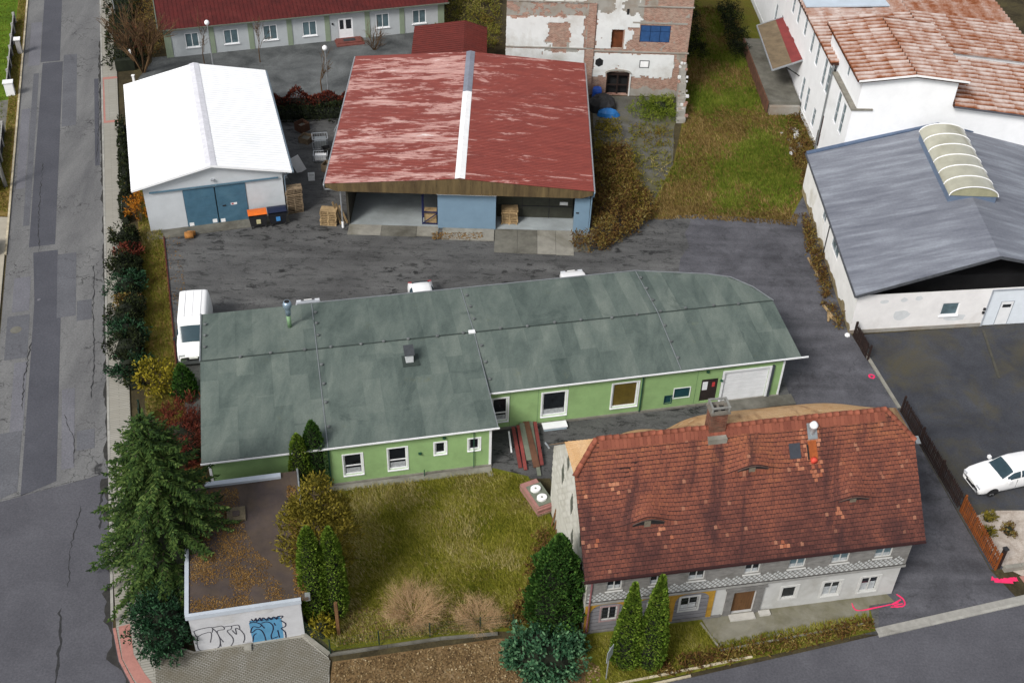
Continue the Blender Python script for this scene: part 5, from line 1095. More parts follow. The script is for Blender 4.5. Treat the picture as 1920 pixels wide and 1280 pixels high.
mb = MB(); mb.face([(.2, 3.8, 3.0), (18.2, 6.2, 3.0), (9.0, 5.0, 5.75)]); mb.build('gable_shade_panel', m_plain('painted_gable_shade', (.012, .011, .01), .3, 2, .95), AN)  # near-black panel: the shade inside the open gable put into its colour
mb = MB(); mb.beam(Vector(e0) + Vector((0, -.03, -.02)), Vector(RF) + Vector((0, -.03, -.02)), .06, .2); mb.beam(Vector(RF) + Vector((0, -.03, -.02)), Vector(e2) + Vector((0, -.03, -.02)), .06, .2); mb.beam(Vector(e0) + Vector((-.04, 0, -.06)), Vector(e1) + Vector((-.04, 0, -.06)), .1, .12); mb.build('roof_edge', m_plain('dark_grey_edge', (.07, .075, .085), .2, 3, .7), AN)
mb = MB(); mb.beam(Vector(e1) + Vector((0, -.1, .06)), Vector(RB_) + Vector((0, -.1, .06)), .35, .1); mb.beam(Vector(RB_) + Vector((0, -.1, .06)), Vector(e3) + Vector((0, -.1, .06)), .35, .1); mb.build('rear_upstand', m_plain('blue_grey_flashing', ph('#5a6b85'), .12, 2, .6), AN)
window(w, AN, *ah[0], m_pvc, m_glassg, .1, .08, sill=m_pvc)
a, b, c, e = ah[1]; mb = w.mb(); mb.box(a, b, -.09, -.04, c, e); gd = mb.build('garage_door', m_plain('white_blue_door', (.7, .75, .8), .04, 2, .5), AN)
mb = w.mb(); mb.box(a - .1, a, -.05, .04, c, e + .1); mb.box(a, b, -.05, .038, e, e + .1); mb.build('door_frame', m_plain('grey_door_frame', (.35, .38, .42), .1), gd)
mb = w.mb(); mb.box(10.25, 11.1, -.04, -.015, .06, 1.98); wd_ = mb.build('wicket_door', m_trim, gd); mb = w.mb(); mb.box(10.38, 10.97, -.015, -.005, 1.5, 1.75); mb.build('wicket_window', m_glassd, wd_)
mb = w.mb(); mb.box(10.2, 10.25, -.04, -.01, .05, 2.02); mb.box(11.1, 11.15, -.04, -.01, .05, 2.02); mb.box(10.25, 11.1, -.04, -.012, 1.98, 2.02); mb.build('wicket_frame', MATS['grey_door_frame'], wd_)
for z in (1.1, 1.4): mb = w.mb(); mb.box(9.05, 9.2, .0, .08, z, z + .18); mb.build('switch_box', m_black, AN)
mb = w.mb(); mb.box(0, 9.2, .0, .05, -.02, .28); mb.build('plinth', m_gplaster, AN)
r6 = random.Random(61)
for x, z, ww, h_ in ((1.6, 2.4, .6, .35), (3.0, 2.45, .5, .4), (4.0, 2.5, .5, .4), (2.8, .9, 1.1, 1.0), (6.4, .6, 1.7, .5)):
    q = w.mb(); q.face([(x + ww * (.5 + .5 * math.cos(k * math.pi / 7)) * r6.uniform(.85, 1.1), .006, z + h_ * (.5 + .5 * math.sin(k * math.pi / 7)) * r6.uniform(.8, 1.1)) for k in range(14)]); q.build('filler_patch', m_plain('grey_filler', (.62, .64, .65), .06, 2, .9) if 'grey_filler' not in MATS else MATS['grey_filler'], AN)
q = w2.mb(); pr = None; r10 = random.Random(10)
for k in range(60):
    x = w2.len * k / 59; hgt = .15 + .75 * max(0, .45 + noise.noise((x * .7, 3, 1))) + r10.uniform(-.06, .1); c = (q.vert((x, .006, -.01)), q.vert((x, .006, hgt)))
    if pr: q.idx([pr[0], c[0], c[1], pr[1]])
    pr = c
q.build('mud_splash', m_plain('brown_mud_splash', ph('#a39472'), .25, 2, .95, dirt=ph('#7d6c46'), dirt_amt=.3), AN)
for h in ahl: window(w2, AN, *h, MATS['grey_window_frame'], m_glassg, .1, .06, mull=(.5,))
mb = w2.mb(); mb.tube([(8.6, .06, 3.3), (8.6, .06, .1)], .035, 6); mb.build('downpipe', m_black, AN)
# barrel skylight
m_poly = m_plain('cream_polycarbonate', ph('#b9b7a4'), .1, 1, .16, spec=.8)
SK = MB(); sx0, sx1, sy0, sy1, sz = 7.25, 10.5, 8.0, 16.4, 6.05
SK.box(sx0, sx1, sy0, sy1, 5.35, sz); sk = SK.build('skylight_curb', m_plain('blue_grey_curb', ph('#6e7f96'), .12, 2, .6), ra)
cxm, R_ = (sx0 + sx1) / 2, (sx1 - sx0) / 2; hh = .75
arc = lambda t: (cxm - R_ * 1.04 * math.cos(math.pi * t), sz + .02 + hh * math.sin(math.pi * t))
NSEG = 6
for k in range(NSEG):
    y0 = sy0 - .1 + (sy1 - sy0 + .2) * k / NSEG; y1 = sy0 - .1 + (sy1 - sy0 + .2) * (k + 1) / NSEG; q = MB(); n = 14; A = [(q.vert((arc(t / n)[0], y0, arc(t / n)[1])), q.vert((arc(t / n)[0], y1, arc(t / n)[1]))) for t in range(n + 1)]
    for a, b in zip(A, A[1:]): q.idx([a[0], b[0], b[1], a[1]])
    q.build('skylight_panel', m_poly, sk, True)
for k in range(NSEG + 1):
    y0 = sy0 - .1 + (sy1 - sy0 + .2) * k / NSEG; q = MB(); n = 14
    q.tube([(arc(t / n)[0], y0, arc(t / n)[1] + .02) for t in range(n + 1)], .04, 6); q.build('skylight_rib', m_white, sk)
for y0 in (sy0 - .06, sy1 + .06):
    q = MB(); n = 14; q.face([(arc(t / n)[0], y0, arc(t / n)[1]) for t in range(n + 1)]); q.build('skylight_end', m_plain('dull_olive_panel', ph('#a8a688'), .1, 2, .5), sk)
# ================================================================ flat-roofed graffiti hut
m_hutw = m_plain('chalky_white_render', ph('#cfd0d3'), .07, 1.2, .9, bump=.1, dirt=ph('#a9a69c'), dirt_amt=.15)
m_hutr = m_plain('damp_dark_felt', ph('#4d4340'), .25, .7, .9, bump=.2, dirt=ph('#6b5a44'), dirt_amt=.35)
FHu = Frame(77); HU = thing('graffiti_hut', 'small flat roofed white hut with graffiti and a blue door', 'hut', (-15.11, 34.58, 0), FHu.rot)
w = WallF((0, 0), (5.35, 0)); mb = w.mb(); holed(mb, 0, 5.35, -.02, 2.75, [(2.8, 4.28, .02, 1.86)], .1)
for p, q in (((5.35, 0), (5.35, 8.6)), ((5.35, 8.6), (0, 8.6)), ((0, 8.6), (0, 0))): ww = WallF(p, q); mb.M = ww.M; holed(mb, 0, ww.len, -.02, 2.75, [])
mb.build('wall', m_hutw, HU)
mb = MB(); mb.box(-.02, 5.75, .02, 8.7, 2.752, 2.9); mb.build('roof', m_hutr, HU)
mb = MB(); mb.box(-.12, 5.4, -.1, .08, 2.7, 2.98); mb.box(-.14, .06, .082, 8.9, 2.7, 2.97); mb.box(0.9, 4.9, 8.25, 8.55, 2.91, 3.08); mb.build('coping', m_plain('pale_blue_coping', ph('#c3ccd6'), .06, 1.5, .7), HU)
mb = MB(); mb.box(5.6, 5.85, .1, .35, 2.6, 2.95); mb.tube([(5.8, .3, 2.84), (5.8, 8.9, 2.84)], .06, 6); mb.build('gutter', m_steel, HU)
mb = w.mb(); mb.box(2.8, 4.28, -.07, -.03, .03, 1.86); hd = mb.build('blue_door', m_plain('light_blue_paint', ph('#5f9dc4'), .1, 2, .6), HU)
q = w.mb(); q.box(2.8, 4.28, -.03, -.02, .78, .8); q.build('door_rib', m_bluerail, hd)
GS = [[(0.12, 1.68), (0.21, 1.25), (0.54, 1.39), (0.91, 1.37), (0.77, 0.62)], [(0.12, 1.68), (0.42, 1.78), (0.99, 1.79), (0.96, 1.39)], [(0.25, 1.2), (0.15, 0.81), (0.15, 0.25), (0.34, 0.06), (0.87, .05), (1.15, 0.2), (1.25, 0.76), (1.16, 1.38), (1.0, 1.71)], [(1.0, 1.75), (1.46, 1.78), (1.55, 1.5), (1.21, 1.44), (1.24, 0.99), (1.39, 0.49)], [(1.59, 1.68), (1.9, 1.67), (1.86, 1.42), (1.67, 1.32), (1.86, 0.75), (1.84, 0.38), (1.7, 0.11)], [(1.25, 0.76), (1.22, 0.16)], [(1.9, 1.67), (2.24, 1.66), (2.27, 1.32), (2.09, 1.44), (2.07, 0.96), (1.9, 1.34)], [(2.27, 1.32), (2.42, 0.91), (2.42, 0.53), (2.32, 0.22)]]
GB_ = [[(2.78, 1.68), (3.05, 1.68), (3.33, 1.43), (3.2, 1.24), (2.92, 1.35), (2.77, 0.97), (2.85, 0.92), (3.07, 1.12), (3.28, 0.99), (3.39, 0.59), (3.42, 0.08)], [(2.79, 0.18), (2.88, 0.64), (3.03, 0.79)], [(3.34, 1.54), (3.65, 1.57), (3.85, 1.3), (3.86, 0.92), (3.71, 0.43), (3.73, 0.12)], [(3.33, 1.43), (3.46, 1.1)], [(3.95, 1.42), (4.0, 1.19)], [(4.28, 1.53), (4.49, 1.25), (4.45, 1.0), (4.26, 0.9), (4.41, 0.56), (4.41, 0.1)], [(4.07, 0.8), (4.1, 0.18)], [(3.78, 0.19), (4.02, 0.28)], [(2.9, 1.98), (3.01, 1.8), (3.13, 1.99), (3.14, 1.73), (3.32, 1.98), (3.36, 1.72), (3.47, 1.95), (3.63, 1.72), (3.73, 1.92), (3.85, 1.71), (3.96, 1.9), (4.11, 1.68), (4.17, 1.88), (4.42, 1.84), (4.29, 1.67)]]
def smooth(P):
    P = [Vector(p) for p in P]; out = []
    for i in range(len(P) - 1):
        p0 = P[max(i - 1, 0)]; p1 = P[i]; p2 = P[i + 1]; p3 = P[min(i + 2, len(P) - 1)]
        for k in range(6):
            t = k / 6; out.append(.5 * ((2 * p1) + (p2 - p0) * t + (2 * p0 - 5 * p1 + 4 * p2 - p3) * t * t + (3 * p1 - p0 - 3 * p2 + p3) * t ** 3))
    out.append(P[-1]); return out
def ribbon(q, pts, wd, y):
    pts = smooth(pts); pr = None
    for i, p in enumerate(pts):
        d = (pts[min(i + 1, len(pts) - 1)] - pts[max(i - 1, 0)]); d = d.normalized() if d.length > 1e-6 else Vector((1, 0)); n = Vector((-d.y, d.x)) * wd / 2
        c = (q.vert((p.x + n.x, y, p.y + n.y)), q.vert((p.x - n.x, y, p.y - n.y)))
        if pr: q.idx([pr[0], pr[1], c[1], c[0]])
        pr = c
m_spray = m_plain('dark_grey_spray_paint', ph('#4a4a52'), .2, 4, .8); m_sprayb = m_plain('navy_spray_paint', ph('#1f2440'), .2, 4, .8)
q = w.mb(); [ribbon(q, s_, .05, .006 + .0007 * i) for i, s_ in enumerate(GS)]; q.build('graffiti', m_spray, HU)
q = w.mb(); [ribbon(q, s_, .065, .006 + .0007 * i) for i, s_ in enumerate(GB_)]; q.build('graffiti', m_sprayb, HU)
q = w.mb(); q.face([(2.78, .003, .06), (4.3, .003, .06), (4.34, .003, 1.62), (4.1, .003, 1.72), (3.6, .003, 1.66), (3.1, .003, 1.78), (2.76, .003, 1.7)]); q.build('graffiti', MATS['light_blue_paint'], HU)
for x, z, ww in ((1.6, 2.35, .9), (3.6, 2.4, .9), (1.9, 2.05, .5)): q = w.mb(); q.face([(x + ww * .5 * math.cos(k * math.pi / 6), .004, z + .16 * math.sin(k * math.pi / 6)) for k in range(12)]); q.build('damp_stain', m_plain('faint_damp_render', (.46, .46, .46), .1, 2, .9) if 'faint_damp_render' not in MATS else MATS['faint_damp_render'], HU)
q = w.mb(); q.box(2.35, 2.7, .12, .5, -.0, .22); q.build('step_block', m_conc, HU)
mb = MB(); mb.box(2.0, 2.95, 5.6, 6.5, 2.902, 3.05); hc = mb.build('roof_hatch', m_plain('mossy_hatch', ph('#6f6550'), .2, 3, .9), HU); mb = MB(); mb.box(2.3, 2.65, 5.85, 6.2, 3.05, 3.1); mb.build('hatch_lid', m_hutr, hc)
mb = MB(); mb.lathe([(.16, 2.9), (.16, 3.15), (.1, 3.15)], 10, (1.5, 5.9)); mb.build('roof_pipe', m_plain('rust_brown_pipe', ph('#4a3426'), .2), HU)
# ================================================================ vegetation
m_thuja = m_isl('thuja_green', [(.05, ph('#3d581a')), (.45, ph('#688828')), (.8, ph('#8ca43c')), (.97, ph('#abb656'))], .85, 1.2, .3, trans=.15)
m_thujad = m_isl('dark_thuja_green', [(.05, ph('#21421b')), (.5, ph('#416a28')), (.9, ph('#678a3c'))], .85, 1.2, .3, trans=.15)
m_spruce = m_isl('spruce_green', [(.1, ph('#1a2c15')), (.4, ph('#324c20')), (.72, ph('#50682e')), (.95, ph('#77884a'))], .85, .9, .35, trans=.12)
m_ypine = m_isl('yellowing_conifer', [(.1, ph('#4f4c18')), (.4, ph('#736a22')), (.75, ph('#92842f')), (.96, ph('#a89648'))], .85, .9, .35, trans=.2)
m_rhodo = m_isl('blue_green_leaves', [(.1, ph('#1c3a28')), (.5, ph('#3c6646')), (.9, ph('#6b9268'))], .6, 1.5, .3, trans=.1)
m_dkbush = m_isl('dark_green_leaves', [(.1, ph('#0d1f14')), (.5, ph('#1f4028')), (.92, ph('#3c6440'))], .6, 1.5, .3, trans=.1)
m_redbush = m_isl('dark_red_twigs', [(.1, ph('#30130f')), (.5, ph('#5a241a')), (.9, ph('#83402c'))], .85, 1.2, .3)
m_yelbush = m_isl('yellow_leaves', [(.1, ph('#4f4b12')), (.5, ph('#8d8322')), (.9, ph('#c0ad3a'))], .85, 1.2, .3, trans=.25)
m_orbush = m_isl('orange_leaves', [(.1, ph('#7d4a12')), (.5, ph('#b5701c')), (.9, ph('#d99a35'))], .85, 1.2, .3, trans=.25)
m_hedge = m_isl('dark_hedge', [(.1, ph('#0a0f07')), (.5, ph('#1b2510')), (.85, ph('#36401b')), (.98, ph('#6a5526'))], .85, 1.0, .35)
m_bramble = m_isl('brown_bramble', [(.08, ph('#2f2110')), (.35, ph('#5f4022')), (.6, ph('#6f5c2a')), (.85, ph('#8a7c40')), (.98, ph('#bfb388'))], .9, .7, .4)
m_dryt = m_isl('dry_twigs', [(.1, ph('#a8845c')), (.9, ph('#dcbd94'))], .9, 1, .3)
m_twig = m_isl('brown_twigs', [(.1, ph('#3f2f20')), (.9, ph('#7a5f42'))], .9, 1, .3)
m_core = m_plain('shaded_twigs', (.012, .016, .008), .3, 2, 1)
m_grassb = m_isl('grass_blades', [(.08, ph('#5f681a')), (.35, ph('#868726')), (.62, ph('#a39d40')), (.85, ph('#bdb26c')), (.98, ph('#d8cc94'))], .9, .45, .5, trans=.2)
m_grassg = m_isl('green_grass_blades', [(.08, ph('#435213')), (.4, ph('#61741d')), (.75, ph('#808a34')), (.97, ph('#a59c58'))], .9, .5, .5, trans=.2)
m_roughb = m_isl('rough_grass_blades', [(.06, ph('#4a3a1a')), (.28, ph('#7a6530')), (.5, ph('#707522')), (.7, ph('#857e3c')), (.93, ph('#b5a370'))], .9, .25, .6, trans=.15)
m_leafl = m_isl('fallen_leaves', [(.05, ph('#4a3a28')), (.4, ph('#77603f')), (.75, ph('#917a56')), (.97, ph('#bfae8c'))], .9, 1.2, .3)
m_leafo = m_isl('orange_fallen_leaves', [(.05, ph('#4c3820')), (.4, ph('#77582e')), (.75, ph('#8a6a3a')), (.97, ph('#ac9060'))], .9, 1.0, .35)
def quad(mb, p, d, up, L, w):
    d = d.normalized(); s = d.cross(up)
    if s.length < 1e-4: s = d.cross(Vector((1, 0, .3)))
    s = s.normalized() * (w / 2); a = p + s * .35; b = p - s * .35; c = p + d * (L * .6)
    mb.idx([mb.vert(a), mb.vert(c + s), mb.vert(p + d * L), mb.vert(c - s), mb.vert(b)])
def rv(r, k=1.0): return Vector((r.uniform(-k, k), r.uniform(-k, k), r.uniform(-k, k)))
def thuja(h, R, seed, n=4200, shape=2.4, mat=m_thuja, leaf=.2, lump=.14):
    r = random.Random(seed); mb = MB(); o = r.uniform(0, 50)
    prof = lambda t: R * (max(0.0, 1 - t ** shape) ** .8) * (.72 + .28 * min(1, t * 7 + .1))
    for _ in range(n):
        t = r.random() ** .9; a = r.uniform(0, 2 * math.pi); rr = prof(t)
        k = 1 + lump * noise.noise((math.cos(a) * 2.2 + o, math.sin(a) * 2.2, t * h * 1.1)) * 2
        q = rr * k * (1 - .3 * r.random() ** 2.2); p = Vector((q * math.cos(a), q * math.sin(a), .1 + t * (h - .1)))
        d = Vector((math.cos(a) * .55, math.sin(a) * .55, .8)) + rv(r, .4); quad(mb, p, d, Vector((math.cos(a), math.sin(a), .3)) + rv(r, .6), leaf * r.uniform(.6, 1.3), leaf * .55)
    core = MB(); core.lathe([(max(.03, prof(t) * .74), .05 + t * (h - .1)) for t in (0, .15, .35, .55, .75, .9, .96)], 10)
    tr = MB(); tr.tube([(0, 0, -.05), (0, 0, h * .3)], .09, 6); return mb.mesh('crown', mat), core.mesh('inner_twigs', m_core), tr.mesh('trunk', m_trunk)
def plant(name, label, cat, loc, meshes, group=None, rz=0):
    t = thing(name, label, cat, (loc[0], loc[1], 0), rz, group)
    for m in meshes: put(m.name.split('.')[0], m, t)
    return t
def spruce(h, R, seed):
    r = random.Random(seed); mb = MB(); tr = MB(); tr.tube([(0, 0, -.05), (.05, 0, h * .5), (0, .04, h)], [.2, .12, .02], 8); z = .7
    while z < h - .15:
        f = 1 - z / h; L = R * (f ** .64) * r.uniform(.82, 1.1) + .12; nb = 6 + int(5 * f) + r.randint(0, 2); a0 = r.uniform(0, 6.28)
        for b in range(nb):
            a = a0 + 6.283 * b / nb + r.uniform(-.25, .25); l = L * r.uniform(.72, 1.12); dr = .16 + .3 * f; ns = max(3, int(l / .16)); pp = None; out = Vector((math.cos(a), math.sin(a), 0)); sd = Vector((-out.y, out.x, 0))
            for i in range(ns + 1):
                s = i / ns; p = out * (l * s) + Vector((0, 0, z + .18 * l * s - dr * l * s * s + .12 * l * max(0, s - .7) ** 1.2 * 2))
                if pp is not None and i % 3 == 0: tr.beam(pp, p, .03, .03) if s < .8 else None
                if i % 3 == 0: pp = p
                if s < .12: continue
                tw = (.62 * (1 - s) + .16) * min(1.0, l * .5 + .2)
                for sg in (-1, 1):
                    for k in range(3):
                        q = p + rv(r, .07); d = out * r.uniform(.45, .9) + sd * sg * r.uniform(.5, 1.0) + Vector((0, 0, r.uniform(-.45, .1)))
                        quad(mb, q, d, Vector((0, 0, 1)) + rv(r, .5), tw * r.uniform(.5, 1.0), .085)
                        if r.random() < .55: quad(mb, q + d.normalized() * tw * .4, d + sd * sg * .4 + Vector((0, 0, -.4)), rv(r, 1), tw * .5, .07)
                if r.random() < .6: quad(mb, p, out + rv(r, .3) + Vector((0, 0, .15)), Vector((0, 0, 1)), .32, .12)
        z += .2 + .1 * f
    for _ in range(40): quad(mb, Vector((0, 0, h - r.uniform(0, .8))), rv(r, .5) + Vector((0, 0, .8)), rv(r), .25, .08)
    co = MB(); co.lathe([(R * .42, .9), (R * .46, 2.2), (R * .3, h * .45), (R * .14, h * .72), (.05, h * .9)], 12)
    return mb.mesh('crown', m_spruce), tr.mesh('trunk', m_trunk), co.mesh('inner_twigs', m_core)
def clumps(n, rad_, h, r, z0=.2, flat=1.0, hollow=.35, shape=None):
    out = []
    while len(out) < n:
        p = rv(r, 1)
        if p.length > 1 or p.length < hollow: continue
        z = (p.z * .5 + .5); k = 1.0 if shape is None else shape(z); out.append(Vector((p.x * rad_ * k, p.y * rad_ * flat * k, z0 + z * (h - z0))))
    return out
def bushmesh(n, rad_, h, seed, mat, leaf, per=26, cr=.35, z0=.1, flat=1.0, up=.2, shape=None, name='crown', core=True, hollow=.35, wid=.5):
    r = random.Random(seed); mb = MB(); C_ = clumps(n, rad_, h, r, z0, flat, hollow, shape); cen = Vector((0, 0, h * .4))
    for c in C_:
        k = r.uniform(.7, 1.25) * cr; out = (c - cen).normalized()
        for _ in range(per):
            p = c + rv(r, 1).normalized() * k * r.random() ** .5; d = out * .6 + rv(r, .9) + Vector((0, 0, up)); quad(mb, p, d, rv(r, 1) + out * .7, leaf * r.uniform(.6, 1.3), leaf * wid)
    ms = [mb.mesh(name, mat)]
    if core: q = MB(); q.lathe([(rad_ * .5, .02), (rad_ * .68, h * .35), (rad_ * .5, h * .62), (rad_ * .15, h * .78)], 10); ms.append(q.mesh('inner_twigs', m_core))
    return ms
def stems(h, n, seed, spread, mat=m_trunk, w=.03, lev=2, sub=4, name='branches', lean=.5):
    """bare branching shrub or tree"""
    r = random.Random(seed); mb = MB()
    def go(p, d, L, w_, k):
        m = p + d * L * .5 + rv(r, .06 * L); q = p + d * L; mb.tube([p, m, q], [w_, w_ * .8, w_ * .55], 4, False)
        if k <= 0: return
        for i in range(sub):
            s = r.uniform(.35, 1.0); b = p.lerp(q, s); nd = (d + rv(r, lean)).normalized(); nd.z = abs(nd.z) * .8 + .12; go(b, nd.normalized(), L * r.uniform(.45, .72), w_ * .55, k - 1)
    for i in range(n):
        a = 6.283 * i / n + r.uniform(-.4, .4); d = Vector((math.cos(a) * spread * r.uniform(.3, 1), math.sin(a) * spread * r.uniform(.3, 1), 1)).normalized(); go(Vector((math.cos(a) * .08, math.sin(a) * .08, 0)), d, h * r.uniform(.5, .75), w, lev)
    return mb.mesh(name, mat)
# trees and tall evergreens
plant('spruce_tree', 'tall green spruce between the pavement and the graffiti hut', 'tree', (-17.35, 39.8), spruce(11.0, 4.2, 11))
r9 = random.Random(9)
yp = bushmesh(170, 2.85, 7.6, 21, m_ypine, .2, 46, .42, .9, 1.0, .35, lambda z: 1.0 - .62 * z, core=False, hollow=.2, wid=.4)
yt = MB(); yt.tube([(0, 0, -.05), (.1, .05, 3), (.0, .1, 7)], [.16, .12, .03], 8)
for k in range(34): a = k * 2.4; z = 1.2 + k * .17; yt.tube([(0, 0, z), (math.cos(a) * (2.2 - .25 * z), math.sin(a) * (2.2 - .25 * z), z + .6)], [.04, .012], 5)
plant('yellowing_conifer', 'loose yellowish conifer beside the flat hut roof and the lawn', 'tree', (-9.45, 39.4), yp + [yt.mesh('trunk', m_trunk)])
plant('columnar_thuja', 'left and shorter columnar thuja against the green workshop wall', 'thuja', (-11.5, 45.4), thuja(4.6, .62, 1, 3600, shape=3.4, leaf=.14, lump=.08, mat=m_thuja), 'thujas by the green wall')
plant('columnar_thuja', 'right and taller columnar thuja against the green workshop wall', 'thuja', (-10.75, 45.95), thuja(5.1, .68, 2, 4000, shape=3.4, leaf=.14, lump=.08, mat=m_thujad), 'thujas by the green wall')
plant('columnar_thuja', 'left columnar thuja of the pair beside the hut', 'thuja', (-9.45, 36.9), thuja(6.9, .66, 3, 7000, shape=4.5, leaf=.15, lump=.08, mat=m_thuja), 'thujas beside the hut')
plant('columnar_thuja', 'right columnar thuja of the pair beside the hut', 'thuja', (-8.45, 37.1), thuja(6.7, .62, 4, 7000, shape=4.0, leaf=.15, lump=.08, mat=m_thuja), 'thujas beside the hut')
plant('conical_thuja', 'left pointed thuja in front of the tiled house', 'thuja', (6.15, 34.9), thuja(6.1, .82, 5, 7500, shape=1.25, leaf=.16, lump=.07, mat=m_thuja), 'pointed thujas before the house')
plant('conical_thuja', 'right pointed thuja in front of the tiled house, the taller one', 'thuja', (7.35, 34.85), thuja(6.8, .82, 6, 7800, shape=1.35, leaf=.16, lump=.07, mat=m_thuja), 'pointed thujas before the house')
plant('broad_thuja', 'broad dark green thuja at the left gable of the tiled house', 'thuja', (2.65, 37.2), thuja(6.6, 1.5, 7, 16000, shape=1.9, mat=m_thujad, leaf=.18, lump=.26))
plant('small_conifer', 'small pointed conifer beside the white van', 'conifer', (-19.85, 52.9), thuja(2.6, .8, 8, 2200, shape=1.6, mat=m_thujad))
# shrubs
plant('round_bush', 'dense dark green round bush at the pavement corner', 'bush', (-16.75, 35.2), bushmesh(120, 1.75, 2.7, 31, m_dkbush, .17, 52, .36, .05, 1.25, .2), rz=.3)
plant('low_evergreen', 'low spreading blue green evergreen beside the broad thuja', 'shrub', (2.1, 34.8), bushmesh(170, 2.15, 1.5, 32, m_rhodo, .22, 40, .36, .05, .85, .1, hollow=.1))
plant('red_shrub', 'dark red bare shrub at the left end of the green workshop', 'shrub', (-18.75, 47.9), bushmesh(170, 2.1, 3.0, 33, m_redbush, .3, 40, .34, .1, 1.6, .5, wid=.12) + [stems(2.7, 16, 5, .7, m_redbush, .03)])
plant('yellow_shrub', 'yellow green loose shrub beside the pavement', 'shrub', (-21.75, 53.3), bushmesh(60, 1.35, 2.3, 34, m_yelbush, .2, 20, .36, .2, 1.0, .3, core=False) + [stems(2.0, 9, 6, .6, m_trunk, .025)])
plant('orange_shrub', 'orange autumn shrub at the left corner of the white barn', 'shrub', (-27.55, 71.4), bushmesh(34, .85, 2.5, 35, m_orbush, .18, 18, .3, .4, 1.0, .3, core=False) + [stems(2.2, 6, 7, .5, m_trunk, .025)])
plant('green_shrub', 'small green shrub by the fence beside the hut', 'shrub', (-9.0, 35.9), bushmesh(26, .6, 1.3, 36, m_yelbush, .18, 16, .28, .1, 1.0, .3))
plant('pale_dry_shrub', 'pale leafless twiggy shrub spreading behind the mesh fence', 'shrub', (-4.6, 37.3), [stems(1.8, 100, 8, 2.8, m_dryt, .008, 2, 5, 'twigs', .9)])
plant('dry_shrub', 'smaller dry twiggy shrub at the right of the mesh fence', 'shrub', (-1.2, 37.0), [stems(1.45, 75, 9, 3.0, m_dryt, .008, 2, 5, 'twigs', .9)])
plant('bare_tree', 'bare brown branching tree behind the white barn', 'tree', (-33.3, 94.3), [stems(5.4, 7, 10, .55, m_twig, .09, 3, 4)])
plant('bare_bush', 'bare bush with a few russet leaves beside the pavement', 'bush', (-34.6, 96.8), [stems(4.0, 9, 11, .7, m_twig, .05, 3, 3)] + bushmesh(26, 1.8, 3.4, 41, m_redbush, .16, 14, .5, .3, 1, .2, core=False))
plant('sapling', 'thin leafless sapling left of the office lamp post', 'tree', (-17.3, 91.9), [stems(4.0, 1, 12, .1, m_twig, .06, 3, 4)], 'saplings before the office')
plant('sapling', 'thin leafless sapling in front of the leftmost office window', 'tree', (-28.4, 96.1), [stems(3.6, 1, 13, .1, m_twig, .05, 3, 4)], 'saplings before the office')
plant('sapling', 'thin leafless sapling in front of the third office window', 'tree', (-23.6, 97.0), [stems(3.2, 1, 14, .1, m_twig, .05, 3, 4)], 'saplings before the office')
plant('bare_bush', 'low bare bush right of the office entrance steps', 'bush', (-13.6, 100.2), [stems(2.2, 12, 15, 1.0, m_twig, .03, 2, 4)])
for k, (x, y, s_, lb) in enumerate([(27.2, 45.2, .42, 'upper left round shrub in the white gravel bed'), (26.85, 44.1, .38, 'lower left round shrub in the white gravel bed'), (28.05, 44.25, .45, 'brownish round shrub in the white gravel bed')]):
    plant('dwarf_shrub', lb, 'shrub', (x, y), bushmesh(22, s_, s_ * 1.3, 50 + k, m_bramble if k == 2 else m_ypine, .12, 18, .18, .03), 'shrubs in the gravel bed')
# the dark hedge by the pavement, the red hedge by the office and the brambles
def hedge(name, label, cat, pts, wd, h, mat, seed, per_m=150, leaf=.2, core=True):
    r = random.Random(seed); mb = MB(); co = MB(); P = [Vector(p) for p in pts]; c0 = P[0]
    t = thing(name, label, cat, (c0.x, c0.y, 0))
    for a, b in zip(P, P[1:]):
        d = b - a; L = d.length; n = Vector((-d.y, d.x)) / L
        for _ in range(int(L * per_m)):
            s = r.random(); ang = r.uniform(0, math.pi); q = a.lerp(b, s) - c0; hh = h * (1 + .8 * noise.noise((q.x * .9, q.y * .9, seed))); k = (1 + .75 * noise.noise((q.x * 1.1 + 9, q.y * 1.1, seed)))
            o = math.cos(ang) * wd / 2 * k; z = math.sin(ang) ** .7 * hh; p = Vector((q.x + n.x * o, q.y + n.y * o, z * r.uniform(.8, 1.02))); out = Vector((n.x * math.cos(ang), n.y * math.cos(ang), math.sin(ang))); quad(mb, p, out + rv(r, .7), rv(r, 1), leaf * r.uniform(.6, 1.4), leaf * .5)
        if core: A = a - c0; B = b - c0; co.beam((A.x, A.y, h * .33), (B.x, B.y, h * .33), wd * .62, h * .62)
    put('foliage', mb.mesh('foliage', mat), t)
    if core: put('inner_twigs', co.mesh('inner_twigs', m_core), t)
    return t
hs_ = [(-27.9, 68.6, .65, 1.5, 0), (-27.2, 66.6, .8, 1.2, 3), (-26.9, 64.9, .75, 1.9, 0), (-26.2, 63.0, .95, 1.5, 1), (-25.7, 61.3, .6, 1.1, 2), (-25.3, 59.7, .95, 2.0, 0), (-24.8, 58.0, .85, 1.7, 1), (-24.3, 56.3, .95, 1.9, 0), (-23.7, 54.7, .9, 1.5, 1)]
hedge('hedge', 'tangled dark hedge growing behind the border shrubs along the pavement', 'hedge', [(-27.6, 69.2), (-25.9, 63.4), (-24.2, 57.4), (-23.1, 53.4)], .9, 1.0, m_hedge, 3, 260)
hn_ = ['topmost', 'second', 'third', 'fourth', 'fifth', 'sixth', 'seventh', 'eighth', 'lowest']
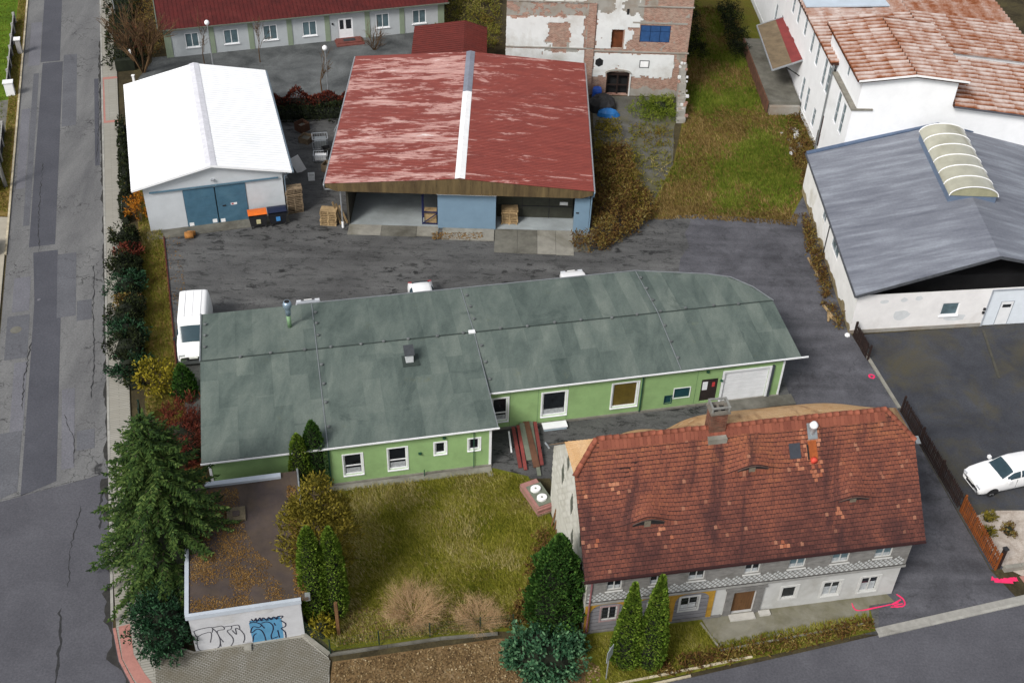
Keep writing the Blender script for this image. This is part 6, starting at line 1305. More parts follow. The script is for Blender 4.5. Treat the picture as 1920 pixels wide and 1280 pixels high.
for k, (x, y, R_, h_, t_) in enumerate(hs_):
    mt = (m_hedge, m_dkbush, m_bramble, m_redbush)[t_]; nm_ = ('dark evergreen', 'green evergreen', 'brown leafed', 'reddish')[t_]
    plant('boundary_shrub', hn_[k] + ' shrub from the top in the pavement border, ' + nm_, 'shrub', (x, y), bushmesh(48, R_ * 1.2, h_, 300 + k, mt, .17, 34, .34, .05, 1.35, .3), 'shrubs along the pavement', rz=rnd.uniform(0, 3))
hedge('hedge', 'dark overgrown hedge between the pavement and the white barn', 'hedge', [(-32.6, 84.8), (-30.2, 77), (-28.5, 71)], .6, 1.2, m_hedge, 4, 160)
hedge('hedge', 'dark hedge bed between the pavement and the office block', 'hedge', [(-39.0, 108), (-36.6, 100), (-34.9, 94.4)], 2.6, 1.6, m_hedge, 5, 260)
hedge('red_hedge', 'low dark red hedge behind the barn and the red shed', 'hedge', [(-21.6, 88.6), (-17.5, 89.2), (-14.4, 89.6)], 1.2, 1.2, m_redbush, 6, 460)
hedge('dark_hedge_bank', 'almost black low hedge in front of the dark red hedge', 'hedge', [(-21.4, 87.2), (-17.5, 87.6), (-14.4, 88.1)], 1.6, .8, m_hedge, 16, 300)
# ---- grass, brambles and fallen leaves: one object each
def inpoly(x, y, P):
    c = False; j = len(P) - 1
    for i in range(len(P)):
        if (P[i][1] > y) != (P[j][1] > y) and x < (P[j][0] - P[i][0]) * (y - P[i][1]) / (P[j][1] - P[i][1]) + P[i][0]: c = not c
        j = i
    return c
def scatter(name, poly, n, fn, mat, seed, label, cat, z=.012, dens=None):
    r = random.Random(seed); mb = MB(); xs = [p[0] for p in poly]; ys = [p[1] for p in poly]; k = 0
    while k < n:
        x = r.uniform(min(xs), max(xs)); y = r.uniform(min(ys), max(ys))
        if not inpoly(x, y, poly): continue
        k += 1
        if dens is not None and r.random() > dens(x, y): continue
        fn(mb, Vector((x, y, z)), r)
    return mb.build(name, mat, kind='stuff', label=label, cat=cat)
def tuft(L0, L1, nb, lean=.8, w=.03):
    def f(mb, p, r):
        a = 2.6 + 1.4 * noise.noise((p.x * .25, p.y * .25, 2)); dr = Vector((math.cos(a), math.sin(a), 0)) * lean * .6
        for _ in range(nb):
            d = dr + rv(r, lean) * .6 + Vector((0, 0, .75)); L = r.uniform(L0, L1); q = p + Vector((r.uniform(-.06, .06), r.uniform(-.06, .06), 0)); s = Vector((r.uniform(-1, 1), r.uniform(-1, 1), 0)).normalized() * w; t = q + d.normalized() * L; t.z = max(t.z, .03)
            i = [mb.vert(q - s), mb.vert(q + s), mb.vert(t)]; mb.idx(i)
    return f
lawnP = [(-9.7, 45.6), (-9.6, 36.5), (-8.2, 35.2), (-.2, 36.6), (2.6, 37.2), (2.9, 42.6), (1.0, 47.1), (-.8, 47.5)]
m_straw = m_isl('straw_grass_blades', [(.1, ph('#80772e')), (.5, ph('#a99d56')), (.9, ph('#cfc28c'))], .9, .6, .3, trans=.2)
m_bare = m_isl('brown_grass_blades', [(.1, ph('#57441f')), (.5, ph('#836b3c')), (.9, ph('#a8915f'))], .9, .6, .3, trans=.1)
LN = lambda x, y: noise.fractal((x * .32, y * .32, 2.2), 1.0, 2.0, 4)
scatter('lawn_grass', lawnP, 24000, tuft(.10, .26, 3, .9, .022), m_grassb, 1, 'uneven green lawn grass before the green workshop', 'grass', dens=lambda x, y: .62 - 1.3 * LN(x, y) + (.35 if y > 45 else 0))
scatter('lawn_straw', lawnP, 20000, tuft(.12, .34, 3, 1.0, .022), m_straw, 41, 'yellowed tufts mixed through the lawn', 'grass', dens=lambda x, y: .42 + 1.4 * LN(x, y) - (.3 if y > 45.5 else 0))
roughP = [(10.4, 74.6), (13, 75.2), (20.6, 74.9), (22.0, 78.2), (24.2, 85), (23.4, 92), (21, 92), (21, 112), (14.6, 112), (14.9, 93.0), (13.8, 88), (12.6, 82), (10.8, 77)]
RN = lambda x, y: noise.fractal((x * .2, y * .13, 5.2), 1.0, 2.0, 5)
scatter('rough_grass_tufts', roughP, 22000, tuft(.12, .36, 3, .9, .035), m_grassg, 2, 'rough green grass between ruin and factory', 'grass', dens=lambda x, y: .55 - 1.9 * RN(x, y) - .12 * max(0, abs(x - 18) - 2))
scatter('rough_brown_grass', roughP, 17000, tuft(.12, .36, 3, .9, .035), m_bare, 42, 'dead brown grass patches between ruin and factory', 'grass', dens=lambda x, y: .4 + 1.9 * RN(x, y) + .14 * max(0, abs(x - 18) - 2))
scatter('grass_edge', [(9.5, 73.9), (13, 74.4), (21, 73.9), (21.5, 75.4), (13, 76), (10, 75.5)], 1500, tuft(.08, .3, 3, .9, .035), m_bare, 43, 'ragged brown grass edge along the yard', 'grass')
scatter('front_garden_grass', [(5.3, 33.4), (18.9, 37.5), (18.9, 38.3), (11, 36.2), (10.2, 37.3), (4.4, 36.2)], 5200, tuft(.08, .26, 3, .9, .02), m_grassb, 3, 'scrubby grass in front of the tiled house', 'grass')
scatter('bed_grass', [(-30.9, 82), (-27.0, 69.2), (-23.1, 55.2), (-20.4, 46.8), (-19, 49.5), (-21.3, 55.8), (-25.6, 70.0)], 5200, tuft(.1, .3, 3, .9, .03), m_roughb, 4, 'dry grass in the strip between hedge and yard', 'grass')
scatter('verge_grass', [(xl(72) - .25, 72), (xl(128) - .25, 128), (xl(128) - .9, 128), (xl(72) - .9, 72)], 2600, tuft(.08, .22, 3, .9, .03), m_roughb, 5, 'dry brown grass on the verge left of the road', 'grass', z=.085)
scatter('neighbour_grass', [(xl(73) - 1.2, 73), (xl(125) - 1.2, 125), (xl(125) - 9, 125), (xl(73) - 6, 73)], 7000, tuft(.06, .16, 3, .8, .03), m_grassg, 6, 'short green neighbour lawn at the left edge', 'grass', z=.072)
def twiggy(h, nb):
    def f(mb, p, r):
        H = h * (.45 + .9 * max(0, .5 + noise.noise((p.x * .5, p.y * .5, 7))))
        for _ in range(nb):
            q = p + Vector((r.uniform(-.2, .2), r.uniform(-.2, .2), r.random() ** .6 * H)); quad(mb, q, rv(r, 1) + Vector((0, 0, .25)), rv(r, 1), r.uniform(.1, .3), .07)
    return f
scatter('brambles', [(5.6, 70.6), (5.9, 79.8), (7.2, 84.5), (8.8, 83), (9.3, 78.5), (10.6, 75.2), (9.3, 72.4), (8.0, 71.3), (6.4, 69.6), (4.5, 69.4), (4.0, 70.4)], 1150, twiggy(1.15, 14), m_bramble, 7, 'brown bramble thicket beside the red shed', 'brambles')
scatter('brambles', [(6.0, 79), (6.4, 88.5), (8.2, 88), (9.4, 80), (10.2, 75.6), (9, 74)], 420, twiggy(.9, 12), m_ypine, 18, 'olive weeds between the red shed and the ruin', 'weeds')
scatter('brambles', [(9.0, 88.5), (12.8, 88.5), (12.2, 80.5), (10.5, 76), (9.6, 76.5), (9.2, 82)], 240, twiggy(.3, 8), m_roughb, 19, 'thin weeds on the ground before the ruin', 'weeds')
scatter('brambles', [(21.2, 64.2), (21.9, 64.5), (22.3, 61.8), (21.7, 61.6), (21.2, 69), (21.5, 75), (22.1, 75), (22.1, 66)], 260, twiggy(.5, 9), m_bramble, 8, 'brown weeds along the left wall of the annex', 'brambles')
scatter('brambles', [(22.8, 90.5), (24.2, 90.5), (24.4, 85.5), (24.0, 79.6), (22.2, 79.5), (22.2, 86)], 300, twiggy(.5, 9), m_bramble, 9, 'brown weeds at the foot of the white factory wall', 'brambles')
scatter('brambles', [(10.5, 92.7), (13.3, 92.7), (13.2, 88.5), (10.5, 88.5), (9.0, 90)], 200, twiggy(.7, 12), m_grassg, 10, 'green weeds before the ruined building', 'weeds')
scatter('brambles', [(7.5, 34.0), (19.0, 37.25), (19.0, 37.9), (15, 36.9), (7.5, 34.9)], 300, twiggy(.22, 8), m_bramble, 11, 'brown weeds along the road before the house', 'weeds')
scatter('brambles', [(-.2, 36.5), (2.4, 37), (2.9, 40.6), (2.3, 42.8), (1.6, 42.6), (.9, 38)], 260, twiggy(.7, 10), m_bramble, 12, 'brown weeds at the left gable of the house', 'weeds')
scatter('weeds', [(-39.5, 112), (-37.4, 103), (-33.3, 96), (-32, 99.5), (-33, 108)], 500, twiggy(1.0, 12), m_bramble, 13, 'brown undergrowth between pavement and office block', 'weeds')
scatter('weeds', [(-8.4, 100.5), (-2.2, 101), (-2.4, 116), (-8.4, 116)], 700, twiggy(.6, 12), m_roughb, 14, 'olive undergrowth right of the office block', 'weeds')
scatter('weeds', [(14.8, 100), (17, 100), (17, 118), (14.8, 118)], 260, twiggy(1.2, 14), m_hedge, 15, 'dark weeds added as shade at the right wall of the ruin', 'weeds')  # near-black tufts added to darken the shadowed gap beside the ruin
scatter('weeds', [(19.2, 100.5), (21, 100.5), (21.2, 112), (19.2, 112)], 260, twiggy(1.2, 14), m_hedge, 17, 'dark weeds added as shade beyond the loading dock', 'weeds')  # more near-black tufts added for the shadow between ruin and factory
def leaf(s0, s1, zj=.03):
    def f(mb, p, r): quad(mb, p + Vector((0, 0, r.uniform(.005, zj))), Vector((r.uniform(-1, 1), r.uniform(-1, 1), r.uniform(-.2, .35))), Vector((0, 0, 1)) + rv(r, .5), r.uniform(s0, s1), s1 * .6)
    return f
scatter('fallen_leaves', [(-8.2, 34.2), (-8.1, 29.8), (4.9, 33.0), (4.9, 34.4), (3.2, 36.2), (-.3, 35.9)], 8000, leaf(.06, .14, .06), m_leafl, 21, 'brown leaf litter along the lower pavement', 'leaves')
hutP = [(-15.05, 34.75), (-16.8, 42.5), (-14.4, 43.0), (-13.4, 40.0), (-12.4, 38.5), (-11.0, 37.4), (-10.0, 37.0), (-9.75, 35.75)]
scatter('roof_leaves', hutP, 16000, leaf(.03, .085, .03), m_leafo, 22, 'orange brown leaves covering the hut roof', 'leaves', z=2.905, dens=lambda x, y: .62 + 1.5 * noise.noise((x * .9, y * .9, 3)) - .12 * max(0, x + 13.5))
scatter('roof_leaves', [(-10.2, 36.1), (-11.8, 43.2), (-11.4, 43.2), (-9.6, 36.2)], 900, leaf(.06, .15, .05), m_leafo, 23, 'orange leaves along the right edge of the hut roof', 'leaves', z=2.905)
scatter('yard_leaves', [(-26, 70), (-21.5, 56.5), (-20.5, 57), (-24.5, 70.5)], 260, leaf(.06, .13), m_leafo, 24, 'scattered leaves along the yard edge by the hedge', 'leaves')
scatter('fence_leaves', [(-8.1, 35.3), (-.3, 36.7), (-.5, 38.2), (-7.8, 37.5)], 1500, leaf(.07, .16, .08), m_leafl, 25, 'brown leaves under the dry shrubs inside the fence', 'leaves')
scatter('shed_leaves', [(-6.0, 70.4), (-2.4, 70.6), (-2.4, 71.4), (-6.2, 71.2)], 420, leaf(.07, .15, .05), m_leafo, 26, 'brown leaves on the slabs before the red shed', 'leaves', z=.1)
# ================================================================ vehicles
m_car = m_plain('white_car_paint', (.82, .82, .82), .02, 1, .25, spec=.5)
m_carg = m_plain('silver_car_paint', (.5, .52, .55), .03, 1, .3, .3, spec=.5)
m_ws = m_plain('car_glass', (.03, .055, .07), .15, 1, .18, spec=.3)
m_blk = m_plain('black_plastic', (.02, .02, .022), .2, 3, .6)
m_rim = m_plain('alloy_rim', (.5, .5, .52), .1, 4, .35, .7)
m_lamp = m_plain('clear_lamp', (.6, .62, .65), .1, 4, .15, spec=.7)
m_rlamp = m_plain('red_lamp', (.35, .02, .02), .1, 4, .2)
m_plate = m_plain('number_plate', (.7, .7, .68), .03, 3, .5)
def wheel_mesh(R, Wd):
    m = MB(); n = 20; prof = [(R * .62, 0), (R * .93, 0), (R, .03), (R, Wd - .03), (R * .93, Wd), (R * .62, Wd)]
    for a, b in zip(prof, prof[1:]):
        for k in range(n):
            t0 = 6.283 * k / n; t1 = 6.283 * (k + 1) / n
            m.face([(a[0] * math.cos(t0), a[1], a[0] * math.sin(t0)), (a[0] * math.cos(t1), a[1], a[0] * math.sin(t1)), (b[0] * math.cos(t1), b[1], b[0] * math.sin(t1)), (b[0] * math.cos(t0), b[1], b[0] * math.sin(t0))])
    r_ = MB(); rr = R * .64
    for k in range(n): t0 = 6.283 * k / n; t1 = 6.283 * (k + 1) / n; r_.face([(0, .05, 0), (rr * math.cos(t0), .03, rr * math.sin(t0)), (rr * math.cos(t1), .03, rr * math.sin(t1))]); r_.face([(0, Wd - .05, 0), (rr * math.cos(t1), Wd - .03, rr * math.sin(t1)), (rr * math.cos(t0), Wd - .03, rr * math.sin(t0))])
    sp = MB()
    for k in range(5):
        a = 6.283 * k / 5
        for y0, y1 in ((.005, .028), (Wd - .028, Wd - .005)): sp.M = Matrix.Rotation(a, 4, 'Y'); sp.box(-rr * .14, rr * .14, y0, y1, 0, rr)
    return m.mesh('tyre', m_rubber, True), r_.mesh('wheel_disc', m_blk), sp.mesh('rim', m_rim)
def car(name, label, loc, heading, st, paint, wheels, R, glass_ws, glass_rear, side, group=None, lights=None):
    """st: stations from nose (x=0) to tail: (x, z_bottom, z_belt, z_top, half_low, half_belt, half_top)"""
    t = thing(name, label, 'car' if 'van' not in name else 'van', (loc[0], loc[1], 0), heading, group); L = st[-1][0]
    def S(x):
        for a, b in zip(st, st[1:]):
            if a[0] <= x <= b[0]:
                k = (x - a[0]) / (b[0] - a[0]); return [a[i] + (b[i] - a[i]) * k for i in range(7)]
        return list(st[-1])
    def ring(x, off=0.0):
        _, zb, zl, zt_, hl, hb, ht = S(x); r_ = []
        half = [(0, zb), (hl * .92, zb), (hl, zb + .14), (max(hl, hb) * 1.01, zb + (zl - zb) * .55), (hb, zl)]
        if zt_ - zl > .02: half += [(hb * .55 + ht * .45 + .02, zl + (zt_ - zl) * .5), (ht, zt_ - .07), (ht * .8, zt_ - .015), (0, zt_ + .01)]
        else: half += [(hb * .985, zl + .015), (hb * .9, zl + .035), (hb * .6, zl + .055), (0, zl + .065)]
        return half
    xs = [];
    for a, b in zip(st, st[1:]):
        n = max(1, int((b[0] - a[0]) / .14))
        for k in range(n): xs.append(a[0] + (b[0] - a[0]) * k / n)
    xs.append(st[-1][0])
    mb = MB(); X = lambda x: L / 2 - x; prev = None
    for x in xs:
        h_ = ring(x); pts = [(X(x), y, z) for y, z in h_] + [(X(x), -y, z) for y, z in h_[-2:0:-1]]; ids = [mb.vert(p) for p in pts]
        if prev:
            n = len(ids)
            for k in range(n): mb.idx([prev[k], prev[(k + 1) % n], ids[(k + 1) % n], ids[k]])
        else: mb.idx(ids)
        prev = ids
    mb.idx(prev[::-1]); body = mb.build('body', paint, t, True)
    def panel(nm, x0, x1, k0, k1, mat, both=True, off=.012, inset=0.0, par=None, nx=6):
        """piece of the shell between stations x0..x1 and ring positions k0..k1"""
        for sg in ((1, -1) if both else (0,)):
            q = MB(); rows = []
            for i in range(nx + 1):
                x = x0 + (x1 - x0) * i / nx; h_ = ring(x); seg = []
                ks = [k0 + (k1 - k0) * j / 4 for j in range(5)]
                def P(k):
                    a = int(k); b = min(a + 1, len(h_) - 1); f = k - a; return Vector((h_[a][0] * (1 - f) + h_[b][0] * f, h_[a][1] * (1 - f) + h_[b][1] * f))
                pts = [P(k) for k in ks]
                if sg == 0: full = [(p.x, p.y) for p in pts] + [(-p.x, p.y) for p in pts[-2::-1]]
                else: full = [(p.x * sg, p.y) for p in pts]
                rows.append((x, full))
            ids = []
            for i, (x, full) in enumerate(rows):
                row = []
                for y, z in full:
                    if sg == 0: n = Vector((.5 if (x1 + x0) / 2 < L / 2 else -.5, 0, .9))
                    else: n = Vector((0, sg * .95, .3))
                    row.append(q.vert(Vector((X(x), y, z)) + n.normalized() * off))
                ids.append(row)
            for a, b in zip(ids, ids[1:]):
                for k in range(len(a) - 1): q.idx([a[k], a[k + 1], b[k + 1], b[k]])
            q.build(nm, mat, par or t, True)
    if glass_ws: panel('windscreen', glass_ws[0], glass_ws[1], 6.15, 8, m_ws, False)
    if glass_rear: panel('rear_window', glass_rear[0], glass_rear[1], 6.15, 8, m_ws, False)
    for a, b in side: panel('side_window', a, b, 4.25, 5.8, m_ws)
    ty, di, rm_ = wheel_mesh(R, .22)
    hw = S(wheels[0])[4]
    for x in wheels:
        for sg in (1, -1):
            wo_ = put('wheel', None, t, (X(x), sg * (hw - .10) - .11, R)); put('tyre', ty, wo_); put('wheel_disc', di, wo_); put('rim', rm_, wo_)
            a = MB(); n = 12; pts = [(X(x) + (R + .07) * math.cos(math.pi * k / n), (R + .07) * math.sin(math.pi * k / n) + R * .9) for k in range(n + 1)]
            a.face([(px_, sg * (hw + .012), pz) for px_, pz in pts] + []); a.build('wheel_arch', m_blk, t)
    lz = lights or (.7, .82)
    for sg in (1, -1):
        q = MB(); zz = S(.12); q.box(X(.26), X(.02), min(sg * zz[4] * .55, sg * zz[4] * .93), max(sg * zz[4] * .55, sg * zz[4] * .93), lz[0], lz[1]); q.build('headlight', m_lamp, t)
        q = MB(); zz = S(L - .08); q.box(X(L - .04) , X(L + .015), min(sg * zz[4] * .66, sg * zz[4] * .95), max(sg * zz[4] * .66, sg * zz[4] * .95), lz[0] + .1, lz[1] + .18); q.build('tail_light', m_rlamp, t)
        q = MB(); mx = (glass_ws[0] + .35); zz = S(mx); q.box(X(mx) - .08, X(mx) + .08, min(sg * (zz[5] + .02), sg * (zz[5] + .22)), max(sg * (zz[5] + .02), sg * (zz[5] + .22)), zz[2] + .02, zz[2] + .2); q.build('wing_mirror', paint if 'van' not in name else m_blk, t)
    zz = S(.0); q = MB(); q.box(X(.05), X(-.035), -zz[4] * .5, zz[4] * .5, zz[1] + .1, zz[1] + .3); q.build('grille', m_blk, t)
    q = MB(); q.box(X(.0), X(-.05), -.26, .26, zz[1] + .32, zz[1] + .43); q.build('number_plate', m_plate, t)
    for x in (S(0)[0] + glass_ws[0] + 1.0, glass_ws[0] + 2.05):
        if x < L - 1.0:
            for sg in (1, -1): zz = S(x); q = MB(); q.box(X(x) - .006, X(x) + .006, min(sg * (zz[4] - .02), sg * (zz[4] + .014)), max(sg * (zz[4] - .02), sg * (zz[4] + .014)), zz[1] + .2, zz[2] - .02); q.build('door_seam', m_blk, t)
    return t
suv = [(0, .35, .62, .62, .72, .7, .5), (.08, .28, .78, .78, .84, .80, .5), (.35, .25, .90, .90, .90, .86, .6), (.9, .25, .99, .99, .92, .89, .7), (1.35, .25, 1.05, 1.06, .92, .90, .74), (2.15, .25, 1.07, 1.55, .92, .90, .66), (2.6, .25, 1.08, 1.63, .92, .90, .67), (3.6, .25, 1.1, 1.62, .92, .89, .65), (4.15, .25, 1.12, 1.52, .92, .88, .62), (4.5, .27, 1.1, 1.2, .90, .85, .6), (4.62, .3, 1.0, 1.0, .86, .82, .6), (4.68, .4, .85, .85, .8, .78, .5)]
hd = lambda x, y: math.atan2(y, x)
car('white_car', 'white estate car parked right of the picket fence', (28.95, 48.25), hd(-.955, -.297), suv, m_car, (.93, 3.66), .33, (1.38, 2.13), (4.05, 4.47), ((1.75, 2.55), (2.62, 3.4), (3.46, 3.95)))
van = [(0, .38, .75, .75, .82, .8, .5), (.06, .28, .95, .95, .95, .92, .6), (.3, .25, 1.16, 1.17, 1.0, .96, .66), (.75, .25, 1.32, 1.34, 1.02, .99, .78), (1.55, .25, 1.38, 2.16, 1.02, 1.0, .84), (1.85, .25, 1.38, 2.33, 1.02, 1.0, .86), (2.3, .25, 1.38, 2.4, 1.02, 1.0, .88), (4.85, .25, 1.38, 2.4, 1.02, 1.0, .88), (4.98, .3, 1.3, 2.3, 1.0, .98, .85)]
car('white_van', 'white panel van parked behind the green workshop', (-20.42, 58.2), hd(.18, -.983), van, m_car, (.9, 3.9), .34, (.8, 1.53), None, ((1.25, 2.0),), lights=(.75, 1.0))
vt = bpy.data.objects['white_van']
for y in (-.5, 0, .5): MB().box(-2.3, .35, y - .03, y + .03, 2.38, 2.428).build('roof_rib', m_car, vt)
MB().box(2.36, 2.53, -.96, .96, .27, .52).build('bumper', m_plain('grey_bumper', (.09, .095, .1), .1, 3, .6), vt)
for sg in (-1, 1): MB().box(-2.3, 2.0, min(sg * 1.0, sg * 1.045), max(sg * 1.0, sg * 1.045), .62, .74).build('rub_strip', MATS['grey_bumper'], vt)
hat = [(0, .35, .6, .6, .7, .68, .5), (.08, .26, .74, .74, .82, .78, .5), (.5, .23, .86, .86, .86, .83, .6), (1.05, .23, .93, .94, .87, .85, .7), (1.8, .23, .96, 1.38, .87, .85, .6), (2.2, .23, .97, 1.46, .87, .85, .61), (3.2, .23, .98, 1.44, .87, .84, .6), (3.65, .23, 1.0, 1.32, .87, .83, .58), (4.05, .26, .98, 1.0, .84, .8, .55), (4.12, .4, .8, .8, .78, .75, .5)]
FGv = FG.v
def behind(u, v): p = FG.w(u, v); return (p[0], p[1])
car('white_hatchback', 'white hatchback half hidden behind the middle of the green roof', behind(7.7, 61.95), hd(-FGv.x, -FGv.y), hat, m_car, (.8, 3.35), .3, (1.06, 1.78), (3.5, 4.0), ((1.45, 2.25), (2.3, 3.1)))
car('white_hatchback', 'white car roof just showing behind the right part of the green roof', behind(18.3, 61.75), hd(FGv.x, FGv.y), hat, m_car, (.8, 3.35), .3, (1.06, 1.78), (3.5, 4.0), ((1.45, 2.25), (2.3, 3.1)))
car('silver_hatchback', 'silver car just showing behind the green roof near the flue', behind(.1, 61.45), hd(FGv.x, FGv.y), hat, m_carg, (.8, 3.35), .3, (1.06, 1.78), (3.5, 4.0), ((1.45, 2.25), (2.3, 3.1)))
car('white_hatchback', 'white car poking in at the left edge of the picture', (-38.5, 66.6), hd(.93, .30), hat, m_car, (.8, 3.35), .3, (1.06, 1.78), (3.5, 4.0), ((1.45, 2.25), (2.3, 3.1)))
# ================================================================ fences
m_fdark = m_plain('dark_brown_pickets', ph('#33231f'), .25, 3, .85, rnd=.25); m_forange = m_plain('orange_brown_pickets', ph('#93501f'), .2, 3, .8, rnd=.2, dirt=ph('#6b3414'), dirt_amt=.2)
def picket(name, label, a, b, h, sp, mat, lean=0.0, pw=.085):
    a = Vector((a[0], a[1], 0)); b = Vector((b[0], b[1], 0)); d = b - a; L = d.length; ang = math.atan2(d.y, d.x); t = thing(name, label, 'fence', a, ang)
    n = int(L / sp); m = MB(); m.v = []; m.box(-pw / 2, pw / 2, -.012, .012, .08, h - .05); i = [m.vert((-pw / 2, -.012, h - .05)), m.vert((pw / 2, -.012, h - .05)), m.vert((0, -.012, h)), m.vert((-pw / 2, .012, h - .05)), m.vert((pw / 2, .012, h - .05)), m.vert((0, .012, h))]
    m.idx([i[0], i[1], i[2]]); m.idx([i[4], i[3], i[5]]); m.idx([i[0], i[2], i[5], i[3]]); m.idx([i[1], i[4], i[5], i[2]]); me = m.mesh('picket', mat)
    for k in range(n): o = put('picket', me, t, (sp * (k + .5), -.05, rnd.uniform(-.02, .02))); o.rotation_euler = (rnd.uniform(-.015, .015), rnd.uniform(-.02, .02), 0)
    for z in (.35, h - .35): q = MB(); q.box(0, L, -.035, .015, z, z + .08); q.build('rail', mat, t)
    k = 0
    while k <= L + .01: q = MB(); q.box(k - .05, k + .05, .02, .12, 0, h - .05); q.build('post', mat, t); k += max(2.0, L / max(1, int(L / 2.2)))
    return t
picket('picket_fence', 'dark brown picket fence between the drive and the gravel yard', (24.25, 53.9), (25.75, 45.8), 1.35, .15, m_fdark)
picket('picket_fence', 'orange brown picket fence beside the white gravel bed', (25.76, 45.75), (26.5, 41.6), 1.4, .15, m_forange)
picket('picket_fence', 'short dark picket fence at the corner of the annex', (22.75, 61.1), (23.15, 58.7), 1.3, .13, m_fdark)
GP = thing('gate_post', 'tall dark gate post at the end of the orange fence', 'post', (26.75, 41.75, 0), .3); MB().box(-.09, .09, -.09, .09, 0, 1.55).build('post', m_fdark, GP); MB().box(-.13, .13, -.13, .13, 1.55, 1.62).build('cap', m_black, GP)
LW2 = thing('garden_wall', 'low stone wall bordering the white gravel bed', 'wall', (27.0, 41.55, 0), rad(12))
for k in range(6): MB().box(.5 * k, .5 * k + .48, -.12, .12, -.02, .32 + rnd.uniform(-.03, .03)).build('block', m_conc, LW2)
# low wall, posts and wire mesh in front of the lawn
m_post = m_plain('dark_green_post', ph('#1d3328'), .15, 4, .6)
LW = thing('low_concrete_wall', 'low angled concrete wall at the front of the lawn', 'wall', (-10.1, 35.9, 0))
w1 = MB(); w1.beam((0, 0, .06), (1.6, -1.25, .06), .2, .2); w1.build('wall_section', m_conc, LW)
for (a, b) in (((1.62, -1.24), (4.4, -.62)), ((4.42, -.61), (7.0, -.05)), ((7.02, -.04), (9.9, .38))): q = MB(); q.beam((a[0], a[1], .04), (b[0], b[1], .04), .14, .16); q.build('wall_section', m_concd, LW)
m_mesh = m_plain('green_wire', ph('#2f4a3a'), .1, 4, .6)
MF = thing('mesh_fence', 'low green wire mesh fence on posts along the lawn wall', 'fence', (-8.45, 34.7, 0))
PP = [(0, 0), (2.35, .62), (4.85, 1.2), (7.35, 1.65), (9.0, 1.9)]
for x, y in PP: q = MB(); q.box(x - .03, x + .03, y - .03, y + .03, .15, 1.25); q.build('post', m_post, MF)
q = MB()
for (a, b) in zip(PP, PP[1:]):
    for z in (.25, .5, .75, 1.0, 1.2): q.beam((a[0], a[1], z), (b[0], b[1], z), .006, .006)
    n = 18
    for k in range(n): x = a[0] + (b[0] - a[0]) * k / n; y = a[1] + (b[1] - a[1]) * k / n; q.beam((x, y, .22), (x, y, 1.2), .005, .005)
q.build('mesh', m_mesh, MF, kind='stuff')
q = MB()
for k in range(22):
    a = (-1.65 + 1.65 * k / 21, 1.25 - 1.25 * k / 21); q.beam((a[0], a[1], .2), (a[0], a[1], 1.2), .006, .006)
for z in (.25, .45, .65, .85, 1.05, 1.2): q.beam((-1.65, 1.25, z), (0, 0, z), .006, .006)
q.build('mesh', m_mesh, MF, kind='stuff')
BF = thing('board_post', 'weathered timber post beside the thuja pair', 'post', (-8.2, 35.9, 0)); MB().box(-.08, .08, -.08, .08, 0, 2.6).build('post', m_wood2, BF)
# neighbour's fence, pillar, cabinets and pole on the left
NF = thing('neighbour_fence', 'neighbour fence of dark panels and grey posts left of the road', 'fence', (xl(103) - 1.0, 103, 0))
m_fpan = m_plain('dark_fence_panel', ph('#23242a'), .2, 2, .8); m_fpost = m_plain('pale_fence_post', ph('#a9a7a4'), .12, 3, .85)
o0 = Vector((xl(103) - 1.0, 103))
for k in range(14):
    y0 = 103 - 2.2 * k; y1 = y0 - 2.1
    if 82.6 < y1 < 88.0: continue
    if y1 < 74: break
    a = Vector((xl(y0) - 1.0, y0)) - o0; b = Vector((xl(y1) - 1.0, y1)) - o0
    q = MB(); q.beam((a.x, a.y, .5), (b.x, b.y, .5), .05, .8); q.build('panel', m_fpan, NF); q = MB(); q.beam((a.x, a.y, .92), (b.x, b.y, .92), .09, .06); q.build('top_rail', m_fpost, NF); q = MB(); q.box(a.x - .1, a.x + .1, a.y - .1, a.y + .1, 0, 1.1); q.build('post', m_fpost, NF)
EC = thing('meter_cabinet', 'white meter cabinet beside the neighbour gateway', 'cabinet', (-43.3, 89.4, 0), rad(16)); MB().box(-.35, .35, -.25, .25, 0, 1.25).build('cabinet', m_white, EC); MB().box(-.42, .42, -.32, .32, 1.25, 1.33).build('lid', m_white, EC)
EC2 = thing('gate_pillar', 'small white capped gate pillar at the neighbour fence', 'pillar', (-45.1, 97.0, 0), rad(16)); MB().box(-.2, .2, -.2, .2, 0, 1.4).build('pillar', m_fpost, EC2); MB().box(-.28, .28, -.28, .28, 1.4, 1.5).build('cap', m_white, EC2)
PO = thing('utility_pole', 'leaning grey utility pole on the left verge', 'pole', (-38.8, 75.3, 0)); q = MB(); q.tube([(0, 0, -.05), (-.2, .05, 8.5)], [.15, .1], 10); q.build('pole', m_fpost, PO, True); q = MB(); q.beam((-.9, .05, 8.0), (.5, .05, 8.0), .1, .1); q.build('crossarm', m_steel, PO)
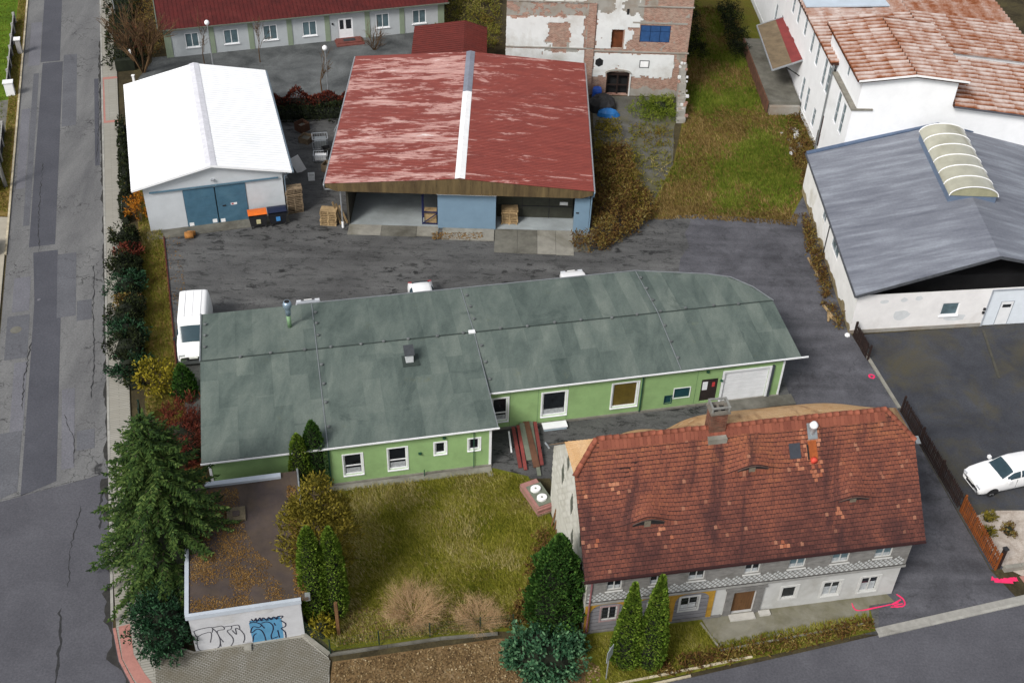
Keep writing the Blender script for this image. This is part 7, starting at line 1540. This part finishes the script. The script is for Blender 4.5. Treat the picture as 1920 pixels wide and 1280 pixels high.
# lamps
def lamp(loc, label):
    t = thing('lamp_post', label, 'lamp', (loc[0], loc[1], 0), 0, 'office globe lamps'); q = MB(); q.tube([(0, 0, 0), (0, 0, 4.1)], [.06, .04], 8); q.build('pole', m_steel, t); q = MB(); q.lathe([(.05, 4.1), (.16, 4.18), (.22, 4.32), (.2, 4.46), (.1, 4.56), (.02, 4.58)], 12); q.build('globe', m_plain('frosted_globe', (.8, .8, .8), .03, 2, .3) if 'frosted_globe' not in MATS else MATS['frosted_globe'], t, True)
lamp((-16.6, 91.5), 'globe lamp post near the office entrance'); lamp((-27.4, 95.5), 'globe lamp post behind the white barn ridge'); lamp((-38.2, 103.5), 'globe lamp post beside the pavement at the top')
for k, (x, y, h_) in enumerate([(-36.1, 95.6, 1.4), (-34.7, 91.2, 1.3)]):
    t = thing('fence_post', ('upper' if k == 0 else 'lower') + ' white post beside the red marked pavement', 'post', (x + 1.5, y, 0)); MB().box(-.09, .09, -.09, .09, 0, h_).build('post', m_white, t); MB().box(-.13, .13, -.13, .13, h_, h_ + .06).build('cap', m_white, t)
MG = thing('metal_gate', 'grey metal gate between pavement and barn', 'gate', (-32.3, 86.4, 0), rad(106.6))
for z in (.3, .6, .9, 1.2): MB().box(0, 3.0, -.03, .03, z, z + .07).build('bar', m_steel, MG)
for x in (0, 1.5, 3.0): MB().box(x - .04, x + .04, -.04, .04, 0, 1.35).build('upright', m_steel, MG)
GF = thing('green_fence_panel', 'short dark green fence panel behind the red shrub', 'fence', (-21.6, 49.3, 0), rad(106)); MB().box(0, 1.6, -.03, .03, .1, 1.5).build('panel', m_post, GF); [MB().box(x, x + .07, -.05, .05, 0, 1.65).build('post', m_post, GF) for x in (0, .8, 1.55)]
# ================================================================ small things in the yard
def pallet():
    P = []
    for k in range(7): P.append((0.0, 1.2, k * .117, k * .117 + .09, .122, .144))
    for k in range(3): P.append((0.0, 1.2, k * .35, k * .35 + .1, .0, .022))
    return P
PBLK = {}
for _m in (m_wood,): PBLK[_m.name] = MB().box(0, .1, 0, .1, 0, .078).mesh('block', _m)
def pallet_stack(label, loc, rz, n, lean=0.0, group='stacks of wooden pallets', m=None):
    for k in range(n):
        t = thing('pallet', label.replace('#', ['bottom', 'second', 'third', 'fourth', 'fifth', 'sixth', 'seventh', 'eighth', 'ninth', 'tenth', 'eleventh', 'twelfth', 'thirteenth'][k] if k < n - 1 else 'topmost'), 'pallet', (loc[0] + rnd.uniform(-.05, .05), loc[1] + rnd.uniform(-.05, .05), .012 + k * .15), rz + rnd.uniform(-.06, .06), group)
        for i in range(3):
            for j in range(3): put('block', PBLK[(m or m_wood).name], t, (i * .55, j * .35, .022))
        for j, (x0, x1, y0, y1, z0, z1) in enumerate(pallet()): MB().box(x0, x1, y0, y1, z0, z1).build('plank', m or m_wood, t)
        for x in (0, .55, 1.1): MB().box(x, x + .1, 0, .8, .1, .122).build('stringer_board', m or m_wood, t)
pallet_stack('# pallet of the stack beside the shed downpipe', (-14.4, 71.8), .0, 8)
m_woodd = m_plain('grey_pallet_wood', ph('#8d7a62'), .22, 3, .85, bump=.3, dirt=ph('#4f4030'), dirt_amt=.2, rnd=.25)
PBLK[m_woodd.name] = MB().box(0, .1, 0, .1, 0, .078).mesh('block', m_woodd)
pallet_stack('# pallet of the tall stack at the barn corner', (-17.0, 73.0), .35, 14, m=m_woodd)
pallet_stack('# pallet of the stack inside the right shed bay', (-1.1, 72.7), .05, 8, group='pallets in the shed')
for k in range(3): t = thing('leaning_board', ['left', 'middle', 'right'][k] + ' board leaning beside the shed downpipe', 'board', (-12.9 + .22 * k, 72.0 + .1 * k, 0), .2, 'boards by the shed'); q = MB(); q.beam((0, 0, 0.02), (-.5, .5, 1.7 - .2 * k), .16, .03); q.build('plank', m_wood, t)
CR = thing('blue_frame_rack', 'dark blue steel rack with timber in the left shed bay', 'rack', (-6.95, 72.3, 0))
for x in (0, 1.15):
    for y in (0, .9): MB().box(x, x + .08, y, y + .08, 0.06, 2.6).build('upright', m_plain('navy_steel', ph('#1d2450'), .15, 3, .5) if 'navy_steel' not in MATS else MATS['navy_steel'], CR)
for z in (.1, 1.1): MB().box(.08, 1.15, 0, .07, z, z + .08).build('beam', MATS['navy_steel'], CR)
q = MB(); q.beam((.05, .02, .15), (1.18, .02, 1.1), .05, .06); q.build('brace', MATS['navy_steel'], CR)
TBX = thing('timber_crate', 'wooden crate standing inside the blue rack', 'crate', (-6.85, 72.5, .08)); [MB().box(.05, .95, 0, .6, .2 * k, .2 * k + .18).build('plank', m_wood, TBX) for k in range(5)]
def bin_(label, loc, rz, body, lid, sticker):
    t = thing('wheelie_bin', label, 'bin', loc, rz); q = MB(); b0 = [(-.55, -.42), (.55, -.42), (.55, .42), (-.55, .42)]; b1 = [(-.66, -.52), (.66, -.52), (.66, .52), (-.66, .52)]
    for i in range(4): j = (i + 1) % 4; q.face([(*b0[i], .18), (*b0[j], .18), (*b1[j], 1.05), (*b1[i], 1.05)])
    q.face([(*p, .18) for p in b0][::-1]); q.face([(*p, 1.05) for p in b1]); q.build('body', body, t)
    q = MB(); n = 6
    pr = [(-.54 + 1.08 * k / n, 1.07 + .24 * math.sin(math.pi * (.15 + .85 * k / n)) ** .7) for k in range(n + 1)]
    for (ya, za), (yb_, zb) in zip(pr, pr[1:]): q.face([(-.68, ya, za), (.68, ya, za), (.68, yb_, zb), (-.68, yb_, zb)])
    for x in (-.68, .68): q.face([(x, ya, za) for ya, za in pr] + [(x, .54, 1.06), (x, -.54, 1.06)])
    q.build('lid', lid, t)
    for x in (-.5, .5):
        for y in (-.38, .38): q = MB(); q.tube([(x - .04, y, .1), (x + .04, y, .1)], .1, 10); q.build('wheel', m_rubber, t)
    q = MB(); q.box(-.14, .16, -.535, -.50, .45, .8); q.build('label_sheet', sticker, t)
bin_('black container bin with bright orange lid before the barn', (-18.9, 71.5, .05), FB.rot, m_blk, m_plain('orange_lid', ph('#e87326'), .1, 3, .5), m_plain('yellow_sticker', ph('#d8cfa0')))
bin_('dark navy container bin with blue sticker before the barn', (-17.55, 71.95, .05), FB.rot, m_plain('black_bin', (.015, .016, .02), .2, 3, .5), m_plain('navy_lid', ph('#1a2440'), .1, 3, .5), m_plain('blue_sticker', ph('#4a90d0')))
LG = thing('log_pile', 'orange brown log slice lying before the barn', 'log', (-23.55, 69.6, 0)); q = MB(); q.tube([(-.3, 0, .24), (.3, .1, .24)], .25, 12); q.build('log', m_plain('orange_log', ph('#b0793f'), .25, 4, .9), LG, True); q = MB(); q.tube([(-.2, .35, .18), (.35, .4, .18)], .18, 10); q.build('log', MATS['orange_log'], LG, True)
# cages and scrap between barn and shed
def cage(label, loc, rz, s=(1.2, 1.0, 1.0), fill=None):
    t = thing('wire_cage', label, 'cage', loc, rz, 'scrap cages behind the barn'); x, y, z = s; q = MB()
    for k in range(7):
        for zz in (0, ): q.beam((x * k / 6, 0, .12), (x * k / 6, 0, z), .02, .02); q.beam((x * k / 6, y, .12), (x * k / 6, y, z), .02, .02); q.beam((0, y * k / 6, .12), (0, y * k / 6, z), .02, .02); q.beam((x, y * k / 6, .12), (x, y * k / 6, z), .02, .02)
    q.build('bars', m_steel, t, kind='stuff'); q = MB()
    for zz in (.12, z): q = MB(); q.beam((0, 0, zz), (x, 0, zz), .05, .05); q.beam((0, y, zz), (x, y, zz), .05, .05); q.beam((0, 0, zz), (0, y, zz), .05, .05); q.beam((x, 0, zz), (x, y, zz), .05, .05); q.build('frame', m_steel, t)
    MB().box(.03, x - .03, .03, y - .03, .06, .14).build('base', m_blk, t)
    if fill: MB().box(.1, x - .1, .1, y - .1, .141, z * .75).build('contents', fill, t)
cage('grey wire cage with scrap between barn and shed', (-16.5, 82.2, .01), .2, fill=m_zinc); cage('smaller wire cage nearer the shed wall', (-15.0, 83.8, .01), -.1, (1.0, 1.0, .9), m_woodd); cage('front low wire cage with white scrap', (-16.2, 80.4, .01), .1, (1.1, .8, .6), m_trim)
r7 = random.Random(77); m_brn = m_plain('rust_brown_metal', ph('#5e4030'), .25, 2, .8)
for k, (x, y, m, lb) in enumerate([(-17.6, 76.3, m_trim, 'white'), (-17.0, 75.2, m_zinc, 'grey'), (-16.9, 79.0, m_white, 'pale')]):
    t = thing('scrap_sheet', lb + ' scrap sheet leaning on the right wall of the barn', 'scrap', (x, y, 0), .35 + .2 * k); q = MB(); q.beam((0, 0, .02), (-.5, .25, 2.0 - .3 * k), .8, .03, up=(.3, 1, 0)); q.build('sheet', m, t)
for k, (x, y, s_, h_, m, lb) in enumerate([(-17.3, 83.6, .9, .5, m_woodd, 'low brown'), (-15.3, 81.6, .7, .7, m_blk, 'black'), (-17.7, 79.6, .6, .35, m_zinc, 'flat grey'), (-14.9, 79.4, .8, .6, m_woodd, 'brown slatted'), (-16.0, 78.0, .5, .45, m_trim, 'small white'), (-14.6, 77.2, .7, .5, m_blk, 'front black'), (-17.9, 85.4, .9, .7, m_brn, 'rear brown')]):
    t = thing('scrap_crate', lb + ' crate in the clutter between barn and shed', 'crate', (x, y, .005), r7.uniform(0, 1.5), 'clutter behind the barn')
    for i in range(4): a_ = i * math.pi / 2; q = MB(Matrix.Rotation(a_, 4, 'Z')); q.box(-s_ / 2, s_ / 2 - .031, -s_ / 2, -s_ / 2 + .03, 0, h_); q.build('side', m, t)
    MB().box(-s_ / 2 + .03, s_ / 2 - .03, -s_ / 2 + .03, s_ / 2 - .03, .0, .05 + h_ * .4).build('contents', m_concd, t)
# boards, stacked panels and sinks between workshop and house
m_redb = m_plain('red_painted_boards', ph('#8d4540'), .18, 2, .8, rnd=.2); m_brb = m_plain('brown_board', ph('#6b4a38'), .2, 2, .85, rnd=.2); m_gyb = m_plain('grey_green_board', ph('#7c8272'), .15, 2, .85)
bo = [((.25, 51.0), (.75, 47.9), .22, m_redb, .1), ((.55, 51.1), (1.05, 47.7), .2, m_redb, .16), ((.75, 51.2), (1.25, 48.4), .3, m_gyb, .24), ((1.0, 51.4), (1.7, 47.9), .38, m_brb, .2), ((1.3, 51.5), (1.85, 47.3), .22, m_gyb, .12), ((1.55, 51.3), (2.0, 48.0), .2, m_redb, .3), ((.0, 50.6), (.2, 49.1), .1, m_white, .12)]
nm = ['leftmost red', 'second red', 'grey green', 'wide brown', 'grey', 'rightmost red', 'short white']
for k, (a, b, wd, m, z) in enumerate(bo): t = thing('timber_board', nm[k] + ' board lying between workshop and house', 'board', (a[0], a[1], 0), 0, 'boards beside the workshop'); q = MB(); q.beam((0, 0, z + .2), (b[0] - a[0], b[1] - a[1], z - .04), wd, .07); q.build('plank', m, t)
BN = thing('trestle', 'dark trestle carrying the boards beside the workshop', 'trestle', (.9, 49.6, 0)); MB().box(-.9, 1.1, -.05, .05, .0, .1).build('bar', m_blk, BN)
ST = thing('panel_stack', 'stack of pinkish panels on the grass by the house gable', 'stack', (1.7, 45.4, 0), rad(-62))
m_pinkp = m_plain('pinkish_panel', ph('#b08078'), .12, 3, .85)
for k in range(6): MB().box(-1.1 + rnd.uniform(-.08, .08), 1.1 + rnd.uniform(-.08, .08), -.5, .5, .05 + k * .1, .14 + k * .1).build('panel', m_pinkp if k % 3 else m_woodd, ST)
TP = thing('grey_board', 'grey board on top of the panel stack', 'board', (1.85, 45.25, .66), rad(-62)); MB().box(-.85, .75, -.42, .48, .0, .05).build('plank', m_zinc if False else m_gyb, TP)
def sink(label, loc):
    t = thing('sink_basin', label, 'sink', loc, rad(-62), 'white sinks on the panel stack'); q = MB(); q.prism([(.26 * math.cos(a) * (1 if abs(math.cos(a)) < .8 else 1.0), .3 * math.sin(a)) for a in [k * 6.283 / 14 for k in range(14)]], .0, .12); q.build('basin', m_white, t); q = MB(); q.prism([(.06 * math.cos(k * .9), .06 * math.sin(k * .9)) for k in range(7)], .121, .13); q.build('drain', m_gyb, t)
sink('upper white sink basin on the grey board', (1.62, 45.62, .71)); sink('lower white sink basin on the grey board', (1.98, 44.98, .71))
for k in range(3): t = thing('leaning_plank', ['first', 'second', 'third'][k] + ' brown plank standing at the house gable', 'plank', (2.55 + .12 * k, 43.6 - .25 * k, 0), 0, 'planks at the gable'); q = MB(); q.beam((0, 0, 0), (.3, .05, 2.1 - .25 * k), .16, .04); q.build('plank', m_wood2, t)
TU = thing('white_trough', 'pale trough at the foot of the green wall', 'trough', FG.w(13.9, 49.55), FG.rot); MB().box(-.7, .7, -.22, .22, 0, .2).build('body', m_plain('pale_blue_plastic', ph('#b9ccd6'), .06, 3, .5), TU); MB().box(-.75, .75, -.27, .27, .2, .25).build('rim', m_pvc, TU)
# blue barrel and tarp by the ruin
TR_ = thing('covered_heap', 'heap under black and blue tarpaulin beside the ruin gate', 'heap', (7.0, 90.9, 0))
def heap(rx, ry, h, seed, m, nm_, off=(0, 0)):
    r = random.Random(seed); q = MB(); n = 14; rings = []
    for i, t in enumerate((1.0, .85, .6, .3)): rings.append([q.vert((off[0] + rx * t * math.cos(6.283 * k / n) * r.uniform(.9, 1.1), off[1] + ry * t * math.sin(6.283 * k / n) * r.uniform(.9, 1.1), h * (0, .55, .85, 1.0)[i] * r.uniform(.9, 1.1))) for k in range(n)])
    for a, b in zip(rings, rings[1:]):
        for k in range(n): q.idx([a[k], a[(k + 1) % n], b[(k + 1) % n], b[k]])
    q.idx(rings[-1]); return q.build(nm_, m, TR_)
heap(1.35, 1.3, 1.1, 1, m_blk, 'black_tarp'); heap(1.0, .55, .6, 2, m_plain('blue_tarp', ph('#2a78c0'), .12, 3, .5), 'blue_tarp', (.45, -1.25))
BR = thing('blue_barrel', 'blue plastic barrel at the wall of the ruin', 'barrel', (6.6, 92.4, 0)); q = MB(); q.lathe([(.36, 0), (.42, .2), (.42, .85), (.36, 1.0), (.34, 1.0)], 14); q.build('body', m_plain('blue_plastic', ph('#2b5fc4'), .1, 3, .4), BR, True); q = MB(); q.lathe([(.36, 1.0), (.36, 1.06), (.1, 1.07)], 14); q.build('lid', MATS['blue_plastic'], BR)
HP = thing('weed_heap', 'green overgrown heap before the ruin', 'heap', (12.0, 91.0, 0)); 
for mm in bushmesh(30, 1.2, .8, 91, m_grassg, .18, 26, .3, .02): put(mm.name.split('.')[0], mm, HP)
# rubble and timber by the factory and the annex
for k in range(12):
    x = 22.9 + r7.uniform(-.9, .7); y = 88.3 - .36 * k; t = thing('rubble_stone', ['topmost', 'second', 'third', 'fourth', 'fifth', 'sixth', 'seventh', 'eighth', 'ninth', 'tenth', 'eleventh', 'lowest'][k] + ' pale rubble stone, counted from the loading dock', 'stone', (x, y, 0), r7.uniform(0, 3), 'rubble by the factory'); s_ = r7.uniform(.18, .42); q = MB()
    pr = [(s_ * math.cos(6.283 * j / 7) * r7.uniform(.7, 1.1), s_ * .8 * math.sin(6.283 * j / 7) * r7.uniform(.7, 1.1)) for j in range(7)]; b = [q.vert((a_, c_, 0)) for a_, c_ in pr]; m_ = [q.vert((a_ * .9, c_ * .9, s_ * .5 * r7.uniform(.8, 1.2))) for a_, c_ in pr]; tp = q.vert((0, 0, s_ * .75))
    for j in range(7): q.idx([b[j], b[(j + 1) % 7], m_[(j + 1) % 7], m_[j]]); q.idx([m_[j], m_[(j + 1) % 7], tp])
    q.build('stone', r7.choice((m_gplaster, m_plaster, m_conc)), t)
for k, (x, y, a, L) in enumerate([(21.35, 68.9, 1.75, 1.8), (21.5, 68.2, 1.5, 1.2), (21.5, 63.6, 1.9, 1.3), (21.75, 62.7, 2.2, 1.0), (21.4, 63.0, 1.4, 1.1)]):
    t = thing('timber_offcut', ['upper long', 'upper short', 'middle', 'lower right', 'lower left'][k] + ' timber offcut in the weeds by the annex', 'timber', (x, y, .0), a, 'timber by the annex wall'); MB().box(-L / 2, L / 2, -.07, .07, .02 + .02 * k, .12 + .02 * k).build('plank', m_wood, t)
WS = thing('white_stone', 'small white stone at the annex corner', 'stone', (22.35, 61.1, 0)); q = MB(); q.lathe([(.16, 0), (.2, .1), (.14, .2), (.03, .25)], 8); q.build('stone', m_white, WS)
# sign seen from the side, path edging, pink marks
SG = thing('road_sign', 'grey road sign on a post seen from behind near the pointed thujas', 'sign', (5.2, 33.85, 0), rad(60)); q = MB(); q.tube([(0, 0, 0), (0, 0, 2.6)], .035, 8); q.build('post', m_steel, SG); q = MB(); q.prism([(.0, 0), (.01, 0), (.01, .0)], 0, 0) if False else None; MB().box(-.32, .32, -.045, -.02, 1.75, 2.55).build('sign_plate', m_plain('sign_back_grey', (.5, .53, .56), .06, 3, .4, .4), SG)
for k, (a, b) in enumerate([((5.6, 33.55), (12.6, 35.45)), ((5.9, 33.2), (9.4, 34.2)), ((10.2, 37.4), (11.0, 35.9)), ((11.05, 35.75), (18.9, 37.75))]): q = MB(); q.beam((a[0], a[1], .04), (b[0], b[1], .04), .1, .1); q.build('garden_edging', m_kerbl if k < 2 else m_conc, bpy.data.objects['front_garden'])
sheet('garden_path', [(10.25, 37.75), (10.95, 36.0), (19.0, 38.0), (19.2, 38.9), (20.6, 39.2), (20.2, 39.85), (16, 38.9)], .018, m_plain('mossy_path_concrete', ph('#8d8a7c'), .15, 1.2, .9, bump=.3, dirt=ph('#5f5a38'), dirt_amt=.42))
def pink(name, lab, strokes, zz=.022):
    q = MB()
    for i, (pts, wd) in enumerate(strokes):
        P_ = smooth(pts) if len(pts) > 2 else [Vector(p) for p in pts]; pr = None
        for j, p in enumerate(P_):
            d = (P_[min(j + 1, len(P_) - 1)] - P_[max(j - 1, 0)]).normalized(); n = Vector((-d.y, d.x)) * wd / 2 * rnd.uniform(.6, 1.2); c = (q.vert((p.x + n.x, p.y + n.y, zz + .0006 * i)), q.vert((p.x - n.x, p.y - n.y, zz + .0006 * i)))
            if pr: q.idx([pr[0], c[0], c[1], pr[1]])
            pr = c
    q.build(name, m_pink, bpy.data.objects['drive'])
pink('pink_marking', '', [([(18.3, 39.0), (18.5, 38.55), (19.6, 38.8), (20.8, 39.15)], .08), ([(20.3, 38.85), (21.0, 38.95), (21.1, 39.35), (20.8, 39.7)], .1), ([(20.4, 39.0), (20.95, 39.35)], .1), ([(20.5, 38.95), (21.0, 39.1)], .08)], .026)
pink('pink_marking', '', [([(26.2, 41.0), (26.6, 40.85), (27.1, 40.95), (27.6, 41.0)], .3), ([(26.3, 40.8), (27.3, 40.78)], .2)])
pink('pink_marking', '', [([(23.15 + .17 * math.cos(k), 57.1 + .17 * math.sin(k)) for k in (0, 1, 2, 3, 4, 5, 6.28)], .12)])
sheet('brick_apron', [(27.75, 41.2), (30, 41.6), (30, 40.3), (28.2, 39.8)], .02, m_redkerb)
